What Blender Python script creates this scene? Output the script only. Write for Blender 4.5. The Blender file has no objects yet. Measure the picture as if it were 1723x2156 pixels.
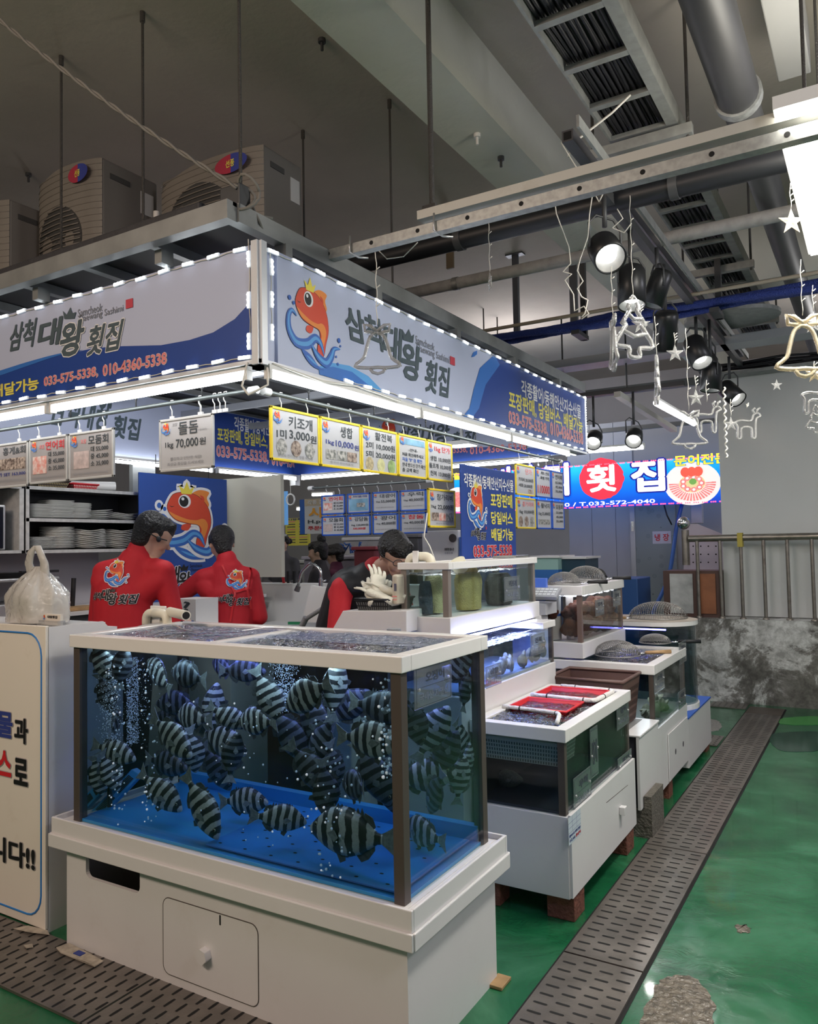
import bpy, bmesh, math, random
import numpy as np
from mathutils import Vector, Matrix, Euler
from mathutils.bvhtree import BVHTree
S = bpy.context.scene
COL = S.collection
random.seed(7)
PI = math.pi

# ---------------------------------------------------------------- camera
PW, PH, FPX, CAMH = 1723, 2156, 1640.0, 1.5
RW = np.array([[0.856, 0.038, -0.515], [0.516, -0.027, 0.856], [-0.019, 0.999, 0.043]])
_y = np.array([1850-PW/2, PH/2-1130, FPX]); _y /= np.linalg.norm(_y)
_x = -np.array([-1850-PW/2, PH/2-1200, FPX]); _x -= _x.dot(_y)*_y; _x /= np.linalg.norm(_x)
_z = np.cross(_x, _y); _z = _z if _z[1] > 0 else -_z
RW = np.stack([_x, _y, _z])
CP = np.array([0, 0, CAMH])
cd = bpy.data.cameras.new('camera'); cam = bpy.data.objects.new('camera', cd); COL.objects.link(cam)
cd.sensor_fit = 'HORIZONTAL'; cd.sensor_width = 36.0; cd.lens = 36.0*FPX/PW; cd.clip_start = 0.05; cd.clip_end = 100
_c0 = RW @ np.array([1, 0, 0]); _c1 = RW @ np.array([0, 1, 0]); _c2 = -(RW @ np.array([0, 0, 1]))
cam.matrix_world = Matrix(((_c0[0], _c1[0], _c2[0], 0), (_c0[1], _c1[1], _c2[1], 0), (_c0[2], _c1[2], _c2[2], CAMH), (0, 0, 0, 1)))
S.camera = cam

def ray(px, py): return RW @ np.array([px-PW/2, PH/2-py, FPX])
def onz(px, py, z=0.0):
    r = ray(px, py); return Vector(CP + r*(z-CAMH)/r[2])
def onx(px, py, x):
    r = ray(px, py); return Vector(CP + r*x/r[0])
def ony(px, py, y):
    r = ray(px, py); return Vector(CP + r*y/r[1])

# ---------------------------------------------------------------- world, exposure, added fill lights
S.view_settings.view_transform = 'Standard'; S.view_settings.look = 'None'
S.view_settings.gamma = 1.0; S.view_settings.exposure = 0.28; S.view_settings.use_curve_mapping = False
S.cycles.max_bounces = 8; S.cycles.diffuse_bounces = 3; S.cycles.glossy_bounces = 4
S.cycles.transmission_bounces = 6; S.cycles.transparent_max_bounces = 28
S.cycles.sample_clamp_indirect = 4.0; S.cycles.caustics_reflective = False; S.cycles.caustics_refractive = False
S.cycles.use_denoising = True
W = bpy.data.worlds.new('world'); S.world = W; W.use_nodes = True
W.node_tree.nodes['Background'].inputs[0].default_value = (0.60, 0.59, 0.68, 1)
W.node_tree.nodes['Background'].inputs[1].default_value = 0.42

def arealight(name, loc, sx, sy, power, color, rot=(0, 0, 0), parent=None, spread=None):
    l = bpy.data.lights.new(name, 'AREA'); l.shape = 'RECTANGLE'; l.size = sx; l.size_y = sy
    l.energy = power; l.color = color
    if spread: l.spread = spread
    o = bpy.data.objects.new(name, l); COL.objects.link(o); o.location = loc; o.rotation_euler = rot
    if parent: o.parent = parent
    return o

# added hall fill lights without fixtures: behind the camera (warm), over the aisle (cool)
def point_light(name, loc, power, color, r=.25):
    l = bpy.data.lights.new(name, 'POINT'); l.energy = power; l.color = color; l.shadow_soft_size = r
    o = bpy.data.objects.new(name, l); COL.objects.link(o); o.location = loc; return o
arealight('hall_fill_warm', (-2.4, -1.2, 3.3), 1.6, 0.5, 62, (1.0, 0.79, 0.65), (math.radians(42), 0, 0))
point_light('hall_fill', (1.5, 1.0, 3.1), 60, (0.93, 0.92, 1.0))
point_light('hall_fill', (1.7, 4.6, 3.1), 52, (0.92, 0.91, 1.0))
point_light('hall_fill', (0.2, 8.9, 3.2), 34, (1.0, 0.98, 0.96))
point_light('stall_fill', (-3.5, 3.4, 2.5), 26, (0.96, 0.98, 1.0), .15)  # fill light added inside the stall, with no fixture of its own
point_light('panel_lamp_upglow', (-0.05, 3.3, 3.05), 24, (1.0, 0.95, 0.84), .2)
point_light('hall_fill', (-3.6, 8.4, 3.2), 40, (0.98, 0.97, 1.0))
point_light('hall_fill', (-7.5, 6.0, 3.2), 40, (1.0, 0.95, 0.9))
point_light('hall_fill', (-4.5, -1.5, 3.2), 22, (1.0, 0.84, 0.66))

# ---------------------------------------------------------------- materials
MATS = {}
def M(name, col=(0.8, 0.8, 0.8), rough=0.5, metal=0.0, emit=None, es=0.0, noise=0.0, nscale=20.0, bump=0.0, bscale=60.0, spec=0.5,
      col2=None, dirt=0.0, dirtcol=(0.25, 0.2, 0.15), sss=0.0, trans=0.0):
    if name in MATS: return MATS[name]
    m = bpy.data.materials.new(name); m.use_nodes = True; nt = m.node_tree; N = nt.nodes; L = nt.links
    b = N['Principled BSDF']
    b.inputs['Base Color'].default_value = (*col, 1); b.inputs['Roughness'].default_value = rough
    b.inputs['Metallic'].default_value = metal; b.inputs['Specular IOR Level'].default_value = spec
    tc = N.new('ShaderNodeTexCoord')
    if trans: b.inputs['Transmission Weight'].default_value = trans
    if emit:
        b.inputs['Emission Color'].default_value = (*emit, 1); b.inputs['Emission Strength'].default_value = es
    last = None
    if noise or col2:
        n = N.new('ShaderNodeTexNoise'); n.inputs['Scale'].default_value = nscale; n.inputs['Detail'].default_value = 6
        L.new(tc.outputs['Object'], n.inputs['Vector'])
        r = N.new('ShaderNodeValToRGB'); c2 = col2 or tuple(c*(1-noise) for c in col)
        r.color_ramp.elements[0].position = 0.35; r.color_ramp.elements[1].position = 0.65
        r.color_ramp.elements[0].color = (*c2, 1); r.color_ramp.elements[1].color = (*col, 1)
        L.new(n.outputs['Fac'], r.inputs['Fac']); last = r.outputs['Color']
    if dirt:
        n = N.new('ShaderNodeTexNoise'); n.inputs['Scale'].default_value = 7; n.inputs['Detail'].default_value = 9
        n.inputs['Roughness'].default_value = 0.75
        L.new(tc.outputs['Object'], n.inputs['Vector'])
        r = N.new('ShaderNodeValToRGB'); r.color_ramp.elements[0].position = 0.56; r.color_ramp.elements[1].position = 0.78
        r.color_ramp.elements[0].color = (0, 0, 0, 1); r.color_ramp.elements[1].color = (dirt, dirt, dirt, 1)
        L.new(n.outputs['Fac'], r.inputs['Fac'])
        mx = N.new('ShaderNodeMix'); mx.data_type = 'RGBA'; mx.inputs['B'].default_value = (*dirtcol, 1)
        L.new(r.outputs['Color'], mx.inputs['Factor'])
        if last: L.new(last, mx.inputs['A'])
        else: mx.inputs['A'].default_value = (*col, 1)
        last = mx.outputs['Result']
    if last: L.new(last, b.inputs['Base Color'])
    if bump:
        n = N.new('ShaderNodeTexNoise'); n.inputs['Scale'].default_value = bscale; n.inputs['Detail'].default_value = 4
        L.new(tc.outputs['Object'], n.inputs['Vector'])
        bp = N.new('ShaderNodeBump'); bp.inputs['Strength'].default_value = bump; bp.inputs['Distance'].default_value = 0.02
        L.new(n.outputs['Fac'], bp.inputs['Height']); L.new(bp.outputs['Normal'], b.inputs['Normal'])
    MATS[name] = m
    return m

def clear(name, tint, gloss=0.12, rough=0.02, bump=0.0, bscale=30.0, gcol=(1, 1, 1), diff=0.0, dcol=(0.5, 0.5, 0.5)):
    """thin glass / water / clear plastic: tinted see-through + fresnel gloss (+ a little haze)"""
    if name in MATS: return MATS[name]
    m = bpy.data.materials.new(name); m.use_nodes = True; nt = m.node_tree; N = nt.nodes; L = nt.links
    N.remove(N['Principled BSDF']); out = N['Material Output']
    t = N.new('ShaderNodeBsdfTransparent'); t.inputs[0].default_value = (*tint, 1)
    g = N.new('ShaderNodeBsdfGlossy'); g.inputs['Roughness'].default_value = rough; g.inputs['Color'].default_value = (*gcol, 1)
    lw = N.new('ShaderNodeLayerWeight'); lw.inputs['Blend'].default_value = 0.5
    pw = N.new('ShaderNodeMath'); pw.operation = 'POWER'; pw.inputs[1].default_value = 3.5; L.new(lw.outputs['Facing'], pw.inputs[0])
    mp = N.new('ShaderNodeMapRange'); mp.inputs['To Min'].default_value = gloss*0.3; mp.inputs['To Max'].default_value = min(1.0, gloss*8)
    L.new(pw.outputs[0], mp.inputs['Value'])
    mx = N.new('ShaderNodeMixShader'); L.new(mp.outputs['Result'], mx.inputs['Fac'])
    first = t.outputs[0]
    if diff:
        d = N.new('ShaderNodeBsdfDiffuse'); d.inputs[0].default_value = (*dcol, 1)
        m2 = N.new('ShaderNodeMixShader'); m2.inputs['Fac'].default_value = diff
        L.new(t.outputs[0], m2.inputs[1]); L.new(d.outputs[0], m2.inputs[2]); first = m2.outputs[0]
    L.new(first, mx.inputs[1]); L.new(g.outputs[0], mx.inputs[2]); L.new(mx.outputs[0], out.inputs['Surface'])
    if bump:
        tc = N.new('ShaderNodeTexCoord')
        n = N.new('ShaderNodeTexNoise'); n.inputs['Scale'].default_value = bscale; n.inputs['Detail'].default_value = 3
        n.inputs['Distortion'].default_value = 1.2
        L.new(tc.outputs['Object'], n.inputs['Vector'])
        bp = N.new('ShaderNodeBump'); bp.inputs['Strength'].default_value = bump; bp.inputs['Distance'].default_value = 0.03
        L.new(n.outputs['Fac'], bp.inputs['Height']); L.new(bp.outputs['Normal'], g.inputs['Normal']); L.new(bp.outputs['Normal'], lw.inputs['Normal'])
    MATS[name] = m
    return m

def emis(name, col, s):
    if name in MATS: return MATS[name]
    return M(name, (min(1, col[0]), min(1, col[1]), min(1, col[2])), 0.5, emit=col, es=s)

# ---------------------------------------------------------------- mesh builder
def circ_dirs(a):
    a = a.normalized(); u = a.orthogonal().normalized(); return u, a.cross(u)

class MB:
    def __init__(s): s.v = []; s.f = []; s.mi = []; s.sm = []; s.mats = []; s.cur = 0; s.smooth = False
    def m(s, mat):
        if mat not in s.mats: s.mats.append(mat)
        s.cur = s.mats.index(mat); return s
    def add(s, vs, fs, smooth=None):
        o = len(s.v); s.v += [tuple(v) for v in vs]
        for f in fs: s.f.append(tuple(i+o for i in f)); s.mi.append(s.cur); s.sm.append(s.smooth if smooth is None else smooth)
        return s
    def box(s, x0, x1, y0, y1, z0, z1, T=None):
        x0, x1 = sorted((x0, x1)); y0, y1 = sorted((y0, y1)); z0, z1 = sorted((z0, z1))
        vs = [Vector((x, y, z)) for z in (z0, z1) for y in (y0, y1) for x in (x0, x1)]
        if T: vs = [T @ v for v in vs]
        return s.add(vs, [(0, 2, 3, 1), (4, 5, 7, 6), (0, 1, 5, 4), (2, 6, 7, 3), (0, 4, 6, 2), (1, 3, 7, 5)], False)
    def bar(s, a, b, w, h, up=(0, 0, 1)):
        a = Vector(a); b = Vector(b); d = (b-a).normalized(); up = Vector(up)
        if abs(d.dot(up)) > 0.98: up = Vector((1, 0, 0))
        r = d.cross(up).normalized(); u = r.cross(d)
        vs = [p+r*(i*w/2)+u*(j*h/2) for p in (a, b) for j in (-1, 1) for i in (-1, 1)]
        return s.add(vs, [(0, 1, 3, 2), (4, 6, 7, 5), (0, 4, 5, 1), (2, 3, 7, 6), (0, 2, 6, 4), (1, 5, 7, 3)], False)
    def cyl(s, a, b, r, r2=None, n=16, caps=True):
        a = Vector(a); b = Vector(b); r2 = r if r2 is None else r2; u, w = circ_dirs(b-a)
        vs = []
        for p, q in ((a, r), (b, r2)):
            for i in range(n): t = 2*PI*i/n; vs.append(p+u*math.cos(t)*q+w*math.sin(t)*q)
        fs = [(i, (i+1) % n, n+(i+1) % n, n+i) for i in range(n)]
        s.add(vs, fs, True)
        if caps: s.add(vs, [tuple(range(n))[::-1], tuple(range(n, 2*n))], False)
        return s
    def tube(s, pts, r, n=8, closed=False):
        pts = [Vector(p) for p in pts]; k = len(pts); vs = []; u = None
        for i, p in enumerate(pts):
            if closed: d = pts[(i+1) % k]-pts[i-1]
            else: d = pts[min(i+1, k-1)]-pts[max(i-1, 0)]
            if d.length < 1e-9: d = Vector((0, 0, 1))
            d.normalize()
            if u is None: u = d.orthogonal().normalized()
            else:
                u = u-d*u.dot(d); u = u.normalized() if u.length > 1e-6 else d.orthogonal().normalized()
            w = d.cross(u); rr = r[i] if isinstance(r, (list, tuple)) else r
            for j in range(n): t = 2*PI*j/n; vs.append(p+u*math.cos(t)*rr+w*math.sin(t)*rr)
        fs = []
        for i in range(k if closed else k-1):
            for j in range(n): a = i*n+j; b = i*n+(j+1) % n; c = ((i+1) % k)*n+(j+1) % n; e = ((i+1) % k)*n+j; fs.append((a, b, c, e))
        if not closed: fs += [tuple(range(n))[::-1], tuple((k-1)*n+j for j in range(n))]
        return s.add(vs, fs, True)
    def lathe(s, prof, c=(0, 0, 0), n=24, sx=1.0, sy=1.0):
        c = Vector(c); vs = []
        for r, z in prof:
            for j in range(n): t = 2*PI*j/n; vs.append(c+Vector((r*sx*math.cos(t), r*sy*math.sin(t), z)))
        fs = [(i*n+j, i*n+(j+1) % n, (i+1)*n+(j+1) % n, (i+1)*n+j) for i in range(len(prof)-1) for j in range(n)]
        return s.add(vs, fs, True)
    def ell(s, c, rx, ry, rz, n=12, m=8, T=None):
        c = Vector(c); vs = []
        for i in range(m+1):
            p = PI*i/m
            for j in range(n):
                t = 2*PI*j/n; v = Vector((rx*math.sin(p)*math.cos(t), ry*math.sin(p)*math.sin(t), rz*math.cos(p)))
                if T: v = T @ v
                vs.append(c+v)
        fs = [(i*n+j, i*n+(j+1) % n, (i+1)*n+(j+1) % n, (i+1)*n+j)[::-1] for i in range(m) for j in range(n)]
        return s.add(vs, fs, True)
    def poly(s, pts): return s.add(pts, [tuple(range(len(pts)))], False)
    def prism(s, pts, ext):
        pts = [Vector(p) for p in pts]; e = Vector(ext); n = len(pts)
        return s.add(pts+[p+e for p in pts], [tuple(range(n))[::-1], tuple(range(n, 2*n))]+[(i, (i+1) % n, n+(i+1) % n, n+i) for i in range(n)], False)
    def build(s, name, mat=None, parent=None, bevel=0, org=None, fix=False):
        me = bpy.data.meshes.new(name)
        v = s.v
        if org is not None: v = [(a[0]-org[0], a[1]-org[1], a[2]-org[2]) for a in v]
        me.from_pydata(v, [], s.f); me.update()
        if mat: me.materials.append(mat)
        else:
            for q in s.mats: me.materials.append(q)
            me.polygons.foreach_set('material_index', s.mi)
        me.polygons.foreach_set('use_smooth', s.sm)
        if fix:
            bm = bmesh.new(); bm.from_mesh(me); bmesh.ops.remove_doubles(bm, verts=bm.verts, dist=1e-5)
            bmesh.ops.recalc_face_normals(bm, faces=bm.faces); bm.to_mesh(me); bm.free()
        o = bpy.data.objects.new(name, me); COL.objects.link(o)
        if org is not None: o.location = org
        if parent: attach(o, parent)
        if bevel:
            md = o.modifiers.new('bevel', 'BEVEL'); md.width = bevel; md.segments = 2; md.limit_method = 'ANGLE'; md.angle_limit = 0.7
        return o

ORG = {}
def wpos(p):
    v = Vector((0, 0, 0))
    while p: v += Vector(p.location); p = p.parent
    return v
def attach(o, parent):
    """parent a mesh written in world coordinates; roots carry only translation while being built"""
    o.parent = parent
    if o.type == 'MESH' and not o.get('_local'): o.location = Vector(o.location)-wpos(parent)
def thing(name, label, cat, loc=(0, 0, 0), group=None):
    o = bpy.data.objects.new(name, None); COL.objects.link(o); o.location = loc; o.empty_display_size = 0.1
    return tag(o, label, cat, group)
def tag(o, label, cat, group=None):
    o['label'] = label; o['category'] = cat
    if group: o['group'] = group
    return o
def struct(o, label=None, cat=None):
    o['kind'] = 'structure'
    if label: o['label'] = label
    if cat: o['category'] = cat
    return o
def dup(root, loc=None, label=None, parent=None):
    r = root.copy(); COL.objects.link(r)
    if loc is not None: r.location = loc
    if label: r['label'] = label
    if parent: r.parent = parent
    for ch in root.children:
        if ch.type in ('MESH', 'EMPTY'): dup(ch, parent=r)
    return r

# ---------------------------------------------------------------- flat lettering and artwork (on signs only)
_G = {}
def glyphs(s, bold=0.02, res=2):
    k = (s, bold, res)
    if k not in _G and bold > .012:
        a, fs = glyphs(s, .006, res); a = a[:, :2]; n = len(a); m = 6 if bold < .06 else 10; A = []; Fs = []
        for i in range(m):
            t = 2*PI*i/m; A.append(a+np.array([math.cos(t), math.sin(t)])*(bold*.62)); Fs += [tuple(v+n*i for v in f) for f in fs]
        _G[k] = (np.hstack([np.concatenate(A), np.repeat(np.arange(m), n)[:, None]*.00012]), Fs)
    if k not in _G:
        c = bpy.data.curves.new('lettering', 'FONT'); c.body = s; c.offset = bold; c.resolution_u = res; c.size = 1
        o = bpy.data.objects.new('lettering', c); COL.objects.link(o)
        bpy.context.view_layer.update()
        me = bpy.data.meshes.new_from_object(o.evaluated_get(bpy.context.evaluated_depsgraph_get()))
        n = len(me.vertices); a = np.zeros(n*3); me.vertices.foreach_get('co', a); a = a.reshape(-1, 3)[:, :2].copy()
        fs = [tuple(p.vertices) for p in me.polygons]
        bpy.data.objects.remove(o); bpy.data.curves.remove(c); bpy.data.meshes.remove(me)
        _G[k] = (np.hstack([a, np.zeros((len(a), 1))]), fs)
    return _G[k]

class Frame:
    """a flat sheet: O bottom-left corner, U to the reader's right, V up, N to the reader; w x h metres"""
    def __init__(s, O, U, V, w, h):
        s.O = Vector(O); s.U = Vector(U).normalized(); s.V = Vector(V).normalized(); s.N = s.U.cross(s.V); s.w = w; s.h = h
    def p(s, u, v, d=0.0): return s.O+s.U*(u*s.w)+s.V*(v*s.h)+s.N*d
    def sub(s, u0, v0, u1, v1, d=0.0): return Frame(s.p(u0, v0, d), s.U, s.V, (u1-u0)*s.w, (v1-v0)*s.h)
def put(mb, F, text, u0, v0, u1, v1, mat, bold=0.02, d=0.002, out=None, ob=0.05, shear=0.0):
    a0, _ = glyphs(text, bold)
    if len(a0) == 0: return
    lo = a0.min(0)[:2]; hi = a0.max(0)[:2]; sp = np.maximum(hi-lo, 1e-6)
    for b, mm, dd in (([(ob, out, d)] if out else [])+[(bold, mat, d+(0.0016 if out else 0))]):
        a, fs = glyphs(text, b)
        q = (a[:, :2]-lo)/sp
        mb.m(mm); mb.add([F.p(u0+(x+shear*(y-.5)*0.2)*(u1-u0), v0+y*(v1-v0), dd+e) for (x, y), e in zip(q, a[:, 2])], fs, False)
def rect(mb, F, u0, v0, u1, v1, mat, d=0.001):
    mb.m(mat); mb.add([F.p(u0, v0, d), F.p(u1, v0, d), F.p(u1, v1, d), F.p(u0, v1, d)], [(0, 1, 2, 3)], False)
def spline(pts, n=6):
    k = len(pts); out = []
    for i in range(k):
        p0, p1, p2, p3 = [np.array(pts[(i+j-1) % k], float) for j in range(4)]
        for t in np.linspace(0, 1, n, endpoint=False):
            out.append(tuple(0.5*((2*p1)+(-p0+p2)*t+(2*p0-5*p1+4*p2-p3)*t*t+(-p0+3*p1-3*p2+p3)*t**3)))
    return out
def shape(mb, F, pts, mat, d=0.001, smooth=True, n=6):
    q = spline(pts, n) if smooth else pts
    mb.m(mat); mb.poly([F.p(u, v, d) for u, v in q])
def disc(mb, F, u, v, r, mat, d=0.001, n=24, ry=None):
    k = F.w/F.h; mb.m(mat); mb.poly([F.p(u+r*math.cos(2*PI*i/n), v+(ry if ry else r*k)*math.sin(2*PI*i/n), d) for i in range(n)])

def grow(pts, g):
    c = np.array(pts).mean(0); k = len(pts); out = []
    for i in range(k):
        a = np.array(pts[i-1]); b = np.array(pts[(i+1) % k]); t = b-a; nrm = np.array([t[1], -t[0]]); nrm /= (np.linalg.norm(nrm)+1e-9)
        out.append(tuple(np.array(pts[i])+nrm*g))
    ar = sum(pts[i-1][0]*pts[i][1]-pts[i][0]*pts[i-1][1] for i in range(k))
    if ar < 0: out = [tuple(2*np.array(pts[i])-np.array(out[i])) for i in range(k)]
    return out
# ---------------------------------------------------------------- common materials
white_pl = M('white_acrylic', (0.72, 0.70, 0.70), 0.32, noise=0.04, nscale=3, dirt=0.18, dirtcol=(0.5, 0.43, 0.33))
white_ir = M('white_plastic', (0.78, 0.77, 0.75), 0.45)
cream = M('cream_plastic', (0.72, 0.68, 0.55), 0.4)
steel = M('stainless', (0.62, 0.62, 0.62), 0.22, 1.0)
galv = M('galvanised', (0.42, 0.43, 0.42), 0.5, 0.7, noise=0.25, nscale=40)
dkmet = M('dark_metal', (0.06, 0.062, 0.066), 0.5, 0.3)
black = M('black_rubber', (0.012, 0.012, 0.014), 0.5)
postm = M('tank_post_brown', (0.075, 0.06, 0.052), 0.4)
ink = M('ink_dark', (0.045, 0.055, 0.065), 0.6)
inkb = M('ink_blue', (0.03, 0.05, 0.25), 0.6)
red = M('sign_red', (0.62, 0.02, 0.03), 0.5)
sred = M('soft_red', (0.78, 0.25, 0.25), 0.5)
yel = M('sign_yellow', (0.85, 0.75, 0.12), 0.5)
ylw = M('frame_yellow', (0.80, 0.60, 0.03), 0.4)
whi = M('print_white', (0.85, 0.85, 0.86), 0.5)
blu = M('sign_blue', (0.018, 0.06, 0.30), 0.45)
blu2 = M('sign_blue_mid', (0.04, 0.17, 0.55), 0.45)
fblue = M('frame_blue', (0.02, 0.10, 0.50), 0.4)
fish_r = M('art_red', (0.70, 0.07, 0.03), 0.5); fish_o = M('art_orange', (0.85, 0.27, 0.05), 0.5)
art_y = M('art_yellow', (0.85, 0.70, 0.08), 0.5); art_b = M('art_blue', (0.03, 0.13, 0.50), 0.5); art_l = M('art_light_blue', (0.10, 0.36, 0.75), 0.5)
art_k = M('art_black', (0.01, 0.01, 0.012), 0.5)
tube_e = emis('tube_glow', (0.95, 0.98, 1.0), 11.0)
led_e = emis('led_glow', (0.88, 0.96, 1.0), 12.0)
cord_w = M('cord_white', (0.70, 0.68, 0.62), 0.5)
mesh_red = M('basket_red', (0.65, 0.02, 0.03), 0.4)

def ribbon(path, ws, n=5):
    P = [np.array(p, float) for p in path]; pts = []; wl = []
    for i in range(len(P)-1):
        p0, p1, p2, p3 = P[max(i-1, 0)], P[i], P[i+1], P[min(i+2, len(P)-1)]
        for t in np.linspace(0, 1, n, endpoint=False):
            pts.append(0.5*((2*p1)+(-p0+p2)*t+(2*p0-5*p1+4*p2-p3)*t*t+(-p0+3*p1-3*p2+p3)*t**3)); wl.append(ws[i]*(1-t)+ws[i+1]*t)
    pts.append(P[-1]); wl.append(ws[-1]); L = []; R = []
    for i in range(len(pts)):
        d = pts[min(i+1, len(pts)-1)]-pts[max(i-1, 0)]; d = d/(np.linalg.norm(d)+1e-9); nn = np.array([-d[1], d[0]])
        L.append(pts[i]+nn*wl[i]/2); R.append(pts[i]-nn*wl[i]/2)
    return L, R
def emblem(mb, F, outline=None, d=0.002):
    """crowned red fish leaping out of blue waves; F is the square-ish frame it fills"""
    body = [(.156, .638), (.20, .77), (.27, .83), (.417, .845), (.583, .80), (.715, .66), (.755, .47), (.70, .30), (.655, .16), (.56, .15), (.55, .25), (.60, .36), (.57, .44), (.44, .457), (.26, .505)]
    belly = [(.175, .60), (.27, .56), (.42, .51), (.55, .5), (.62, .52), (.68, .50), (.71, .42), (.66, .28), (.62, .22), (.60, .30), (.62, .38), (.57, .44), (.43, .462), (.26, .51)]
    fin = [(.458, .80), (.58, .888), (.73, .87), (.70, .79), (.73, .70), (.66, .62), (.60, .70)]
    fin2 = [(.36, .44), (.47, .45), (.43, .37), (.34, .38)]
    crown = [(.344, .828), (.31, .93), (.375, .888), (.417, .985), (.458, .888), (.52, .93), (.479, .828)]
    wa = ([(.17, .50), (.09, .545), (.03, .47), (.04, .33), (.16, .22), (.36, .24), (.50, .33), (.60, .29), (.66, .17)], [.01, .05, .07, .09, .11, .12, .10, .07, .01])
    wb = ([(.42, .25), (.54, .14), (.70, .09), (.80, .18), (.86, .28), (.98, .30)], [.01, .09, .11, .10, .06, .01])
    leaf = [(.25, .16), (.40, .13), (.55, .03), (.66, .0), (.48, .0), (.34, .06)]
    drops = [(.05, .67, .028), (.12, .63, .022), (.96, .40, .03), (.99, .34, .015), (.93, .12, .02), (.90, .20, .015)]
    def rib(w, mat, dd, g=0, k=1.0):
        L, R = ribbon(*w); mb.m(mat); n = len(L); vs = []
        for i in range(n):
            a, b = L[i], R[i]; c = (a+b)/2; h = (a-b)/2; ln = np.linalg.norm(h)+1e-9; h = h/ln*(ln*k+g)
            vs += [F.p(*(c+h), dd), F.p(*(c-h), dd)]
        mb.add(vs, [(2*i, 2*i+1, 2*i+3, 2*i+2) for i in range(n-1)], False)
    if outline:
        g = 0.035
        for i, s_ in enumerate((body, fin, crown, leaf)): shape(mb, F, grow(spline(s_, 4), g), outline, d+.00015*i, smooth=False)
        rib(wa, outline, d+.0006, g); rib(wb, outline, d+.00075, g)
        for u, v, r in drops: disc(mb, F, u, v, r+g*.8, outline, d+.0009, 12)
        d += 0.0012
    shape(mb, F, fin, fish_o, d); shape(mb, F, fin2, fish_r, d)
    shape(mb, F, grow(spline(body, 4), .007), M('art_line', (.16, .02, .015), .5), d+.0003, smooth=False)
    shape(mb, F, body, fish_r, d+.0006); shape(mb, F, belly, fish_o, d+.0009)
    shape(mb, F, [(.61, .66), (.66, .74), (.655, .80), (.60, .82), (.64, .74)], fish_r, d+.0008)
    shape(mb, F, crown, art_y, d+.0012, smooth=False)
    disc(mb, F, .385, .735, .085, whi, d+.0012, ry=.085); disc(mb, F, .375, .733, .062, art_k, d+.0015, ry=.068); disc(mb, F, .36, .765, .02, whi, d+.0018, ry=.02)
    shape(mb, F, [(.18, .675), (.21, .655), (.25, .67), (.21, .665)], art_k, d+.0012)
    rib(wa, art_b, d+.0018); rib(wa, art_l, d+.0021, k=.4)
    rib(wb, art_b, d+.0024); rib(wb, art_l, d+.0027, k=.4)
    shape(mb, F, leaf, art_b, d+.0018); shape(mb, F, [(.33, .11), (.42, .09), (.54, .03), (.44, .05)], art_l, d+.0021)
    for u, v, r in drops: disc(mb, F, u, v, r, art_b, d+.0018, 12)

def shop_name(mb, F, mat, out=None, small=None, eng=True, seal=True, d=0.002):
    """the brush-written shop name with its crown; F spans it"""
    put(mb, F, '삼척', 0, .30, .24, .72, mat, .035, d, out, .09, .9)
    put(mb, F, '대', .25, .25, .42, .92, mat, .045, d, out, .1, .9)
    put(mb, F, '왕', .40, .02, .60, .70, mat, .045, d, out, .1, .9)
    put(mb, F, '횟집', .63, .05, .99, .60, mat, .04, d, out, .1, .9)
    mb.m(mat); mb.poly([F.p(u, v, d+.0012) for u, v in [(.445, .74), (.42, .93), (.46, .86), (.495, .99), (.52, .86), (.57, .93), (.545, .74)]])
    if eng:
        put(mb, F, 'Samcheok', .59, .84, .80, .97, small or mat, .004, d)
        put(mb, F, 'Daewang Sashimi', .61, .66, .98, .81, small or mat, .004, d)
    if seal: rect(mb, F, 1.0, .80, 1.07, 1.0, M('seal_red', (.55, .06, .09), .5), d)

# ---------------------------------------------------------------- the building
# floor: glossy green paint, worn patches and standing water
fm = bpy.data.materials.new('green_floor_paint'); fm.use_nodes = True
nt = fm.node_tree; N = nt.nodes; L = nt.links; b = N['Principled BSDF']
tc = N.new('ShaderNodeTexCoord')
def noise(sc, det=6, dist=0.0, rough=.6):
    n = N.new('ShaderNodeTexNoise'); n.inputs['Scale'].default_value = sc; n.inputs['Detail'].default_value = det
    n.inputs['Distortion'].default_value = dist; n.inputs['Roughness'].default_value = rough
    L.new(tc.outputs['Object'], n.inputs['Vector']); return n
def ramp(src, stops):
    r = N.new('ShaderNodeValToRGB'); e = r.color_ramp.elements
    e[0].position, e[0].color = stops[0][0], (*stops[0][1], 1); e[1].position, e[1].color = stops[-1][0], (*stops[-1][1], 1)
    for p, c in stops[1:-1]: q = e.new(p); q.color = (*c, 1)
    L.new(src, r.inputs['Fac']); return r
n1 = noise(1.6, 8, 1.0); n2 = noise(9, 9, .6, .7); n3 = noise(2.7, 3, .5); n4 = noise(40, 5)
r1 = ramp(n1.outputs['Fac'], [(.3, (.006, .060, .028)), (.5, (.012, .115, .045)), (.68, (.04, .18, .09))])
r2 = ramp(n2.outputs['Fac'], [(.70, (0, 0, 0)), (.735, (1, 1, 1))])
mx = N.new('ShaderNodeMix'); mx.data_type = 'RGBA'; L.new(r2.outputs['Color'], mx.inputs['Factor'])
L.new(r1.outputs['Color'], mx.inputs['A']); mx.inputs['B'].default_value = (.10, .13, .09, 1)
L.new(mx.outputs['Result'], b.inputs['Base Color'])
r3 = ramp(n3.outputs['Fac'], [(.40, (.03, .03, .03)), (.62, (.16, .16, .16))]); L.new(r3.outputs['Color'], b.inputs['Roughness'])
bp = N.new('ShaderNodeBump'); bp.inputs['Strength'].default_value = .16; bp.inputs['Distance'].default_value = .02
L.new(n2.outputs['Fac'], bp.inputs['Height']); L.new(bp.outputs['Normal'], b.inputs['Normal'])
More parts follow.
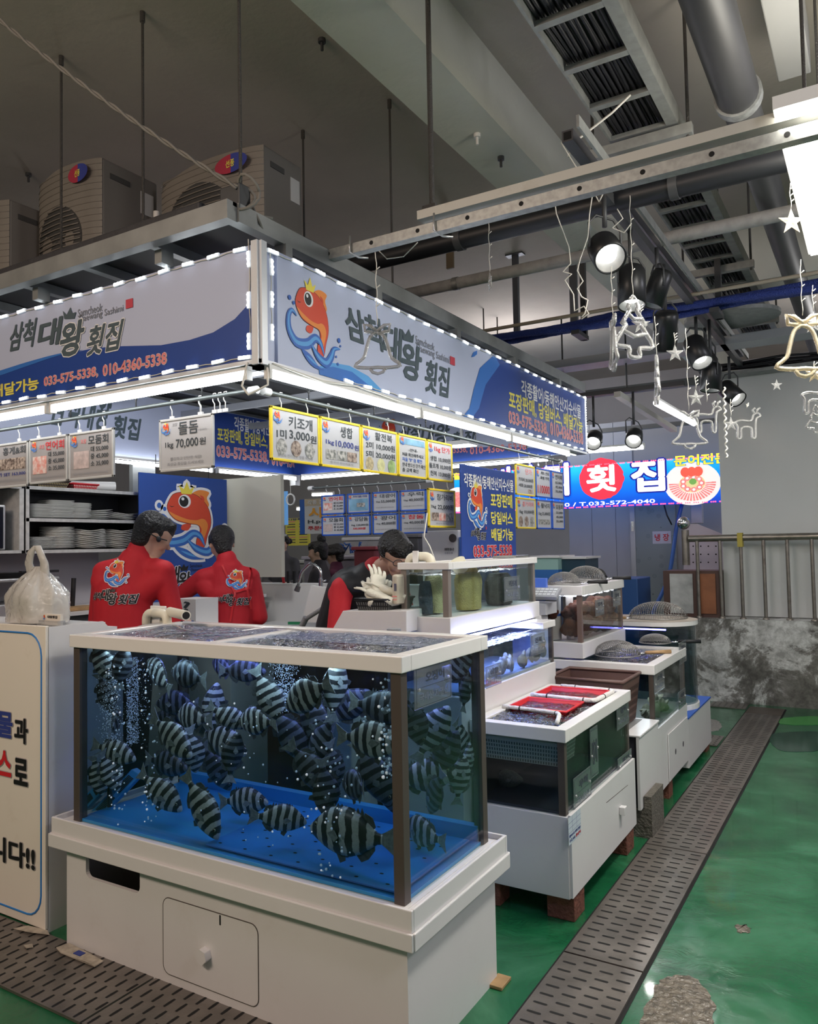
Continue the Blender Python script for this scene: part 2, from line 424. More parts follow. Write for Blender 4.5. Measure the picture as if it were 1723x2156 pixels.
b.inputs['Coat Weight'].default_value = .15; b.inputs['Coat Roughness'].default_value = .05
floor = struct(MB().box(-14, 5, -3, 13, -.2, 0).build('floor', fm))

# concrete patches where the paint has worn off, and painted-over patches
def patch(px, mat, label, z=.0015):
    pts = [onz(x, y, z) for x, y in px]; q = spline([(p.x, p.y) for p in pts], 5)
    random.seed(int(px[0][0])); q = [(x+random.uniform(-.008, .008), y+random.uniform(-.008, .008)) for x, y in q]
    mb = MB().m(mat); mb.prism([(x, y, 0.0002) for x, y in q], (0, 0, z))
    o = mb.build('floor_patch', mat); tag(o, label, 'floor patch'); return o
conc = M('wet_concrete', (.20, .17, .13), .10, noise=.5, nscale=30, bump=.9, bscale=45, spec=.8)
conc_d = M('dry_concrete', (.30, .29, .27), .5, noise=.35, nscale=60, bump=.4)
patch([(1395, 2060), (1440, 2052), (1480, 2075), (1505, 2110), (1500, 2150), (1450, 2200), (1340, 2230), (1350, 2150), (1375, 2090)], conc, 'wet bare concrete patch beside the drain in the near aisle')
patch([(1494, 1515), (1512, 1518), (1520, 1528), (1512, 1538), (1492, 1537)], conc_d, 'small grey worn patch beyond the end of the tank row')
patch([(1550, 1950), (1566, 1946), (1578, 1955), (1572, 1964), (1556, 1962)], conc, 'coin shaped worn spot in the aisle paint')
patch([(1630, 1545), (1723, 1540), (1760, 1560), (1723, 1580), (1650, 1582), (1625, 1565)], M('dark_green_paint', (.006, .05, .032), .12), 'dark green overpainted patch near the stained wall')
patch([(1650, 1512), (1723, 1508), (1800, 1513), (1790, 1524), (1723, 1526), (1645, 1524)], M('light_green_paint', (.05, .28, .06), .2), 'bright green strip of fresh paint near the stained wall')
for i, (cx, cy, r) in enumerate([(1500, 1875, 0), (1560, 1960, 0)][:0]): pass

# ceiling slab and beam
ceil_m = M('ceiling_concrete', (.56, .50, .44), .85, noise=.14, nscale=1.4, bump=.12, bscale=25, dirt=.12, dirtcol=(.15, .13, .11))
beam_m = M('beam_paint', (.68, .68, .60), .8, noise=.10, nscale=2.2, bump=.15, bscale=18, dirt=.1)
struct(MB().box(-14, 5, -3, 13, 4.07, 4.3).build('ceiling', ceil_m))
struct(MB().box(-1.96, -1.64, -3, 12, 3.72, 4.07).build('beam_long', beam_m))
struct(MB().box(-1.64, 5, 6.9, 7.25, 3.62, 4.07).build('beam_cross', beam_m))
struct(MB().box(0.35, .75, -3, 12, 3.6, 4.07).build('beam_aisle', beam_m))
# walls
wall_m = M('wall_lilac_white', (.62, .60, .62), .75, noise=.06, nscale=2, dirt=.08)
struct(MB().box(-14, 5, 12, 12.2, 0, 4.07).build('wall_back', wall_m))
struct(MB().box(-14.2, -14, -3, 12, 0, 4.07).build('wall_left', wall_m))
struct(MB().box(-14, 5, -3.2, -3, 0, 4.07).build('wall_unseen', M('wall_beige', (.55, .46, .38), .8)))  # unseen wall behind the camera, added to cut and warm the front light
wall_w = M('wall_white_panel', (.62, .63, .61), .55, noise=.05, nscale=1.5, dirt=.1, dirtcol=(.35, .3, .22))
struct(MB().box(-1.29, 4, 8.0, 8.12, .77, 3.06).build('wall_right', wall_w))
# stained low concrete wall under the railing
sm = bpy.data.materials.new('stained_concrete'); sm.use_nodes = True
nt = sm.node_tree; N = nt.nodes; L = nt.links; b = N['Principled BSDF']; tc = N.new('ShaderNodeTexCoord')
a1 = noise(2.1, 10, .5, .72); a2 = noise(7, 8, .2, .75); a3 = noise(30, 6)
ra = ramp(a1.outputs['Fac'], [(.36, (.13, .125, .11)), (.47, (.22, .21, .19)), (.50, (.34, .33, .31)), (.53, (.70, .70, .68))])
rb = ramp(a2.outputs['Fac'], [(.40, (.25, .24, .23)), (.60, (1, 1, 1))])
mu = N.new('ShaderNodeMix'); mu.data_type = 'RGBA'; mu.blend_type = 'MULTIPLY'; mu.inputs['Factor'].default_value = .75
L.new(ra.outputs['Color'], mu.inputs['A']); L.new(rb.outputs['Color'], mu.inputs['B']); L.new(mu.outputs['Result'], b.inputs['Base Color'])
b.inputs['Roughness'].default_value = .7
bp = N.new('ShaderNodeBump'); bp.inputs['Strength'].default_value = .5; L.new(a2.outputs['Fac'], bp.inputs['Height']); L.new(bp.outputs['Normal'], b.inputs['Normal'])
struct(MB().box(-1.80, 4, 7.72, 8.4, 0, .765).build('wall_low', sm))

# ---------------------------------------------------------------- drain channel with slotted covers
grate_m = M('grate_steel', (.21, .185, .165), .28, .35, noise=.35, nscale=6, bump=.08, bscale=40, spec=.6)
slot_m = M('slot_dark', (.004, .004, .004), .8)
def slots(mb, n, m_, x0, x1, y0, y1, L_=.049, w=.0105, z=.0107, alongx=True):
    mb.m(slot_m)
    for j in range(m_):
        for i in range(n):
            cx = x0+(x1-x0)*(i+.5)/n; cy = y0+(y1-y0)*(j+.25+(.5 if i % 2 else 0))/m_
            pts = []
            for t in range(8):
                a = PI/2+PI*t/7 if t < 4 else -PI/2+PI*(t-4)/3
            h = L_/2-w/2
            for a in (90, 135, 180, 225, 270): pts.append((cx-h+w/2*math.cos(math.radians(a)), cy+w/2*math.sin(math.radians(a))))
            for a in (-90, -45, 0, 45, 90): pts.append((cx+h+w/2*math.cos(math.radians(a)), cy+w/2*math.sin(math.radians(a))))
            mb.poly([(p[0] if alongx else p[1]*1.0, p[1] if alongx else p[0], z) for p in pts])
segs = [(1.50, 2.765), (2.775, 3.935), (3.945, 5.055), (5.065, 6.14), (6.15, 7.275)]
nms = ['nearest drain cover, its near end cut off by the bottom of the photo', 'drain cover beside the front tank and the white cabinet with bricks', 'drain cover beside the cinder block',
       'drain cover beside the white cabinet with two round holes', 'farthest slotted drain cover, running up to the stained wall']
for (y0, y1), nm in zip(segs, nms):
    mb = MB().m(grate_m).box(-1.04, -.757, y0, y1, .001, .010)
    slots(mb, 4, int((y1-y0)/.056), -1.03, -.765, y0+.02, y1-.02)
    tag(mb.build('drain_cover'), 'brown steel '+nm, 'drain cover', 'drain covers along the aisle')
tag(MB().box(-1.04, -.757, 7.285, 7.57, .001, .010).build('drain_cover', M('grate_plain', (.11, .09, .075), .45, .3)), 'plain dark drain cover without slots against the stained wall', 'drain cover')
for k, (x0, x1) in enumerate([(-4.6, -3.42), (-3.41, -2.23), (-2.22, -1.05)]):
    mb = MB().m(grate_m).box(x0, x1, 1.62, 1.925, .001, .010)
    mb.m(slot_m)
    for j in range(int((x1-x0)/.056)):
        for i in range(5):
            cy = 1.62+.305*(i+.5)/5; cx = x0+.02+.056*j+(.028 if i % 2 else 0)
            mb.poly([(cx-.0045, cy-.024, .0107), (cx+.0045, cy-.024, .0107), (cx+.006, cy, .0107), (cx+.0045, cy+.024, .0107), (cx-.0045, cy+.024, .0107), (cx-.006, cy, .0107)])
    tag(mb.build('drain_cover'), ['brown slotted drain cover in front of the counter with blue-bordered sign', 'brown slotted drain cover at the foot of the counter and front tank, littered corner', 'brown slotted drain cover under the middle of the front tank'][k], 'drain cover', 'drain covers before the front tank')
# dark joint beside the aisle drain
struct(MB().box(-1.052, -.745, 1.5, 7.6, .0003, .0012).build('trim_1', slot_m))
# perforated cover strips at the end of the row
for k, (a, b_) in enumerate([((1500, 1480), (1575, 1495)), ((1492, 1552), (1530, 1575))]):
    p = onz(*a); q = onz(*b_); mb = MB().m(grate_m).box(p.x, -1.06, min(p.y, q.y), max(p.y, q.y)+.05, .001, .009); mb.m(slot_m)
    yy = min(p.y, q.y)+.03
    while yy < max(p.y, q.y)+.04:
        xx = p.x+.03
        while xx < -1.08:
            mb.poly([(xx+.009*math.cos(t*PI/4), yy+.009*math.sin(t*PI/4), .0095) for t in range(8)]); xx += .05
        yy += .05
    tag(mb.build('drain_cover'), ['perforated cover strip at the foot of the stained wall', 'perforated cover strip at the end of the tank row'][k], 'drain cover')

# ---------------------------------------------------------------- railing
rust = M('railing_steel', (.32, .29, .25), .35, .8, dirt=.85, dirtcol=(.07, .035, .02), noise=.2)
rl = thing('railing', 'rusty steel pipe railing on top of the stained low wall', 'railing', (-1.60, 7.78, .77))
MB().cyl((-1.56, 7.79, 1.515), (2.5, 7.78, 1.515), .032).build('top_rail', rust, rl)
MB().cyl((-1.60, 7.84, 1.262), (-1.60, 7.84, 1.60), .036).build('end_post', rust, rl)
MB().ell((-1.60, 7.78, 1.665), .062, .062, .062).build('ball_cap', steel, rl)
for px in (1470, 1518, 1562, 1610, 1660, 1712):
    x = ony(px, 1200, 7.78).x
    MB().cyl((x, 7.78, .765), (x, 7.78, 1.49), .016, n=10).lathe([(.03, 0), (.03, .01), (.017, .02)], (x, 7.78, .765)).build('baluster', rust, rl)
for k in range(12):
    x = -.28+.17*k
    MB().cyl((x, 7.78, .765), (x, 7.78, 1.49), .016, n=8).build('baluster', rust, rl)
MB().box(-1.12, -1.075, 7.742, 7.816, 1.43, 1.56).build('tape', M('tape_yellow', (.45, .36, .06), .6), rl)
# ---------------------------------------------------------------- the stall's signs
XS, YS, XL, YR = -1.93, 2.163, -4.86, 5.92
ZB, ZT = 2.2, 2.635
frame_m = M('sign_frame', (.66, .68, .72), .4, .3)
sheet_w = M('sign_sheet', (.50, .55, .73), .45)
# front sign (faces the camera along -Y)
sx0 = -4.95
sg = thing('shop_sign', 'white and blue shop sign on the left face of the stall, edged with small lights', 'sign', (sx0, YS, ZB))
MB().box(sx0, XS-.012, YS, YS+.10, ZB, ZT).build('sign_box', sheet_w, sg)
F = Frame((sx0, YS, ZB), (1, 0, 0), (0, 0, 1), XS-.03-sx0, ZT-ZB)
def fu(F, p): return (p-F.O).dot(F.U)/F.w, (p-F.O).dot(F.V)/F.h
def Q(px, py): return fu(F, ony(px, py, YS))
mb = MB()
wave = [(0, .02), (XS-.03-sx0, .02)]
top = [Q(535, 600), Q(520, 645), Q(495, 672), Q(450, 700), Q(400, 716), Q(340, 727), Q(260, 729), Q(200, 733), Q(120, 750), Q(60, 768), Q(0, 790), Q(-80, 790), (0, .55)]
mb.m(blu); mb.poly([F.p(0, .01, .002), F.p(1, .01, .002), F.p(1, top[0][1], .002)]+[F.p(u, v, .002) for u, v in top])
mb.m(blu2); L_, R_ = ribbon([Q(175, 737), Q(120, 748), Q(60, 766), Q(0, 786), Q(-60, 806)], [.001, .02, .04, .05, .05]); n = len(L_)
mb.add([F.p(p[0], p[1]*1.0, .003) for ab in zip(L_, R_) for p in ab], [(2*i, 2*i+1, 2*i+3, 2*i+2) for i in range(n-1)], False)
mb.build('sign_artwork', None, sg)
mb = MB(); dark = M('brush_ink', (.07, .10, .12), .6); small = M('small_grey_print', (.22, .23, .27), .6)
a = Q(22, 770); c = Q(258, 640)
put(mb, F, '삼척', a[0], Q(20, 742)[1], Q(75, 700)[0], Q(50, 690)[1]+.07, dark, .035, .003, None, 0, .9)
put(mb, F, '대', Q(82, 700)[0], Q(110, 728)[1], Q(130, 700)[0], Q(110, 671)[1], dark, .045, .003, shear=.9)
put(mb, F, '왕', Q(128, 700)[0], Q(160, 748)[1], Q(178, 700)[0], Q(150, 678)[1], dark, .045, .003, whi, .09, .9)
put(mb, F, '횟집', Q(186, 700)[0], Q(225, 742)[1], Q(257, 700)[0], Q(225, 680)[1], dark, .035, .003, whi, .09, .9)
mb.m(dark); mb.poly([F.p(*Q(x, y), .004) for x, y in [(137, 672), (134, 655), (142, 663), (150, 647), (154, 660), (162, 657), (158, 671)]])
put(mb, F, 'Samcheok', Q(165, 650)[0], Q(190, 662)[1], Q(217, 650)[0], Q(190, 645)[1], small, .004, .003)
put(mb, F, 'Daewang Sashimi', Q(168, 650)[0], Q(215, 671)[1], Q(261, 650)[0], Q(215, 653)[1], small, .004, .003)
rect(mb, F, Q(266, 640)[0], Q(273, 649)[1], Q(281, 640)[0], Q(273, 630)[1], M('seal_red', (.55, .06, .09), .5), .003)
put(mb, F, '033-575-5338,', Q(94, 800)[0], Q(150, 806)[1], Q(208, 800)[0], Q(150, 783)[1], sred, .035, .003, whi, .075)
put(mb, F, '010-4360-5338', Q(218, 800)[0], Q(285, 780)[1], Q(353, 780)[0], Q(285, 755)[1], sred, .035, .003, whi, .075)
put(mb, F, '포장판매, 당일버스, 배달가능', Q(83, 800)[0]-.40, Q(50, 828)[1], Q(83, 800)[0], Q(50, 799)[1], yel, .04, .003)
mb.build('lettering', None, sg)
Fe = Frame(ony(-150, 820, YS), (1, 0, 0), (0, 0, 1), .29, .33)
mb = MB(); emblem(mb, Fe); mb.build('emblem', None, sg)
MB().box(XS-.03, XS, YS-.012, YS+.03, ZB-.02, ZT+.01).build('corner_trim', frame_m, sg)
MB().box(sx0, XS, YS-.008, YS+.1, ZB-.015, ZB).build('bottom_trim', frame_m, sg)

# right sign (faces +X)
sr = thing('shop_sign', 'white and blue shop sign on the right face of the stall with leaping fish emblem', 'sign', (XS, YS, ZB))
MB().box(XS-.10, XS, YS+.10, YR, ZB, ZT).build('sign_box', sheet_w, sr)
F = Frame((XS, YS, ZB), (0, 1, 0), (0, 0, 1), YR-YS, ZT-ZB)
def Q(px, py): return fu(F, onx(px, py, XS))
mb = MB(); mb.m(blu)
e = [Q(975, 950), Q(985, 880), Q(1000, 820), Q(1025, 775), Q(1050, 755)]
mb.poly([F.p(Q(975, 900)[0], .01, .002), F.p(1, .01, .002), F.p(1, .99, .002), F.p(Q(1040, 752)[0], .99, .002)]+[F.p(u, v, .002) for u, v in [Q(1015, 795), Q(1000, 830), Q(990, 870)]])
mb.m(blu2); mb.poly([F.p(u, v, .003) for u, v in [(Q(975, 900)[0], .01), (Q(993, 900)[0], .01), Q(1008, 860), Q(1022, 810), Q(1052, 768), (Q(1040, 752)[0], .99), Q(1010, 775), Q(997, 820), Q(988, 860)]])
mb.m(art_l); mb.poly([F.p(u, v, .002) for u, v in [Q(670, 772), Q(700, 764), Q(735, 770), Q(775, 792), Q(810, 828), (Q(812, 830)[0], .01), (Q(672, 772)[0], .01)]])
mb.m(blu2); mb.poly([F.p(u, v, .003) for u, v in [Q(672, 776), Q(700, 772), Q(740, 783), Q(790, 822), (Q(790, 830)[0], .01), (Q(672, 772)[0], .01)]])
mb.m(blu2); mb.poly([F.p(u, v, .003) for u, v in [Q(992, 752), Q(996, 742), Q(1004, 738), Q(1004, 746), Q(998, 751)]])
mb.build('sign_artwork', None, sr)
a = Q(604, 745); c = Q(716, 580)
mb = MB(); Fe = Frame(F.p(a[0], .06, 0), F.U, F.V, (Q(716, 660)[0]-a[0])*F.w, .37); emblem(mb, Fe); mb.build('emblem', None, sr)
mb = MB()
put(mb, F, '삼척', Q(727, 700)[0], Q(760, 745)[1]+.1, Q(803, 700)[0], Q(760, 655)[1], dark, .035, .003, None, 0, -.5)
put(mb, F, '대', Q(806, 700)[0], Q(825, 760)[1], Q(845, 700)[0], Q(825, 685)[1], dark, .045, .003, shear=.6)
put(mb, F, '왕', Q(843, 700)[0], Q(860, 800)[1], Q(886, 700)[0], Q(860, 722)[1], dark, .045, .003, shear=.6)
put(mb, F, '횟집', Q(893, 700)[0], Q(915, 830)[1], Q(943, 700)[0], Q(915, 762)[1], dark, .035, .003, shear=.6)
mb.m(dark); mb.poly([F.p(*Q(x, y), .004) for x, y in [(848, 716), (846, 693), (853, 706), (860, 693), (865, 708), (871, 704), (869, 722)]])
put(mb, F, 'Samcheok', Q(874, 700)[0], Q(893, 731)[1], Q(914, 700)[0], Q(893, 714)[1], small, .004, .003)
put(mb, F, 'Daewang Sashimi', Q(877, 700)[0], Q(910, 756)[1], Q(944, 700)[0], Q(910, 736)[1], small, .004, .003)
rect(mb, F, Q(946, 700)[0], Q(951, 768)[1], Q(956, 700)[0], Q(951, 751)[1], MATS['seal_red'], .003)
put(mb, F, '각종활어/동해안산지수산물', Q(1098, 850)[0], Q(1160, 858)[1], Q(1222, 850)[0], Q(1160, 826)[1], whi, .03, .003)
put(mb, F, '포장판매, 당일버스, 배달가능', Q(1071, 850)[0], Q(1150, 888)[1], Q(1225, 850)[0], Q(1150, 853)[1], yel, .04, .003)
put(mb, F, '033-575-5338,', Q(1070, 880)[0], Q(1110, 906)[1], Q(1152, 880)[0], Q(1110, 878)[1], sred, .035, .003, whi, .07)
put(mb, F, '010-4360-5338', Q(1157, 880)[0], Q(1190, 925)[1], Q(1226, 880)[0], Q(1190, 899)[1], sred, .035, .003, whi, .07)
mb.build('lettering', None, sr)
MB().box(XS-.03, XS+.012, YS, YS+.03, ZB-.02, ZT+.01).build('corner_trim', frame_m, sr)
MB().box(XS-.1, XS+.008, YS, YR, ZB-.015, ZB).build('bottom_trim', frame_m, sr)

# inner left sign and rear sign
def inner(F, parent, l0):
    mb = MB(); mb.m(blu2); mb.poly([F.p(u, v, .002) for u, v in [(l0-.02, .01), (l0+.02, .01), (l0+.03, .55), (l0+.06, .92), (l0+.01, .78), (l0-.01, .45)]])
    mb.m(blu); mb.poly([F.p(u, v, .002) for u, v in [(l0+.02, .01), (1, .01), (1, .99), (l0+.07, .99), (l0+.03, .55)]])
    mb.build('sign_artwork', None, parent)
mb_ = XL+.1
s3 = thing('shop_sign', 'inner sign on the far left side of the stall, behind the price boards', 'sign', (XL, 3.0, ZB))
MB().box(XL-.08, XL, 2.6, YR, ZB, ZB+.50).build('sign_box', sheet_w, s3)
F = Frame((XL, 2.6, ZB), (0, 1, 0), (0, 0, 1), YR-2.6, .50); inner(F, s3, .58)
def Q(px, py): return fu(F, onx(px, py, XL))
mb = MB()
put(mb, F, '삼척대왕', Q(110, 880)[0], Q(180, 905)[1], Q(232, 880)[0], .96, dark, .045, .003, shear=.7)
put(mb, F, '횟집', Q(237, 880)[0], Q(260, 925)[1], Q(294, 880)[0], Q(260, 876)[1], dark, .045, .003, shear=.7)
put(mb, F, '각종활어/동해안산지수산물', Q(493, 900)[0], Q(530, 912)[1], Q(493, 900)[0]+.24, Q(530, 883)[1], whi, .03, .003)
put(mb, F, '포장판매, 당일버스, 배달가능', Q(457, 900)[0], Q(500, 936)[1], Q(457, 900)[0]+.29, Q(500, 906)[1], yel, .04, .003)
put(mb, F, '033-575-5338,', Q(455, 950)[0], Q(500, 970)[1], Q(565, 950)[0], Q(500, 943)[1], sred, .035, .003, whi, .07)
put(mb, F, '010-4360-5338', Q(571, 950)[0], Q(620, 985)[1], Q(664, 950)[0], Q(620, 960)[1], sred, .035, .003, whi, .07)
mb.build('lettering', None, s3)
s4 = thing('shop_sign', 'inner sign along the rear of the stall with brush lettering behind the yellow price boards', 'sign', (-3.4, YR, ZB))
MB().box(XL, XS-.1, YR, YR+.08, ZB, ZB+.50).build('sign_box', sheet_w, s4)
F = Frame((XL, YR, ZB), (1, 0, 0), (0, 0, 1), XS-.1-XL, .50)
def Q(px, py): return fu(F, ony(px, py, YR))
mb = MB(); mb.m(blu); mb.poly([F.p(u, v, .002) for u, v in [(0, .01), (1, .01), Q(1150, 945), Q(1060, 940), Q(960, 944), Q(850, 955), (0, .4)]])
mb.build('sign_artwork', None, s4)
mb = MB(); Fe = Frame(ony(798, 935, YR), F.U, F.V, .24, .24); emblem(mb, Fe)
mb.build('emblem', None, s4); mb = MB()
put(mb, F, '삼척', Q(842, 900)[0], Q(860, 925)[1], Q(885, 900)[0], Q(860, 896)[1], dark, .04, .003, shear=.7)
put(mb, F, '대왕', Q(887, 900)[0], Q(910, 938)[1], Q(946, 900)[0], Q(910, 894)[1], dark, .045, .003, shear=.7)
put(mb, F, '횟집', Q(952, 900)[0], Q(970, 940)[1], Q(998, 900)[0], Q(970, 908)[1], dark, .04, .003, shear=.7)
put(mb, F, '010-4360-5338', Q(990, 950)[0], Q(1040, 953)[1], Q(1110, 950)[0], Q(1040, 937)[1], sred, .03, .003)
put(mb, F, '033-575-5338,', Q(905, 950)[0], Q(940, 958)[1], Q(985, 950)[0], Q(940, 942)[1], sred, .03, .003)
mb.build('lettering', None, s4)

# stall frame: posts, cross bars, the roof deck
sf = thing('stall_frame', 'white steel frame of the stall with corner posts and roof bars', 'frame', (XL, YR, 0))
wf = M('stall_frame_paint', (.42, .44, .48), .45, .4)
for x, y in ((XL+.04, YR-.04), (XL+.04, 2.64)): MB().box(x-.035, x+.035, y-.035, y+.035, ZB-.10, ZB).build('corner_post', M('post_white', (.7, .7, .7), .4), sf)
for y in (2.9, 3.7, 4.5, 5.3): MB().box(XL, XS-.1, y-.02, y+.02, ZT-.05, ZT).build('roof_bar', wf, sf)
dk = thing('roof_deck', 'dark boarded deck with a pale steel edge above the signs, carrying the outdoor units', 'deck', (XL, 2.05, 2.72))
MB().box(-6.6, -1.96, 2.06, 6.0, 2.745, 2.76).build('deck_board', M('deck_dark', (.05, .05, .055), .7), dk)
em = M('deck_edge', (.30, .31, .31), .5, .4, noise=.2, nscale=8)
MB().box(-6.6, -1.96, 2.03, 2.08, 2.69, 2.76).build('edge_beam', em, dk); MB().box(-2.0, -1.95, 2.08, 6.0, 2.69, 2.76).build('edge_beam', em, dk)
x = -6.2
while x < -2.1:
    MB().box(x-.02, x+.02, 2.08, 6.0, 2.70, 2.74).build('joist', em, dk); x += .42
for y in (2.35, 3.0, 3.8, 4.6, 5.4): MB().box(-2.0, -1.94, y-.02, y+.02, 2.635, 2.69).build('spacer', em, dk)
for x in (-2.4, -3.2, -4.0, -4.8): MB().box(x-.02, x+.02, 2.10, 2.16, 2.635, 2.69).build('spacer', em, dk)
# tarpaulin folded on the deck edge
tag(MB().box(-3.9, -2.12, 2.05, 2.25, 2.762, 2.80).build('folded_tarpaulin', M('tarp_dark', (.03, .03, .035), .7, bump=.6, bscale=12), bevel=.01), 'dark folded tarpaulin lying along the deck edge before the outdoor units', 'tarpaulin')
tag(MB().box(-2.25, -1.98, 2.5, 4.2, 2.762, 2.785).build('folded_tarpaulin', MATS['tarp_dark'], bevel=.008), 'dark tarpaulin strip along the right edge of the roof deck', 'tarpaulin')

# LED modules round the two outer signs
lh = M('led_case', (.75, .78, .8), .4, emit=(.9, .96, 1), es=.35)
def led_string(name, label, pts, along, step, n, N_, light=None):
    """modules of three diodes every `step` metres from pts (start) towards `along`"""
    t = thing(name, label, 'light string', pts, 'light strings around the signs')
    along = Vector(along); N_ = Vector(N_); p = Vector(pts); up = along.cross(N_)
    MB().tube([p+along*(i*step/2)+up*(.004*math.sin(i*2.3))+N_*.004 for i in range(2*n)], .0025, 5).build('cable', cord_w, t)
    random.seed(n)
    for i in range(n):
        c = p+along*(step*i)+N_*.007+up*random.uniform(-.004, .004); mb = MB().m(lh)
        a = (along+up*random.uniform(-.07, .07)).normalized(); mb.bar(c-a*.031, c+a*.031, .014, .008, N_)
        mb.m(led_e)
        for k in (-1, 0, 1): q = c+a*(.02*k)+N_*.0045; mb.cyl(q, q+N_*.003, .0052, n=8)
        mb.build('led_module', None, t)
    return t
led_string('led_string', 'string of white lights along the top edge of the left sign', (XS-.09, YS, ZT-.01), (-1, 0, 0), .137, 17, (0, -1, 0))
led_string('led_string', 'string of white lights along the bottom edge of the left sign', (XS-.07, YS, ZB+.012), (-1, 0, 0), .137, 17, (0, -1, 0))
led_string('led_string', 'string of white lights along the top edge of the right sign', (XS, YS+.07, ZT-.012), (0, 1, 0), .146, 26, (1, 0, 0))
led_string('led_string', 'string of white lights along the bottom edge of the right sign', (XS, YS+.55, ZB+.012), (0, 1, 0), .146, 23, (1, 0, 0))
led_string('led_string', 'upright string of white lights at the corner end of the left sign', (XS-.045, YS, ZB+.07), (0, 0, 1), .155, 3, (0, -1, 0))
led_string('led_string', 'upright string of white lights at the corner end of the right sign', (XS, YS+.06, ZB+.11), (0, 0, 1), .125, 3, (1, 0, 0))
led_string('led_string', 'upright string of white lights at the far end of the right sign', (XS, YR-.02, ZB+.05), (0, 0, 1), .06, 7, (1, 0, 0))

# fluorescent tubes under the signs
def tubelight(label, a, b, power, group='tube lights of the stall', r=.012, light=True, col=(.93, .96, 1.0), down=True):
    a = Vector(a); b = Vector(b); mid = (a+b)/2; d = (b-a).normalized()
    t = thing('tube_light', label, 'light', mid, group)
    MB().bar(a+Vector((0, 0, .03)), b+Vector((0, 0, .03)), .026, .018).build('housing', white_ir, t)
    MB().cyl(a+d*.012, b-d*.012, r, n=12).build('tube', tube_e, t)
    mb = MB()
    for p in (a, b): q = p+d*(.0 if p == a else -.014); mb.bar(q+Vector((0, 0, .002)), q+d*.014+Vector((0, 0, .002)), .03, .036)
    mb.build('end_cap', white_ir, t)
    return t
ZT1 = 2.148
for i, (x0, x1) in enumerate([(-2.0, -3.2), (-3.22, -4.42)]):
    tubelight(['bright tube light under the left sign nearest the stall corner', 'bright tube light under the left sign, running out of the left of the photo'][i], (x0, YS+.02, ZT1), (x1, YS+.02, ZT1), 3.2)
for i, (y0, y1) in enumerate([(2.20, 3.32), (3.33, 4.43), (4.44, 5.5)]):
    tubelight(['bright tube light under the right sign nearest the stall corner', 'bright tube light under the middle of the right sign', 'bright tube light under the far part of the right sign'][i], (XS, y0, ZT1), (XS, y1, ZT1), 3.2)
# second, slimmer rows tucked against the sign bottoms
for i, (a, b_) in enumerate([((-2.05, YS+.06, ZB-.02), (-4.6, YS+.06, ZB-.02)), ((XS-.05, 2.3, ZB-.02), (XS-.05, 5.8, ZB-.02))]):
    t = thing('strip_light', ['slim strip light in the channel under the left sign', 'slim strip light in the channel under the right sign'][i], 'light', a)
    MB().bar(Vector(a), Vector(b_), .03, .012).build('channel', white_ir, t); MB().bar(Vector(a)+Vector((0, 0, -.008)), Vector(b_)+Vector((0, 0, -.008)), .012, .006).build('diffuser', emis('strip_glow', (1, .98, .92), 3.5), t)
# inner tubes under the far signs
for i, (a, b_) in enumerate([((XL+.08, 3.6, 2.16), (XL+.08, 4.75, 2.16)), ((XL+.08, 4.8, 2.16), (XL+.08, 5.85, 2.16)), ((-4.7, YR-.08, 2.16), (-3.5, YR-.08, 2.16)), ((-3.4, YR-.08, 2.16), (-2.2, YR-.08, 2.16))]):
    tubelight(['tube light under the inner left sign, behind the single price board', 'tube light under the inner left sign, running to the rear post', 'tube light under the rear sign beside the rear post', 'tube light under the rear sign, its right half'][i], a, b_, 6)
# cables at the corner
for i, pts in enumerate([[(XS+.01, 2.19, 2.17), (XS+.03, 2.17, 2.10), (XS-.02, 2.12, 2.06), (XS-.06, 2.13, 2.10), (XS-.05, 2.15, 2.19)], [(XS+.012, 2.22, 2.19), (XS+.03, 2.5, 2.17), (XS+.02, 2.75, 2.195), (XS+.03, 3.1, 2.18)]]):
    q = [Vector(p) for p in pts]; sm_ = []
    for j in range(len(q)-1):
        for t in (0, .25, .5, .75): sm_.append(q[j].lerp(q[j+1], t))
    tag(MB().tube(sm_+[q[-1]], .004, 6).build('power_cable', cord_w), ['white cable looping at the stall corner below the signs', 'white cable running under the right sign from the corner'][i], 'cable')
# ---------------------------------------------------------------- hanging rods and price boards
rodm = M('rod_grey', (.16, .18, .18), .4, .5)
hookm = M('hook_white', (.8, .8, .8), .35)
def rod(label, a, b, drops=()):
    a = Vector(a); b = Vector(b); t = thing('hanging_rod', label, 'rod', (a+b)/2)
    MB().cyl(a, b, .009, n=10).build('bar', rodm, t)
    for p in (a, b): d = (b-a).normalized(); MB().cyl(p-d*.02, p+d*.02, .016).build('end_cap', hookm, t)
    for q in drops: MB().tube([q, Vector(q)+Vector((0, 0, .07))], .003, 6).ell(Vector(q)+Vector((0, 0, .035)), .006, .006, .01, 8, 6).build('suspension_clip', dkmet, t)
    return t
RX, RY, RZ = -2.05, 2.28, 2.118
rod('grey rod under the left sign, carrying the white price boards', (-4.5, RY, RZ), (-2.07, RY, RZ), [(x, RY, RZ+.008) for x in (-3.2, -2.75, -2.35)])
rod('grey rod under the right sign, carrying the yellow framed boards', (RX, 2.33, RZ), (RX, 5.65, RZ), [(RX, y, RZ+.008) for y in (2.6, 3.1, 3.6, 4.2, 5.0)])
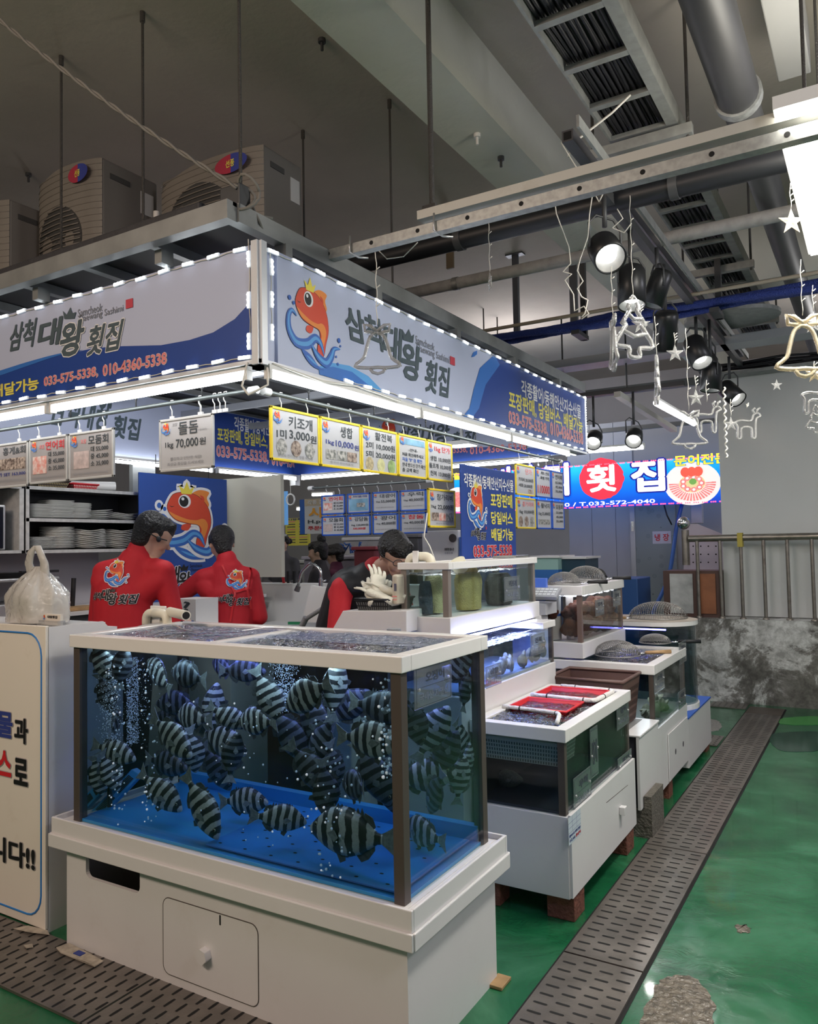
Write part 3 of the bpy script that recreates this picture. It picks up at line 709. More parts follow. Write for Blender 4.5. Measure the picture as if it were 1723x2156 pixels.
def hook(mb, p, N_):
    p = Vector(p); U = N_.cross(Vector((0, 0, 1)))
    mb.tube([p+Vector((0, 0, -.062)), p+Vector((0, 0, -.03)), p+U*.009+Vector((0, 0, -.018)), p+U*.011+Vector((0, 0, 0)), p+U*.006+Vector((0, 0, .012)), p-U*.006+Vector((0, 0, .012)), p-U*.010+Vector((0, 0, 0))], .0024, 6)
    mb.bar(p+U*.012+Vector((0, 0, -.062)), p-U*.012+Vector((0, 0, -.062)), .006, .014)
ph_fish = M('photo_salmon', (.70, .25, .2), .5, noise=.6, nscale=45, col2=(.75, .65, .6))
ph_grey = M('photo_grey', (.55, .53, .5), .5, noise=.6, nscale=60, col2=(.12, .13, .12))
ph_pink = M('photo_pink', (.62, .50, .48), .5, noise=.3, nscale=40)
ph_dark = M('photo_shell', (.5, .4, .33), .5, noise=.6, nscale=70, col2=(.08, .05, .04))
ph_sea = M('photo_sea', (.25, .5, .7), .5, noise=.4, nscale=12)
paper_w = M('board_paper', (.50, .50, .52), .28); paper_backlit = M('board_paper_backlit', (.36, .34, .34), .25)  # second paper is a darkened copy for boards seen against the light
grey_t = M('print_grey', (.28, .28, .30), .6)
HG = [0]
def board(label, F, fmat, items, pics=(), hooks=True, rodz=RZ, paper=None, group=None, emb=True, thick=.006, name='price_board', logo=(.03, .70, .22, .97)):
    t = thing(name, label, 'price board', F.p(.5, 0), group)
    w, h, N_ = F.w, F.h, F.N; e = .011
    mb = MB()
    MB_ = MB().m(paper or paper_w)
    P = [F.p(0, 0, 0), F.p(1, 0, 0), F.p(1, 1, 0), F.p(0, 1, 0)]
    MB_.prism([p-N_*thick for p in P], N_*thick).build('sheet', None, t, bevel=.001)
    for a, b in ((P[0], P[1]), (P[1], P[2]), (P[2], P[3]), (P[3], P[0])):
        d = (b-a).normalized(); mb.bar(a-d*e*.5-N_*.002, b+d*e*.5-N_*.002, e, thick+.006, N_)
    mb.build('border', fmat, t, bevel=.002)
    tx = MB()
    for it in items:
        s, u0, v0, u1, v1 = it[:5]; mat = it[5] if len(it) > 5 else ink; bold = it[6] if len(it) > 6 else .015
        put(tx, F, s, u0, v0, u1, v1, mat, bold, .0012)
    if pics:
        for i, pc in enumerate(pics):
            if pc[0] == 'c': disc(tx, F, pc[1], pc[2], pc[3], pc[4], .0013+.0003*i, 20)
            else: rect(tx, F, *pc[1:5], pc[5], .0013+.0003*i)
    if items or pics: tx.build('lettering', None, t)
    if emb:
        u0, v0, u1, v1 = logo; s_ = min((u1-u0)*w, (v1-v0)*h); q = MB(); emblem(q, Frame(F.p(u0, v1-s_/h, 0), F.U, F.V, s_, s_), None, .0012); q.build('emblem', None, t)
    if hooks:
        for u in ((.22, .78) if w > .14 else (.3, .7)):
            p = F.p(u, 1, -.0045); k = MB(); hook(k, (p.x, p.y, rodz), N_) if rodz-p.z < .12 else k.tube([(p.x, p.y, rodz), p], .002, 5)
            k.build('hook', hookm, t)
    return t
def FY(px0, px1, zt, zb, x=RX, py=950):     # right-facing sheet between two pixel columns
    a = onx(px0, py, x).y; b = onx(px1, py, x).y
    return Frame((x, a+.006, zb), (0, 1, 0), (0, 0, 1), b-a-.012, zt-zb)
def FX(px0, px1, zt, zb, y=RY, py=950):     # camera-side facing sheet
    a = ony(px0, py, y).x; b = ony(px1, py, y).x
    return Frame((a+.006, y, zb), (1, 0, 0), (0, 0, 1), b-a-.012, zt-zb)
g = 'price boards hanging under the signs'
zt, zb = 2.062, 1.855
board('yellow framed board nearest the stall corner, with three round shell photos', FY(570, 673, zt, zb), ylw,
      [('키조개', .35, .66, .86, .90), ('1미', .10, .42, .30, .60), ('3,000', .36, .42, .80, .62), ('원', .81, .42, .95, .58), ('원산지 전라남도 장흥 자연산', .12, .06, .86, .13, grey_t, .005)],
      [('c', .20, .26, .11, ph_grey), ('c', .50, .26, .11, ph_dark), ('c', .80, .26, .11, ph_grey)], group=g)
board('yellow framed board with a blue price of 10,000 and three square shell photos', FY(674, 760, zt, zb), ylw,
      [('생합', .48, .66, .80, .90), ('1kg', .12, .44, .32, .56, inkb), ('10,000', .36, .42, .82, .58, inkb), ('원', .84, .42, .96, .54, inkb), ('중국산 원산지표시', .22, .06, .80, .12, grey_t, .005)],
      [('r', .12, .15, .37, .36, ph_grey), ('r', .39, .15, .63, .36, ph_grey), ('r', .65, .15, .90, .36, ph_dark)], group=g)
board('yellow framed board with two price lines and three small dish photos', FY(761, 837, zt, zb), ylw,
      [('활전복', .36, .74, .86, .93), ('2미 10,000원', .10, .52, .94, .68), ('5미 20,000원', .10, .32, .94, .48)],
      [('c', .20, .17, .11, M('photo_dish', (.6, .5, .3), .5, noise=.5, nscale=60)), ('c', .52, .17, .11, M('photo_lemon', (.7, .68, .35), .5, noise=.3, nscale=50)), ('c', .83, .17, .11, M('photo_leaf', (.35, .5, .2), .5, noise=.4, nscale=50))], group=g)
board('yellow framed notice board listing four check points in blue and black', FY(838, 898, zt, zb), ylw,
      [('-안내-', .36, .62, .68, .70), ('저울 확인해주세요', .12, .49, .90, .58), ('저울 "0" 점 확인', .12, .36, .84, .46, art_b), ('안내 받으신 단가 확인', .12, .23, .96, .33), ('총 금액 확인', .12, .10, .70, .20)], [('r', .05, .78, .95, .93, ph_sea)], group=g, logo=(.05, .74, .22, .98))
board('yellow framed board headed in red with three price lines', FY(899, 952, zt, zb), ylw,
      [('1kg 단가', .28, .72, .92, .90, red), ('생합 10,000원', .10, .48, .94, .62), ('돌조개 18,000원', .06, .29, .96, .43), ('전복 13,000원', .10, .09, .92, .23)], group=g)
board('yellow framed board hung below the others, with three scallop photos', FY(900, 956, 1.80, 1.60), ylw,
      [('참가리비', .30, .72, .92, .90), ('1kg', .08, .48, .26, .58), ('22,000원', .32, .46, .94, .62), ('원산지 중국산', .25, .06, .75, .11, grey_t, .005)],
      [('r', .08, .16, .35, .38, ph_dark), ('r', .37, .16, .63, .38, ph_fish), ('r', .65, .16, .92, .38, ph_grey)], group=g, rodz=1.845)
wf_ = M('frame_white', (.5, .5, .49), .3)
zt, zb = 2.045, 1.835
g2 = 'white framed price boards under the left sign'
board('large white framed board hanging alone, price 70,000', FX(336, 450, zt+.002, zb), wf_,
      [('포장', .24, .86, .34, .93, grey_t, .01), ('돌돔', .36, .68, .74, .93), ('(국내산)', .74, .70, .90, .76, grey_t, .01), ('1kg', .10, .42, .26, .56), ('70,000', .31, .40, .74, .60), ('원', .76, .44, .88, .58), ('쫄깃하고 단단한 식감!', .20, .18, .80, .25, grey_t, .01), ('최상급 횟감을 드셔보세요', .14, .08, .84, .15, grey_t, .01)], group=g2, paper=paper_w)
board('white framed board with a pale sliced fish photo and black heading', FX(145, 240, zt, zb), wf_,
      [('포장', .27, .76, .40, .86, sred), ('모둠회', .44, .72, .90, .92), ('대 55,000', .50, .56, .90, .68), ('중 45,000', .50, .40, .90, .52), ('소 35,000', .50, .24, .90, .36), ('모든 회는 자연산으로만 즉시 손질', .10, .07, .88, .13, grey_t, .005)],
      [('r', .10, .22, .46, .60, ph_pink)], group=g2, paper=paper_backlit)
board('white framed board with an orange salmon photo, red heading', FX(62, 143, zt, zb), wf_,
      [('포장', .26, .76, .40, .86, sred), ('연어회', .43, .72, .93, .92, red), ('대 55,000', .50, .56, .93, .68), ('중 45,000', .50, .40, .93, .52), ('소 35,000', .50, .24, .93, .36), ('모든 회는 자연산으로만 즉시 손질', .08, .07, .90, .13, grey_t, .005)],
      [('r', .08, .20, .46, .60, ph_fish)], group=g2, paper=paper_backlit)
board('white framed board cut by the left edge of the photo, with a wide photo strip', FX(-28, 60, zt-.004, zb-.006), wf_,
      [('홍게&회', .40, .74, .95, .93), ('시가 SET 163,000', .20, .24, .95, .34, inkb), ('홍게 원산지 국내산 러시아산 표시', .1, .10, .95, .18, grey_t, .005)],
      [('r', .10, .40, .95, .66, ph_dark)], group=g2, paper=paper_backlit)

# blue framed double row over the rear counter
YB = 4.45
rod('short dark rod above the blue framed boards', ony(655, 1028, YB), ony(905, 1012, YB))
cols = [(677, 727), (731, 780), (784, 838), (842, 898)]
z1, z2 = (1.865, 1.735), (1.715, 1.585)
txt = [[('연어회', red, 'p'), ('돌돔 강담돔', inkb, 's'), ('대광어', ink, '55,000'), ('우럭', ink, '40,000')],
       [('모둠회', ink, 'p'), ('강담돔', ink, '100,000'), ('광어', ink, '40,000'), ('참돔', red, '40,000')]]
lab = [['with an orange salmon photo, top left of the blue block', 'showing a fish swimming in blue sea', 'priced 55,000', 'priced 40,000, top right of the blue block'],
       ['with a pale sliced fish photo, bottom left of the blue block', 'with the price corrected in red', 'priced 40,000, under the 55,000 board', 'headed in red, bottom right of the blue block']]
for r, (za, zc) in enumerate((z1, z2)):
    for c, (p0, p1) in enumerate(cols):
        s, cm, k = txt[r][c]
        it = [(s, .30, .70, .92, .92, cm)]
        pics = []
        if k == 'p': it += [('대 55,000', .52, .52, .94, .64), ('중 45,000', .52, .36, .94, .48), ('소 35,000', .52, .20, .94, .32)]; pics = [('r', .08, .20, .46, .60, ph_fish if r == 0 else ph_pink)]
        elif k == 's': it = [('자연산 돌돔, 강담돔', .25, .80, .9, .92, inkb)]; pics = [('r', .07, .1, .93, .74, ph_sea), ('r', .42, .30, .80, .52, ph_grey)]
        elif r == 1 and c == 1: it += [('1kg 120,000원', .16, .42, .92, .56), ('100,000원', .24, .24, .80, .38, red)]
        else: it += [('1kg', .14, .46, .30, .56), (k+'원', .34, .44, .92, .62), ('싱싱한 활어 회 드셔보세요', .12, .18, .88, .25, grey_t, .005)]
        board('blue framed board '+lab[r][c], FX(p0, p1, za, zc, YB, 1060), fblue, it, pics, rodz=(1.925 if r == 0 else z1[1]), group='blue framed price boards', logo=(.04, .72, .2, .95))
# right hand group beyond the blue panel
zt, zb = 2.03, 1.83; zt2, zb2 = 1.805, 1.605
R = [((1087, 1127), 0, ylw, [('단가', .5, .70, .85, .90, sred), ('가리비 20,000원', .12, .44, .92, .58), ('석화 20,000원', .14, .24, .86, .38)], [('r', .62, .06, .86, .2, ph_dark)], 'yellow framed board above, beyond the blue panel'),
     ((1087, 1127), 1, ylw, [('홍가리비', .3, .72, .9, .9, sred), ('1kg 10,000원', .12, .46, .92, .62)], [('c', .2, .22, .11, ph_dark), ('c', .5, .22, .11, ph_dark), ('c', .8, .22, .11, ph_grey)], 'yellow framed board below, beyond the blue panel'),
     ((1129, 1160), 0, fblue, [('세트 안내', .34, .8, .9, .92), ('특별 가격', .3, .62, .9, .74), ('110000', .1, .12, .95, .42, red)], [], 'blue framed board above with a row of red digits'),
     ((1129, 1160), 1, fblue, [('활낙지', .3, .72, .9, .9), ('1kg 25,000원', .12, .44, .92, .60)], [('r', .1, .14, .9, .32, ph_grey)], 'blue framed board below with three grey photos'),
     ((1162, 1187), 0, fblue, [('연어회', .3, .72, .9, .9), ('55,000', .3, .54, .9, .64), ('45,000', .3, .38, .9, .48), ('35,000', .3, .22, .9, .32)], [], 'farthest narrow price board of the upper row'),
     ((1162, 1187), 1, fblue, [('모둠회', .3, .72, .9, .9), ('55,000', .3, .54, .9, .64), ('45,000', .3, .38, .9, .48), ('35,000', .3, .22, .9, .32)], [], 'farthest narrow price board of the lower row')]
for (p0, p1), r, fmt, it, pc, lb in R:
    board(lb, FY(p0, p1, zt if r == 0 else zt2, zb if r == 0 else zb2, RX, 1040), fmt, it, pc, rodz=(RZ if r == 0 else zb), group=g)
# spare hooks near the corner of the rods
for i, x in enumerate((-2.36, -2.28, -2.25, -2.22)):
    k = MB(); hook(k, (x, RY, RZ), Vector((0, -1, 0))); tag(k.build('spare_hook', hookm), 'empty white hook on the rod near the stall corner', 'hook', 'empty hooks on the rod near the stall corner')

# tall blue price panel standing behind the top tank
XP = -1.93
a = onx(973, 1090, XP).y; b_ = onx(1086, 1090, XP).y
t = thing('sign_panel', 'upright blue panel with the leaping fish and yellow writing behind the uppermost tank', 'sign', (XP, a, 1.15))
F = Frame((XP, a, 1.15), (0, 1, 0), (0, 0, 1), b_-a, .79)
MB().box(XP-.012, XP, a, b_, 1.15, 1.94).build('board', blu, t, bevel=.004)
mb = MB(); v = lambda z: (z-1.15)/.79; q = lambda py: (onx(1030, py, XP).z-1.15)/.79
put(mb, F, '각종활어/동해안산지수산물', .04, q(1031), .96, q(1003), whi, .025)
put(mb, F, '포장판매', .50, q(1067), .93, q(1037), yel, .04); put(mb, F, '당일버스', .50, q(1104), .93, q(1076), yel, .04); put(mb, F, '배달가능', .50, q(1139), .93, q(1112), yel, .04)
put(mb, F, '033-575-5338', .17, q(1172), .90, q(1148), red, .035, .002, whi, .085)
put(mb, F, '010-4360-5338', .17, q(1200), .90, q(1180), red, .035, .002, whi, .085)
mb.build('lettering', None, t); mb = MB()
emblem(mb, Frame(F.p(.10, q(1112), 0), F.U, F.V, .24, .27), whi); mb.build('emblem', None, t)
mb = MB(); shop_name(mb, Frame(F.p(.14, q(1138), 0), F.U, F.V, .19, .08), art_k, whi); mb.build('logo_lettering', None, t)

# big blue emblem panel and cream panel at the back
XB = -4.5
t = thing('sign_panel', 'large blue panel with the leaping fish emblem hanging behind the two men in red', 'sign', (XB, 4.2, 1.1))
y0, y1 = 3.755, 4.63
z0p, z1p = 1.10, 2.06
MB().box(XB-.012, XB, y0, y1, z0p, z1p).build('board', M('panel_blue', (.02, .075, .34), .4), t, bevel=.003)
F = Frame((XB, y0, z0p), (0, 1, 0), (0, 0, 1), y1-y0, z1p-z0p)
mb = MB(); emblem(mb, Frame(F.p(.16, .34, 0), F.U, F.V, .73, .60), whi); mb.build('emblem', None, t)
mb = MB(); shop_name(mb, Frame(F.p(.12, .10, 0), F.U, F.V, .62, .20), art_k, whi); mb.build('lettering', None, t)
MB().tube([(XB, y0+.15, z1p), (XB, y0+.15, 2.2)], .003, 6).tube([(XB, y1-.2, z1p), (XB, y1-.2, 2.2)], .003, 6).build('wire', dkmet, t)
a = ony(470, 1100, 4.75); b2 = ony(592, 1100, 4.75)
tag(MB().box(a.x, b2.x, 4.75, 4.79, 1.27, 2.08).build('partition_board', M('board_cream', (.60, .58, .48), .6)), 'plain cream board beside the large blue emblem panel', 'board')
# ---------------------------------------------------------------- ceiling services
def cyl_thing(name, label, cat, a, b, r, mat, n=14, group=None, clamps=(), cm=None):
    t = thing(name, label, cat, (Vector(a)+Vector(b))/2, group)
    a = Vector(a); b = Vector(b); MB().cyl(a, b, r, n=n).build('pipe_run', mat, t)
    d = (b-a).normalized()
    for k in clamps: p = a.lerp(b, k); MB().cyl(p-d*.02, p+d*.02, r*1.12, n=n).build('clamp', cm or dkmet, t)
    return t
rodm2 = M('threaded_rod', (.10, .095, .09), .6, .6, bump=.6, bscale=200)
def hanger(px, py, zt, zb, label, r=.0065, y=None):
    p = onz(px, py, zt)
    o = MB().cyl((p.x, p.y, zb), (p.x, p.y, zt), r, n=8).cyl((p.x, p.y, zt-.05), (p.x, p.y, zt), r*1.9, n=8).build('threaded_rod', rodm2)
    return tag(o, label, 'rod', 'threaded rods hanging from the ceiling')
CZ = 4.07
hanger(129, 118, CZ, 2.76, 'threaded rod between the leftmost and the middle outdoor unit')
hanger(300, 25, CZ, 2.76, 'threaded rod in front of the middle outdoor unit')
hanger(638, 275, CZ, 2.76, 'short looking threaded rod right of the large outdoor unit')
hanger(820, 210, CZ, 2.40, 'threaded rod beside the left edge of the long beam')
p = onz(507, 390, 2.86)
tag(MB().cyl((p.x, p.y, 2.76), (p.x, p.y, CZ), .0065, n=8).build('threaded_rod', rodm2), 'threaded rod meeting the knotted rope at the deck corner', 'rod', 'threaded rods hanging from the ceiling')
p = ony(910, 430, 2.70); tag(MB().cyl((p.x, 2.70, 2.84), (p.x, 2.70, 3.72), .011, n=8).box(p.x-.03, p.x+.03, 2.67, 2.73, 2.80, 2.86).build('threaded_rod', rodm2), 'thick threaded rod from the beam down to the pale conduit', 'rod')
for i, (x, y) in enumerate([(678, 82), (1005, 282), (60, 365), (1055, 330)]):
    z = CZ if i in (0, 2) else 3.72; p = onz(x, y, z)
    tag(MB().cyl((p.x, p.y, z-.06), (p.x, p.y, z), .008, n=8).cyl((p.x, p.y, z-.02), (p.x, p.y, z), .02, n=8).build('anchor_bolt', dkmet if i != 1 else white_ir), ['black anchor stub in the ceiling left of the long beam', 'pale anchor stub under the long beam', 'black anchor stub above the leftmost outdoor unit', 'tiny anchor stub further along the long beam'][i], 'anchor')

# outdoor units on the deck
acm = M('unit_beige', (.23, .21, .185), .5, noise=.04); acs = M('unit_side', (.16, .15, .14), .5)
ac_slot = M('unit_slot', (.05, .05, .05), .7)
def ac(label, xr, yf, zt, w, dep, zb=2.77):
    t = thing('outdoor_unit', label, 'outdoor unit', (xr-w/2, yf, zb), 'air conditioner outdoor units on the roof deck')
    h = zt-zb; x0 = xr-w; n = 14
    # bulging front panel, seen from above: side profile extruded in z, top edge drops toward the left
    prof = []
    for i in range(n+1):
        u = i/n; prof.append((x0+w*u, yf-.05*math.sin(PI*u)**.6 if 0 < u < 1 else yf))
    mb = MB().m(acs); mb.box(x0, xr, yf, yf+dep, zb, zt)
    mb.build('casing', None, t, bevel=.012)
    mb = MB(); vs = []; 
    for (x, y) in prof: vs += [(x, y, zb), (x, y, zt-.005-.06*max(0, 1-(x-x0)/(w*.55))**2)]
    mb.add(vs, [(2*i, 2*i+2, 2*i+3, 2*i+1) for i in range(n)], True)
    mb.poly([(x, y, z) for (x, y), z in zip(prof, [v[2] for v in vs[1::2]])])
    # horizontal louvre lines
    k = int(h/.035)
    for j in range(1, k):
        z = zb+j*h/k
        mb.tube([(x, y-.0015, z) for x, y in prof], .0022, 4)
    mb.build('front_panel', acm, t)
    cx = x0+w*.43; cz = zb+h*.52; R_ = min(w*.36, h*.42)
    g_ = MB().m(ac_slot)
    def bulge(x): u = (x-x0)/w; return yf-.05*math.sin(PI*max(.001, min(.999, u)))**.6-.004
    ring = [(cx+R_*math.cos(a*PI/18), cz+R_*math.sin(a*PI/18)) for a in range(36)]
    vs = [(cx, bulge(cx), cz)]+[(x, bulge(x), z) for x, z in ring]
    g_.add(vs, [(0, i+1, (i+1) % 36+1) for i in range(36)], True)
    g_.m(acm)
    z = cz-R_+.02
    while z < cz+R_-.01:
        hw = math.sqrt(max(0, R_*R_-(z-cz)**2))*.97; g_.tube([(cx-hw+2*hw*q/6, bulge(cx-hw+2*hw*q/6)-.005, z) for q in range(7)], .0035, 4); z += .028
    g_.build('fan_grille', None, t)
    F = Frame((x0+w*.62, yf-.054, zt-.13), (1, 0, 0), (0, 0, 1), w*.30, .10)
    mb = MB(); disc(mb, F, .5, .5, .5, M('badge_red', (.45, .04, .08), .4), .004, 24, ry=.5)
    mb.m(M('badge_blue', (.05, .07, .35), .4)); mb.poly([F.p(.5+.5*math.cos(a), .5+.5*math.sin(a), .0045) for a in [(-90+180*i/12)*PI/180 for i in range(13)]])
    put(mb, F, '선풍', .35, .3, .62, .7, yel, .03, .006); mb.build('badge', None, t)
    mb = MB().m(ac_slot).box(xr, xr+.004, yf+.05, yf+.05+dep*.35, zt-.10, zt-.07); mb.build('handle_slot', None, t)
    mb = MB().m(M('unit_label', (.5, .5, .5), .5)).box(xr, xr+.003, yf+dep*.68, yf+dep*.92, zt-.22, zt-.09); mb.build('rating_label', None, t)
    MB().box(x0+.05, x0+.12, yf+.02, yf+dep-.02, zb-.01, zb).box(xr-.12, xr-.05, yf+.02, yf+dep-.02, zb-.01, zb).build('foot', dkmet, t)
    return t
ac('large outdoor unit with its round fan grille seen square on, right of the others', -2.638, 3.0, 3.585, .76, .31)
ac('tall outdoor unit in the middle, its fan grille seen edge on', ony(215, 330, 2.72).x, 2.72, ony(215, 330, 2.72).z, .56, .38)
ac('outdoor unit cut by the left edge of the photo', ony(20, 418, 2.55).x, 2.55, ony(20, 418, 2.55).z, .70, .33)
# pipe between the units
tag(MB().cyl((-3.44, 3.0, 2.77), (-3.44, 3.0, 3.42), .018, n=10).build('drain_pipe', white_ir), 'thin pale pipe standing between the two larger outdoor units', 'pipe')

# rope tied to the deck corner
def rope(name, label, a, b, r=.009, sag=0.0, mat=None, n=90, twist=.03):
    a = Vector(a); b = Vector(b); L_ = (b-a).length; mb = MB()
    d = (b-a).normalized(); u, w = circ_dirs(d)
    for ph in (0, PI):
        mb.tube([a.lerp(b, i/n)+Vector((0, 0, -sag*4*(i/n)*(1-i/n)))+(u*math.cos(ph+i*L_/n/twist)+w*math.sin(ph+i*L_/n/twist))*r*.55 for i in range(n+1)], r*.62, 5)
    return tag(mb.build(name, mat or M('rope_grey', (.20, .19, .17), .8)), label, 'rope')
pe = onz(500, 395, 2.83)
rope('rope', 'long twisted rope running down from the top left to the deck corner', ony(-40, 10, 1.75), pe, .009, .03, n=150)
t = thing('rope_knot', 'knotted loops of rope around the bracket at the deck corner', 'rope', pe)
random.seed(3)
for k in range(3):
    c = Vector(onz(508+4*k, 440-16*k, 2.80)); rr = .03+.012*k
    MB().tube([c+Vector((rr*math.cos(a*PI/8), .02*math.sin(a*PI/4+k), rr*1.2*math.sin(a*PI/8))) for a in range(17)], .006, 6).build('loop', MATS['rope_grey'], t)
MB().tube([Vector(onz(515, 430, 2.80)), Vector(onz(545, 455, 2.77)), Vector(onz(575, 460, 2.765))], .006, 6).tube([Vector(onz(530, 430, 2.79)), Vector(onz(548, 470, 2.72)), Vector(onz(555, 490, 2.70))], .005, 6).build('loose_end', MATS['rope_grey'], t)
p = onz(500, 450, 2.75); tag(MB().box(p.x-.06, p.x+.04, p.y-.03, p.y+.03, 2.762, 2.85).build('bracket', dkmet, bevel=.005), 'dark square bracket on the deck corner holding the rope', 'bracket')

# pale conduit and steel channel crossing above the right sign
ch = M('channel_pale', (.50, .49, .45), .5, .2, dirt=.3)
y = ony(885, 460, 2.70).y
def ends(p0, p1, z): return onz(*p0, z), onz(*p1, z)
a, b_ = ends((885, 458), (1650, 275), 2.80); t = thing('cable_trunking', 'pale cable trunking crossing above the right sign towards the bright lamp', 'trunking', a)
MB().bar((a.x, a.y, 2.80), (b_.x+.6, a.y, 2.80), .05, .035).build('trunking_body', ch, t)
a, b_ = ends((640, 540), (1650, 300), 2.74)
t = thing('steel_channel', 'galvanised steel channel hanging under the pale trunking', 'channel', a)
mb = MB().m(galv).bar((a.x, a.y+.06, 2.74), (b_.x+.6, a.y+.06, 2.74), .042, .042).m(slot_m)
xx = a.x+.1
while xx < b_.x+.5: mb.cyl((xx, a.y+.0385, 2.742), (xx, a.y+.0375, 2.742), .009, n=10); xx += .22
mb.build('channel_body', None, t)
for k, x in enumerate((a.x+.22, a.x+.62)): MB().tube([(x, a.y+.03, 2.79), (x, a.y+.025, 2.72), (x+.02, a.y+.06, 2.705), (x+.05, a.y+.09, 2.705)], .004, 6).build('clip', M('clip_zinc', (.6, .6, .6), .3, .8), t)
# black and grey pipes, blue hose bundle
a, b_ = ends((700, 570), (1460, 385), 3.15)
cyl_thing('water_pipe', 'thick black pipe crossing behind the steel channel', 'pipe', (a.x-.6, a.y, 3.15), (b_.x+1.5, a.y, 3.15), .055, M('pipe_black', (.010, .011, .014), .45), clamps=(.35, .62))
a, b_ = ends((830, 625), (1340, 510), 3.3)
cyl_thing('water_pipe', 'grey pipe with flaking lagging behind the black pipe', 'pipe', (a.x-.8, a.y, 3.3), (b_.x+1.8, a.y, 3.3), .04, M('pipe_grey', (.40, .39, .38), .7, dirt=.6, dirtcol=(.2, .18, .16), noise=.2), clamps=(.3,), cm=galv)
a, b_ = ends((985, 725), (1700, 612), 3.1)
bhose = M('hose_blue', (.03, .06, .32), .5, bump=1.0, bscale=130)
for k in range(3):
    o = MB(); n = 60
    pts = [Vector((a.x-.1+(b_.x+.8-a.x)*i/n, a.y+.05*k+.01*math.sin(i*.4+k), 3.10+.035*(k % 2)+.012*math.sin(i*.23+2*k))) for i in range(n+1)]
    rr = [.026+(.002 if i % 2 else 0) for i in range(n+1)]
    tag(o.tube(pts, rr, 8).build('blue_hose', bhose), ['blue corrugated hose nearest in the bundle crossing the hall', 'blue corrugated hose lying on top of the bundle crossing the hall', 'blue corrugated hose at the back of the bundle crossing the hall'][k], 'hose', 'blue hose bundle under the ceiling')
tag(MB().cyl((a.x-.1, a.y-.05, 3.17), (b_.x+.8, a.y-.05, 3.17), .014, n=8).build('conduit', M('conduit_ochre', (.42, .36, .28), .6)), 'thin ochre conduit running along the top of the blue hoses', 'conduit')
for k, px in enumerate((1200, 1500)):
    p = onz(px, 690 if k == 0 else 645, 3.05); tag(MB().box(p.x-.03, p.x+.03, a.y-.05, a.y+.18, 3.03, 3.06).box(p.x-.02, p.x+.02, a.y+.15, a.y+.19, 3.03, CZ).build('hose_bracket', dkmet), ['dark bracket carrying the blue hoses near the ornaments', 'dark bracket carrying the blue hoses near the round vent plate'][k], 'bracket')
# big black duct pipe along the aisle, with clamp
p0 = onz(1490, 0, 3.45); p1 = onz(1562, 200, 3.45)
big = M('pipe_charcoal', (.028, .028, .030), .5)
t = thing('drain_pipe', 'very thick charcoal pipe under the ceiling, entering at the top right', 'pipe', p0)
d = (p1-p0).normalized()
MB().cyl((p0.x, 1.5, 3.45), (p0.x, p1.y, 3.45), .088, n=24).build('pipe_run', big, t)
MB().cyl((p0.x, p1.y-.02, 3.45), (p0.x, p1.y+.03, 3.45), .10, n=24).build('collar', galv, t)
MB().cyl((p0.x, p1.y+.03, 3.45), (p0.x, 9.5, 3.40), .078, n=24).build('pipe_run', M('pipe_far', (.06, .06, .06), .5), t)
for k, (px, py) in enumerate([(1430, 0), (1547, 0)]):
    pass
def rod_v(x, y, z0, z1, label, r=.009): return tag(MB().cyl((x, y, z0), (x, y, z1), r, n=8).build('threaded_rod', rodm2), label, 'rod', 'threaded rods hanging from the ceiling')
# cable ladder full of black cables
zt_ = 3.50
xl = onz(1100, 0, zt_).x; xr = onz(1310, 0, zt_).x; ye = 8.6
t = thing('cable_ladder', 'galvanised cable ladder packed with black cables under the ceiling', 'cable ladder', (xl, 3.0, zt_))
galp = M('ladder_grey', (.34, .35, .34), .5, .4, noise=.2)
MB().bar((xl, 1.5, zt_), (xl, ye, zt_), .012, .09).build('side_rail', galp, t)
MB().bar((xr, 1.5, zt_), (xr, ye, zt_), .012, .09).bar((xr-.02, 1.5, zt_-.045), (xr-.02, ye, zt_-.045), .05, .006).build('side_rail', galp, t)
yy = 1.75
while yy < ye: MB().bar((xl, yy, zt_-.035), (xr, yy, zt_-.035), .035, .022).build('rung', galp, t); yy += .33
random.seed(5); cab = MB()
for k in range(17):
    x = xl+.012+(xr-xl-.05)*k/17; ph = random.random()*6
    if k in (13,): continue
    cab.tube([(x+.008*math.sin(i*.7+ph), 1.5+(ye-1.5)*i/30, zt_-.008+.012*random.random()) for i in range(31)], .0085 if k < 14 else .012, 6)
for k in range(16):
    x = xl+.012+(xr-xl-.06)*(k+.5)/17; cab.tube([(x, 1.5+(ye-1.5)*i/12, zt_+.012+.004*random.random()) for i in range(13)], .0085, 5)
cab.build('cables', M('cable_black', (.012, .012, .016), .45), t)['kind'] = 'stuff'
# ladder supports
for k, (ya, lb) in enumerate([(onz(1350, 305, zt_-.10).y, 'near'), (onz(1550, 565, zt_-.10).y, 'middle'), (onz(1600, 680, zt_-.10).y, 'far')]):
    tt = thing('ladder_support', {'near': 'steel cross bar hung on rods under the nearest stretch of the cable ladder', 'middle': 'steel cross bar under the cable ladder beyond the spotlights', 'far': 'farthest steel cross bar under the cable ladder'}[lb], 'bracket', (xl, ya, zt_-.1))
    MB().bar((xl-.12, ya, zt_-.09), (xr+.07, ya, zt_-.09), .045, .05).build('cross_bar', galp, tt)
    for x in (xl-.09, xr+.05): MB().cyl((x, ya, zt_-.13), (x, ya, CZ), .008, n=8).build('threaded_rod', rodm2, tt)
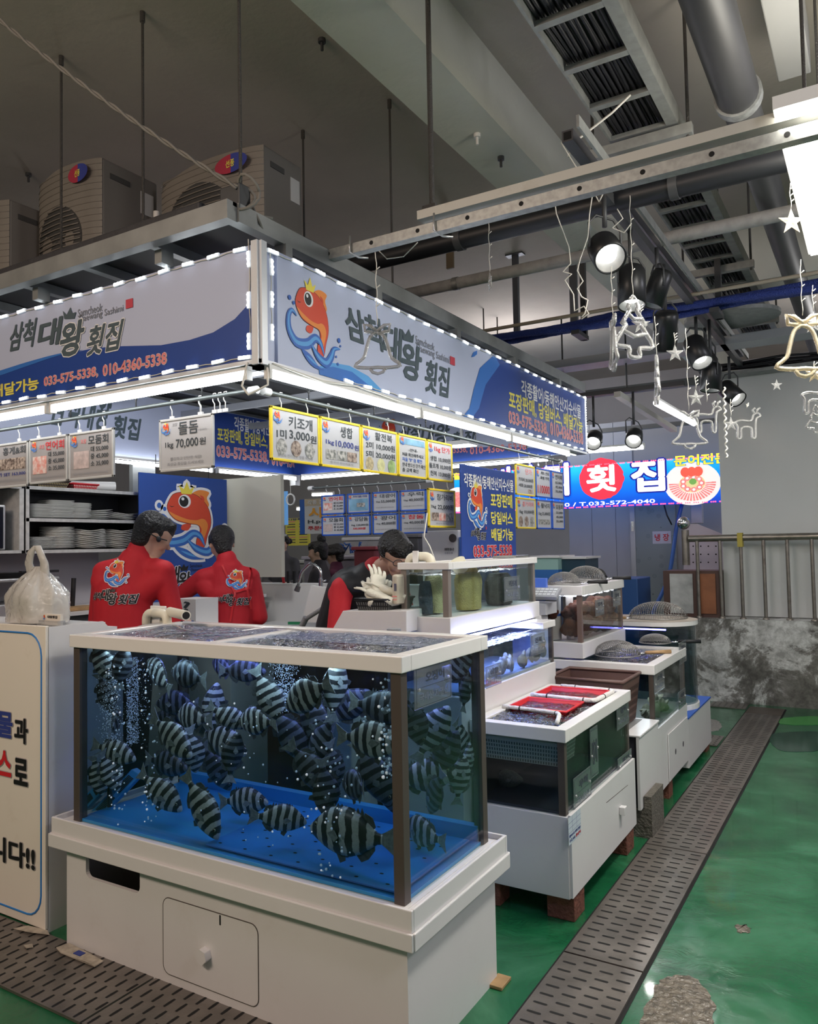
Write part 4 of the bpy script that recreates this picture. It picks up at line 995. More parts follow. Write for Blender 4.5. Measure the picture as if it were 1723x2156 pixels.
# round vent plate at the ladder's far end, cable bundle against the wall
t = thing('cable_bundle', 'tangled dark cable bundle on a tray above the right white wall', 'cables', (-.8, 7.85, 3.1))
MB().box(-1.35, 3, 7.8, 7.98, 3.05, 3.08).build('tray', galp, t)
random.seed(11); mb = MB()
for k in range(9):
    mb.tube([(-1.3+4.2*i/14, 7.83+.03*(k % 3), 3.11+.02*(k//3)+.03*random.random()*math.sin(i+k)) for i in range(15)], .012, 5)
mb.build('cables', MATS['cable_black'], t)['kind'] = 'stuff'
p = onz(1560, 690, 3.3)
t = thing('vent_plate', 'half round grey grille plate at the end of the cable ladder', 'vent', p)
R_ = .30; mb = MB(); c = Vector((p.x, 6.6, 3.25))
mb.prism([(c.x+R_*1.2*math.cos(a*PI/12), c.y+R_*math.sin(a*PI/12), c.z) for a in range(-12, 13)], (0, 0, .03)); mb.build('plate', galp, t)
# further steelwork in the distance (X direction)
def cross(label, px0, py0, px1, py1, z, w, h, mat, x0e=0, x1e=0):
    a, b_ = onz(px0, py0, z), onz(px1, py1, z); yy = (a.y+b_.y)/2
    o = MB().bar((a.x-x0e, yy, z), (b_.x+x1e, yy, z), w, h).build('steel_channel', mat); return tag(o, label, 'channel')
cross('wide pale steel tray crossing below the blue hoses', 1130, 775, 1480, 735, 3.15, .25, .07, M('steel_pale', (.36, .37, .39), .5, .3), 1.5, 1)
cross('dark steel channel crossing the hall above the far sign', 1235, 830, 1500, 800, 3.1, .06, .08, M('steel_dark', (.20, .21, .22), .5, .3), 2.5, .3)
cross('thin dark channel just above the red dotted far sign', 1250, 905, 1500, 890, 2.8, .05, .05, MATS['steel_dark'], 2.5, .2)
for k, (px, pt, pb, w) in enumerate([(1085, 535, 720, .05), (1205, 500, 690, .06)]):
    p = onz(px, pt, CZ); zb_ = ony(px, pb, p.y).z
    tag(MB().box(p.x-w/2, p.x+w/2, p.y-.02, p.y+.02, zb_, CZ).box(p.x-.08, p.x+.08, p.y-.04, p.y+.04, CZ-.015, CZ).build('ceiling_strut', M('strut_dark', (.12, .13, .15), .5, .4)), ['dark upright strut with a T-shaped head behind the star ornament', 'dark upright strut behind the two dangling white cords'][k], 'strut')
for k, (px, pt, pb) in enumerate([(1018, 650, 710), (1047, 668, 730), (1240, 490, 560)]):
    p = onz(px, pt, CZ); zb_ = max(2.6, ony(px, pb, p.y).z); rod_v(p.x, p.y, zb_, CZ, ['thin rod above the far half of the right sign, left one', 'thin rod above the far half of the right sign, right one', 'thin rod stub beside the large spotlight'][k], .008)
# slotted angle bracket by the beam
p = ony(945, 455, 5.2); tag(MB().box(p.x-.03, p.x+.03, 5.2, 5.22, ony(945, 565, 5.2).z, ony(945, 350, 5.2).z).build('slotted_angle', M('angle_brown', (.22, .17, .11), .6, .3)), 'brown slotted steel angle hanging behind the pipes beside the beam', 'bracket')
# black square tube with cable tie
a = onz(1180, 290, 3.25); b_ = onz(1255, 362, 3.25)
t = thing('square_tube', 'short dark square steel tube with an open end above the spotlights', 'tube', a)
sq = M('square_tube_dark', (.10, .10, .11), .4, .6)
MB().bar((-1.08, a.y, 3.25), (-1.05, 7.9, 3.25), .05, .05).build('tube_body', sq, t)
MB().bar((-1.08, a.y-.001, 3.25), (-1.08, a.y+.01, 3.25), .035, .035).build('tube_end', slot_m, t)
MB().tube([(-1.12, a.y+.12, 3.22), (-1.07, a.y+.14, 3.30), (-.93, a.y+.16, 3.38), (-.85, a.y+.17, 3.44)], .005, 6).build('cable_tie', cord_w, t)
# loose white cords looping down
for k, pts in enumerate([[(1162, 380), (1172, 450), (1198, 520), (1202, 555), (1186, 572), (1204, 577), (1190, 590), (1208, 620), (1210, 655), (1230, 645), (1240, 660), (1225, 672)],
                         [(1250, 395), (1242, 450), (1238, 500), (1222, 545), (1216, 570), (1228, 592), (1216, 608), (1225, 625), (1238, 632), (1232, 660), (1225, 668)],
                         [(1182, 300), (1200, 330), (1225, 370), (1248, 400), (1262, 425), (1270, 408)],
                         [(1300, 440), (1312, 460), (1290, 480), (1315, 490), (1330, 470)],
                         [(790, 520), (815, 545), (850, 540), (880, 510)]]):
    y_ = [3.0, 3.05, 3.0, 3.3, 2.75][k]
    q = [ony(x, y, y_) for x, y in pts]; s_ = []
    for i in range(len(q)-1):
        for t_ in (0, .33, .66): s_.append(q[i].lerp(q[i+1], t_))
    tag(MB().tube(s_+[q[-1]], .0024, 6).build('cord', cord_w), ['crumpled white cord dangling left of the large spotlight', 'second white cord dangling, its loop touching the first', 'white cord draped from the square tube over the trunking', 'white cord coiled at the spotlight track', 'thin white cord sagging under the steel channel'][k], 'cord')

# bright panel lamp at the top right
t = thing('panel_lamp', 'blazing white panel lamp cut by the right edge of the photo', 'lamp', (0.05, 3.25, 2.8))
MB().box(-.225, .16, 2.56, 3.98, 2.80, 2.84).build('housing', white_ir, t)
MB().box(-.215, .15, 2.57, 3.97, 2.79, 2.80).build('diffuser', emis('panel_glow', (1.0, .97, .86), 14), t)
for x, y in ((-.15, 2.8), (-.15, 3.8)): MB().cyl((x, y, 2.84), (x, y, CZ-.002), .006, n=8).build('suspension_rod', rodm2, t)
arealight('panel_lamp_glow', (-.03, .02, -.02), .36, 1.4, 26, (1.0, .96, .88), parent=t)

# spotlights on the track
track_x = -1.045
t = thing('light_track', 'dark lighting track along the aisle carrying the spotlights', 'track', (track_x, 5, 3.10))
MB().bar((track_x, 3.55, 3.14), (track_x, 7.8, 3.14), .045, .05).build('track_bar', dkmet, t)
MB().bar((track_x+.07, 3.0, 3.20), (track_x+.07, 7.8, 3.20), .012, .05).build('carrier', galp, t)
spm = M('spot_black', (.018, .019, .021), .35, .3)
spot_e = emis('spot_glow', (1.0, 1.0, .97), 12)
def spot(label, c, d, r, L_, lit=True, power=4, group='spotlights on the aisle track', top=3.12):
    """c: centre of the open end, d: where it points"""
    c = Vector(c); d = Vector(d).normalized(); back = c-d*L_
    t = thing('spotlight', label, 'spotlight', c, group)
    mb = MB(); u, w = circ_dirs(d); n = 28; rs = [(0, 0.001), (0, r*.8), (.02, r*.97), (.05, r), (L_, r), (L_, r*.92), (L_-.045, r*.72)]
    vs = []
    for h, q in rs:
        for i in range(n): a = 2*PI*i/n; vs.append(back+d*h+u*math.cos(a)*q+w*math.sin(a)*q)
    mb.add(vs, [(i*n+j, i*n+(j+1) % n, (i+1)*n+(j+1) % n, (i+1)*n+j) for i in range(len(rs)-1) for j in range(n)], True)
    mb.build('spot_housing', spm, t)
    mb = MB(); q0 = c-d*.04; q1 = c-d*.006
    for p_, q_ in ((q0, r*.78), (q1, r*.905)): pass
    vs = [q0+u*math.cos(2*PI*i/n)*r*.52+w*math.sin(2*PI*i/n)*r*.52 for i in range(n)]+[q1+u*math.cos(2*PI*i/n)*r*.90+w*math.sin(2*PI*i/n)*r*.90 for i in range(n)]
    mb.add(vs, [(i, (i+1) % n, n+(i+1) % n, n+i) for i in range(n)], True); mb.build('reflector', M('spot_reflector', (.28, .28, .27), .4), t)
    mb = MB(); mb.poly([q0+u*math.cos(2*PI*i/n)*r*.52+w*math.sin(2*PI*i/n)*r*.52 for i in range(n)][::-1]); mb.build('lamp_face', spot_e if lit else M('spot_off', (.25, .25, .25), .4), t)
    m_ = back.lerp(c, .45); s_ = u if abs(u.z) < abs(w.z) else w
    MB().tube([m_+s_*r*1.08, m_+s_*r*1.1+Vector((0, 0, r*1.5)), Vector((m_.x, m_.y, 0))+s_*r*.6+Vector((0, 0, min(top, m_.z+r*2.1))), Vector((m_.x, m_.y, 0))-s_*r*.6+Vector((0, 0, min(top, m_.z+r*2.1))), m_-s_*r*1.1+Vector((0, 0, r*1.5)), m_-s_*r*1.08], .006, 6).tube([(m_.x, m_.y, m_.z+r*1.5), (m_.x, m_.y, top)], .012, 8).build('yoke', dkmet, t)
    if lit and power:
        l = bpy.data.lights.new('spotlight_beam', 'SPOT'); l.energy = power; l.spot_size = 1.5; l.spot_blend = .6; l.shadow_soft_size = .04; l.color = (1, .99, .95)
        o = bpy.data.objects.new('spotlight_beam', l); COL.objects.link(o); o.parent = t; o.location = d*.02
        o.rotation_euler = d.to_track_quat('-Z', 'Y').to_euler()
    return t
def at(px, py, y): return ony(px, py, y)
spot('largest spotlight, its glowing face turned to the camera', at(1286, 545, 3.5), (.38, -.55, -.62), .075, .17, True, 18)
spot('second spotlight, pointing down above the clear tree ornament', at(1331, 645, 4.0), (.05, -.25, -1), .072, .22, True, 18)
spot('third spotlight, unlit and pointing down behind the tree ornament', at(1372, 645, 4.35), (-.35, -.1, -1), .06, .20, False)
spot('fourth spotlight, turned away from the camera above the small star', at(1400, 735, 4.7), (-.2, .5, -1), .07, .22, False)
spot('fifth spotlight, glowing disc facing the aisle left of its neighbour', onx(1480, 765, -1.03), (.42, -.42, -1), .078, .23, True, 16)
spot('sixth spotlight, glowing disc just right of the fifth', onx(1499, 787, -1.03), (.42, -.42, -1), .078, .23, True, 16)
spot('seventh spotlight, only its lower rim lit, above the reindeer ornament', at(1495, 823, 6.0), (-.1, -.1, -1), .072, .20, False)
spot('last spotlight of the track, tilted to the right against the white wall', onx(1556, 842, -1.0), (.70, -.40, -.8), .078, .22, True, 12)
spot('left one of the two small spotlights beyond the end of the right sign', at(1249, 934, 7.0), (.1, -.8, -.6), .075, .15, True, 8, 'spotlights above the far sign', 2.85)
spot('right one of the two small spotlights beyond the end of the right sign', at(1334, 930, 7.0), (.1, -.8, -.6), .075, .15, True, 8, 'spotlights above the far sign', 2.85)
tag(MB().bar((-2.6, 7.03, 2.87), (-1.4, 7.03, 2.87), .05, .04).cyl((-1.9, 7.03, 2.88), (-1.9, 7.03, 3.62), .008).cyl((-2.5, 7.03, 2.88), (-2.5, 7.03, 3.62), .008).build('light_bar', dkmet), 'dark bar carrying the two small spotlights above the far sign', 'bar')
tag(MB().box(-.315, -.18, 1.6, 3.9, 3.6, 3.8).build('air_duct', M('duct_grey', (.33, .33, .32), .5, .2), bevel=.006), 'grey rectangular duct under the ceiling left of the panel lamp', 'duct')
# slanted tube light and far tube lights
a = at(1382, 848, 5.4); b_ = at(1462, 892, 7.1)
tubelight('slanting tube light behind the bell ornament', a, b_, 5, 'tube lights of the hall', .022)
tubelight('tube light just above the far blue sign', at(1238, 950, 7.3), at(1358, 941, 7.3), 5, 'tube lights of the hall', .02)
tag(MB().bar(at(1300, 830, 6.8), at(1420, 905, 8.5), .06, .05).build('cable_trunking', ch), 'slanting pale trunking behind the tree ornament', 'trunking')

# clear acrylic ornaments on light strings
orn = clear('acrylic_clear', (.80, .80, .80), .22, .12, bump=.5, bscale=160, diff=.38, dcol=(.55, .55, .54))
ornw = clear('acrylic_warm', (.85, .76, .6), .2, .12, bump=.5, bscale=160, diff=.6, dcol=(.75, .66, .45))
def pathtube(mb, pts, r, P_, sc, closed=True): mb.tube([P_+Vector((U_.x*x*sc, U_.y*x*sc, z*sc)) for x, z in pts], r, 6, closed)
U_ = Vector((.86, .51, 0))
def star_pts(): return [((.5 if i % 2 == 0 else .2)*math.sin(PI*i/5), (.5 if i % 2 == 0 else .2)*math.cos(PI*i/5)) for i in range(10)]
OR = {
 'bell': [[(0, .33), (.14, .25), (.22, .02), (.28, -.18), (.46, -.34), (.18, -.38), (0, -.37), (-.18, -.38), (-.46, -.34), (-.28, -.18), (-.22, .02), (-.14, .25)], [(-.16, -.39), (-.1, -.47), (0, -.5), (.1, -.47), (.16, -.39)], [(0, .36), (.14, .48), (.26, .50), (.24, .36), (.08, .34)], [(0, .36), (-.14, .48), (-.26, .50), (-.24, .36), (-.08, .34)]],
 'tree': [[(0, .5), (.1, .3), (.06, .28), (.22, .05), (.14, .04), (.36, -.28), (.1, -.32), (.1, -.46), (-.1, -.46), (-.1, -.32), (-.36, -.28), (-.14, .04), (-.22, .05), (-.06, .28), (-.1, .3)], [(-.1, .22), (.0, .14), (.16, .16)], [(-.2, -.06), (0, -.14), (.24, -.08)]],
 'deer': [[(-.38, .05), (-.2, .12), (.12, .10), (.2, .28), (.34, .34), (.42, .24), (.30, .18), (.26, -.02), (.24, -.42), (.14, -.42), (.12, -.12), (-.18, -.12), (-.2, -.42), (-.32, -.42), (-.30, -.08)], [(.24, .32), (.18, .44), (.26, .5)], [(.30, .33), (.34, .46), (.42, .5)]],
}
def ornament(kind, label, px, py, y, s, top_py, mat=None, turn=None, bare=False):
    global U_
    U_ = Vector((.86, .51, 0)) if turn is None else Vector((math.cos(turn), math.sin(turn), 0))
    c = ony(px, py, y); mat = mat or orn
    nm = {'star': 'star_ornament', 'bell': 'bell_ornament', 'tree': 'tree_ornament', 'deer': 'reindeer_ornament'}[kind]
    t = thing(nm, label, 'ornament', c, 'clear ornaments hanging on light strings')
    if kind == 'star':
        N_ = U_.cross(Vector((0, 0, 1))); mb = MB(); pts = [c+Vector((U_.x*x*s, U_.y*x*s, z*s)) for x, z in star_pts()]
        vs = pts+[c+N_*s*.09, c-N_*s*.09]
        mb.add(vs, [(i, (i+1) % 10, 10) for i in range(10)]+[((i+1) % 10, i, 11) for i in range(10)], False)
        mb.build('star_body', mat, t)
    else:
        mb = MB(); r = s*.036
        for k, path in enumerate(OR[kind]):
            q = spline(path, 3) if len(path) > 6 else path
            mb.tube([c+Vector((U_.x*x*s, U_.y*x*s, z*s)) for x, z in q], r, 6, closed=len(path) > 6)
        mb.build('figure', mat, t)
    zt2 = ony(px, top_py, y).z; z0 = c.z+s*.5
    if zt2 > z0+.02:
        mb = MB(); k = int((zt2-z0)/.02)+2
        mb.tube([(c.x+.002*math.sin(i*1.3), c.y+.002*math.cos(i*1.3), z0+(zt2-z0)*i/k) for i in range(k+1)], .0014, 5)
        for i in range(1, 4): q = Vector((c.x, c.y, z0+(zt2-z0)*i/4)); mb.tube([q, q+Vector((.010, .005, .010))], .0018, 5)
        mb.build('string', cord_w, t)
O = ornament
O('star', 'clear star hanging alone before the grey pipe, left of the spotlights', 1032, 594, 2.9, .09, 465, turn=2.2)
O('bell', 'large clear bell with a bow hanging in front of the shop lettering', 795, 735, 1.95, .15, 530)
O('star', 'golden lit star beside the blazing panel lamp', 1667, 467, 3.0, .095, 385, ornw)
O('bell', 'bell with a bow at the right edge below the panel lamp', 1693, 728, 3.0, .215, 545, ornw)
O('star', 'star overlapping the right edge bell', 1714, 680, 3.1, .085, 600)
O('deer', 'reindeer under the bell at the right edge', 1718, 835, 3.1, .13, 760)
O('star', 'small warm star just above the right edge reindeer', 1716, 788, 3.12, .07, 770, ornw)
O('tree', 'small tree at the very right edge below the reindeer', 1719, 883, 3.1, .10, 865)
O('tree', 'big clear tree hanging directly under the second spotlight', 1335, 690, 2.95, .24, 410, turn=.9)
O('bell', 'narrow clear bell seen edge on left of the big tree', 1292, 725, 2.9, .20, 560, turn=2.0)
O('star', 'star hanging inside the outline of the big tree', 1350, 683, 3.05, .08, 640)
O('tree', 'slim clear tree above the slanting tube light', 1384, 800, 3.1, .19, 665, turn=1.9)
O('star', 'star hanging right of the slim tree', 1422, 744, 3.3, .078, 700)
O('bell', 'clear bell with a bow in front of the end of the slanting tube light', 1452, 905, 3.4, .16, 690)
O('star', 'star above the left reindeer', 1466, 838, 3.4, .075, 790)
O('deer', 'left reindeer, hanging below the lit spotlights', 1490, 880, 3.5, .14, 800)
O('star', 'star on the white wall beside the faint reindeer', 1540, 893, 3.9, .07, 840)
O('deer', 'right faint reindeer against the white wall', 1574, 893, 4.2, .16, 850)
O('star', 'faint lone star high on the white wall', 1636, 811, 4.2, .06, 800)
mb = MB(); p = ony(1525, 815, 3.8); q = ony(1527, 965, 3.8)
k = 60; mb.tube([(p.x+.005*math.sin(i), p.y+.005*math.cos(i), p.z+(q.z-p.z)*i/k) for i in range(k+1)], .004, 5); tag(mb.build('light_strand', cord_w), 'bare strand of tiny lights hanging at the edge of the white wall', 'light string')
# ---------------------------------------------------------------- tanks
glass = clear('tank_glass', (.93, .96, .96), .05, .01)
water = clear('tank_water', (.50, .60, .67), .02, .03)
water_g = clear('tank_water_murky', (.45, .55, .52), .02, .03)
surf = clear('water_surface', (.45, .50, .60), .42, .03, bump=1.0, bscale=34)
surf2 = clear('water_surface_dark', (.30, .32, .32), .32, .04, bump=1.0, bscale=30)
plate_c = clear('label_acrylic', (.80, .83, .84), .12, .05, diff=.13, dcol=(.5, .55, .57))
uv_e = emis('strip_violet', (.20, .18, 1.0), 7); wl_e = emis('strip_white_blue', (.55, .7, 1.0), 7)
rimm = M('rim_white', (.78, .76, .74), .22, dirt=.12, dirtcol=(.5, .42, .3))

def tank_glass(t, x0, x1, y0, y1, z0, z1, th=.008, post=.03, wz=None, wm=None, sm=None, floor_m=None, walls='flrb', pm=None):
    """panes, corner posts, water body and rippled surface"""
    for k, (a, b_, c, d) in {'f': (x0, x1, y0, y0+th), 'b': (x0, x1, y1-th, y1), 'l': (x0, x0+th, y0, y1), 'r': (x1-th, x1, y0, y1)}.items():
        if k in walls: MB().box(a, b_, c, d, z0, z1).build('glass_pane', glass, t)
    q = post
    for x, y in ((x0, y0), (x1-q, y0), (x0, y1-q), (x1-q, y1-q)):
        MB().box(x-.001, x+q+.001, y-.001, y+q+.001, z0, z1).build('corner_post', pm or postm, t, bevel=.002)
    wz = wz or z1-.01
    e = th+.003
    # water: side faces only, thin tint
    mb = MB(); vs = [(x0+e, y0+e), (x1-e, y0+e), (x1-e, y1-e), (x0+e, y1-e)]
    P = [(x, y, z0+.012) for x, y in vs]+[(x, y, wz-.002) for x, y in vs]
    mb.add(P, [(0, 1, 5, 4), (1, 2, 6, 5), (2, 3, 7, 6), (3, 0, 4, 7)], False); mb.build('water', wm or water, t)
    nx, ny = max(8, int((x1-x0)/.012)), max(8, int((y1-y0)/.012)); random.seed(nx*ny); ph = [random.random()*9 for _ in range(6)]
    vs = []; fs = []
    for j in range(ny+1):
        for i in range(nx+1):
            x = x0+e+(x1-x0-2*e)*i/nx; y = y0+e+(y1-y0-2*e)*j/ny
            vs.append((x, y, wz+.0016*(.5*math.sin(140*x+90*y+ph[3])+.5*math.sin(120*y-100*x+ph[4])+math.sin(37*x+ph[0]+3*math.sin(21*y))+math.sin(43*y+ph[1]+2*math.sin(30*x))+.7*math.sin(81*x+60*y+ph[2]))))
    for j in range(ny):
        for i in range(nx): a = j*(nx+1)+i; fs.append((a, a+1, a+nx+2, a+nx+1))
    MB().add(vs, fs, True).build('water_surface', sm or surf, t)
    if floor_m: MB().box(x0+e, x1-e, y0+e, y1-e, z0+.001, z0+.011).build('tank_floor', floor_m, t)
def rim(t, x0, x1, y0, y1, z0, z1, w=.045, bars=(), o=.012, mat=None):
    mb = MB(); a, b_, c, d = x0-o, x1+o, y0-o, y1+o
    mb.box(a, b_, c, c+w, z0, z1).box(a, b_, d-w, d, z0, z1).box(a, a+w, c+w, d-w, z0, z1).box(b_-w, b_, c+w, d-w, z0, z1)
    for x in bars: mb.box(x-.02, x+.02, c+w, d-w, z1-.018, z1-.002)
    return mb.build('top_rim', mat or rimm, t, bevel=.003)
def plate(label, F, l1, l2, big=.5, tall=False):
    """clear acrylic name plate stuck on the glass"""
    t = thing('name_plate', label, 'name plate', F.p(.5, .5), 'clear name plates on the tanks')
    MB().prism([F.p(0, 0, .001), F.p(1, 0, .001), F.p(1, 1, .001), F.p(0, 1, .001)], F.N*.004).build('plate', plate_c, t, bevel=.001)
    mb = MB(); lm = M('plate_print', (.05, .06, .08), .5)
    if tall: put(mb, F, l1, .2, .25, .8, .75, lm, .03, .006)
    else: put(mb, F, l1, .28, .58, .78, .84, lm, .035, .006); put(mb, F, l2, .12, .16, .88, .36, M('plate_print_faint', (.16, .18, .22), .5), .01, .006); rect(mb, F, .06, .49, .94, .50, lm, .0055)
    for a, b_, c, d in ((.04, .04, .96, .05), (.04, .95, .96, .96), (.04, .04, .05, .96), (.95, .04, .96, .96)): rect(mb, F, a, b_, c, d, lm, .0055)
    mb.build('lettering', None, t)
    mb = MB()
    for u, v in ((.10, .45), (.90, .55)): mb.ell(F.p(u, v, .006), .006, .006, .006, 8, 6)
    mb.build('suction_cup', clear('suction_cup', (.8, .8, .8), .3, .1, diff=.3, dcol=(.8, .8, .8)), t)
    return t

# ---- tank 1: the big front tank
T1 = dict(x0=-2.69, x1=-1.20, y0=1.93, y1=2.485)
t1 = thing('fish_tank', 'big front fish tank full of striped fish on a white cabinet', 'fish tank', (-1.94, 2.2, 0))
bx0, bx1, by0, by1 = -2.712, -1.185, 1.915, 2.50
# cabinet front with a rounded slot opening
def rrect(x0, x1, z0, z1, r, n=5):
    out = []
    for cx, cz, a0 in ((x1-r, z0+r, -90), (x1-r, z1-r, 0), (x0+r, z1-r, 90), (x0+r, z0+r, 180)):
        for i in range(n+1): a = math.radians(a0+90*i/n); out.append((cx+r*math.cos(a), cz+r*math.sin(a)))
    return out
def holed_panel(mat, name, parent, outer, holes, y, th, bevel=0, axis='y'):
    bm = bmesh.new(); loops = []
    for lp in [outer]+holes:
        vs = [bm.verts.new((x, y, z) if axis == 'y' else (y, x, z)) for x, z in lp]
        loops.append([bm.edges.new((vs[i], vs[(i+1) % len(vs)])) for i in range(len(vs))])
    bmesh.ops.triangle_fill(bm, use_beauty=True, use_dissolve=False, edges=[e for l in loops for e in l])
    g = bmesh.ops.extrude_face_region(bm, geom=bm.faces[:])
    bmesh.ops.translate(bm, verts=[v for v in g['geom'] if isinstance(v, bmesh.types.BMVert)], vec=(0, th, 0) if axis == 'y' else (th, 0, 0))
    bmesh.ops.recalc_face_normals(bm, faces=bm.faces)
    me = bpy.data.meshes.new(name); bm.to_mesh(me); bm.free(); me.materials.append(mat)
    o = bpy.data.objects.new(name, me); COL.objects.link(o)
    if parent: attach(o, parent)
    return o
def slotp(px0, py0, px1, py1, y): a = ony(px0, py0, y); b_ = ony(px1, py1, y); return a.x, b_.x, b_.z, a.z
c6 = lambda a, b_: (100+a*.5572, 1700+b_*.5572)
sx = (ony(*c6(145, 215), by0).x, ony(*c6(349, 280), by0).x, ony(*c6(150, 265), by0).z, ony(*c6(160, 178), by0).z+.005)
holed_panel(white_pl, 'cabinet_front', t1, [(bx0, 0.0), (bx1, 0.0), (bx1, .47), (bx0, .47)], [rrect(sx[0], sx[1], sx[2], sx[3], .025)], by0, .015)
mb = MB().box(bx0, bx0+.015, by0+.015, by1, 0, .47).box(bx1-.015, bx1, by0+.015, by1, 0, .47).box(bx0+.015, bx1-.015, by1-.015, by1, 0, .47)
mb.build('cabinet_body', white_pl, t1)
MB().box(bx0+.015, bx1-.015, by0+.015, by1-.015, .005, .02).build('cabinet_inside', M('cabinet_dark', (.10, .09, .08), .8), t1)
# hatch with knob
h0 = ony(*c6(440, 600), by0); h1 = ony(*c6(797, 600), by0); hz0 = ony(*c6(620, 690), by0).z; hz1 = ony(*c6(620, 392), by0).z
hp = rrect(h0.x, h1.x, hz0, hz1, .03)
hatch = holed_panel(white_pl, 'hatch', t1, hp, [], by0-.0015, .002)
MB().tube([(x, by0-.001, z) for x, z in rrect(h0.x-.001, h1.x+.001, hz0-.001, hz1+.001, .03)], .0016, 4, closed=True).build('hatch_gap', M('gap_dark', (.08, .07, .06), .8), t1)
kp = ony(*c6(601, 553), by0); q = MB().cyl((kp.x, by0-.028, kp.z), (kp.x, by0-.002, kp.z), .026, n=6); k_ = q.build('knob', white_pl, None, bevel=.003); k_.parent = hatch; k_.location = -wpos(hatch)
mkp = ony(*c6(654, 425), by0); MB().box(mkp.x-.003, mkp.x+.003, by0-.0025, by0-.001, mkp.z-.016, mkp.z+.016).build('pen_mark', art_k, t1)
# tray round the glass
tr = [(-2.765, -1.150, 1.885, 2.535)]
x0, x1, y0, y1 = tr[0]
mb = MB()
for a, b_, c, d in ((x0, x1, y0, y0+.012), (x0, x1, y1-.012, y1), (x0, x0+.012, y0+.012, y1-.012), (x1-.012, x1, y0+.012, y1-.012)): mb.box(a, b_, c, d, .385, .485)
for a, b_, c, d in ((x0-.006, x1+.006, y0-.010, y0), (x0-.006, x1+.006, y1, y1+.010), (x0-.010, x0, y0, y1), (x1, x1+.010, y0, y1)): mb.box(a, b_, c, d, .375, .425)
mb.box(x0+.012, x1-.012, y0+.012, y1-.012, .455, .467); mb.build('drip_tray', white_pl, t1, bevel=.003)
bfl = M('tank_blue_floor', (.03, .27, .58), .35)
tank_glass(t1, **T1, z0=.468, z1=1.135, post=.034, wz=1.170, floor_m=bfl)
MB().box(-2.67, -1.22, 2.44, 2.475, .48, .53).build('floor_upstand', bfl, t1)
rim(t1, **T1, z0=1.132, z1=1.18, w=.055, bars=(-2.0,))
# perforated plate on the tank floor, right half
mb = MB().m(M('plate_blue', (.02, .20, .52), .4)).box(-2.02, -1.24, 1.96, 2.42, .485, .490).m(slot_m)
for j in range(8):
    for i in range(13):
        if (i+j) % 2 == 0: cx, cy = -1.98+.057*i, 1.99+.055*j; mb.poly([(cx+.008*math.cos(a*PI/3), cy+.005*math.sin(a*PI/3), .4907) for a in range(6)])
mb.build('perforated_plate', None, t1)
# violet LED strip under the rim
MB().box(-2.35, -2.05, 2.20, 2.215, 1.118, 1.124).build('led_strip', uv_e, t1); MB().box(-1.95, -1.35, 2.20, 2.215, 1.118, 1.124).build('led_strip', wl_e, t1)
arealight('tank_strip_light', (0.10, .0, 1.116), 1.3, .05, 3.0, (.26, .30, 1.0), parent=t1)
arealight('tank_pane_light', (0.0, -.18, 1.116), 1.3, .05, 1.6, (.70, .88, 1.0), parent=t1)
# outflow pipes at the back rim
t = thing('outflow_pipe', 'cream plastic elbow pipes clamped to the back of the front tank', 'pipe', (-2.45, 2.45, 1.18))
def P1(px, py, y=2.44): return ony(px, py, y)
def bend(pts, n=5):
    q = [Vector(p) for p in pts]; out = [q[0]]
    for i in range(1, len(q)-1):
        a, b_, c = q[i-1], q[i], q[i+1]; r = min((a-b_).length, (c-b_).length, .035)
        s, e = b_+(a-b_).normalized()*r, b_+(c-b_).normalized()*r
        for k in range(n+1): u = k/n; out.append(s*(1-u)**2+b_*2*u*(1-u)+e*u*u)
    out.append(q[-1]); return out
MB().tube(bend([P1(308, 1330), P1(308, 1290), P1(345, 1290), P1(345, 1330)]), .019, 12).build('elbow', cream, t)
MB().tube(bend([P1(352, 1330, 2.40), P1(352, 1292, 2.40), P1(325, 1292, 2.40)]), .02, 12).build('elbow', cream, t)
a, b_ = P1(358, 1288, 2.42), P1(392, 1296, 2.33)
mb = MB().m(cream).cyl(a, b_, .021, n=16).m(slot_m); d = (b_-a).normalized(); mb.cyl(b_+d*.0002, b_+d*.0012, .016, n=14); mb.build('spout', None, t)
a = P1(320, 1310, 2.46); MB().box(a.x-.01, a.x+.09, 2.458, 2.468, 1.13, P1(340, 1276, 2.46).z).build('clamp_plate', white_ir, t, bevel=.003)
# airline and black cord on the rim
q = [ony(300, 1324, 2.35), ony(340, 1312, 2.40), ony(370, 1318, 2.38), ony(390, 1326, 2.3), ony(430, 1332, 2.3), ony(500, 1330, 2.35), ony(560, 1322, 2.4), ony(610, 1324, 2.40), ony(622, 1332, 2.3)]
tag(MB().tube(spline([tuple(v) for v in q], 6)[:-6], .004, 6).build('air_hose', clear('hose_clear', (.8, .8, .8), .3, .1, diff=.5, dcol=(.75, .75, .75))), 'clear air hose snaking across the top of the front tank', 'hose')
q = [ony(385, 1308, 2.47), ony(378, 1312, 2.46), ony(388, 1318, 2.45), ony(394, 1316, 2.45), ony(390, 1322, 2.44)]
tag(MB().tube(q, .005, 6).build('power_cable', black), 'short black cord knotted at the back rim of the front tank', 'cable')
plate('name plate reading 오징어 on the right side of the front tank', Frame((T1['x1']+.002, onx(869, 1450, -1.2).y, onx(869, 1497, -1.2).z), (0, 1, 0), (0, 0, 1), .235, .125), '오징어', '국내산 자연산')
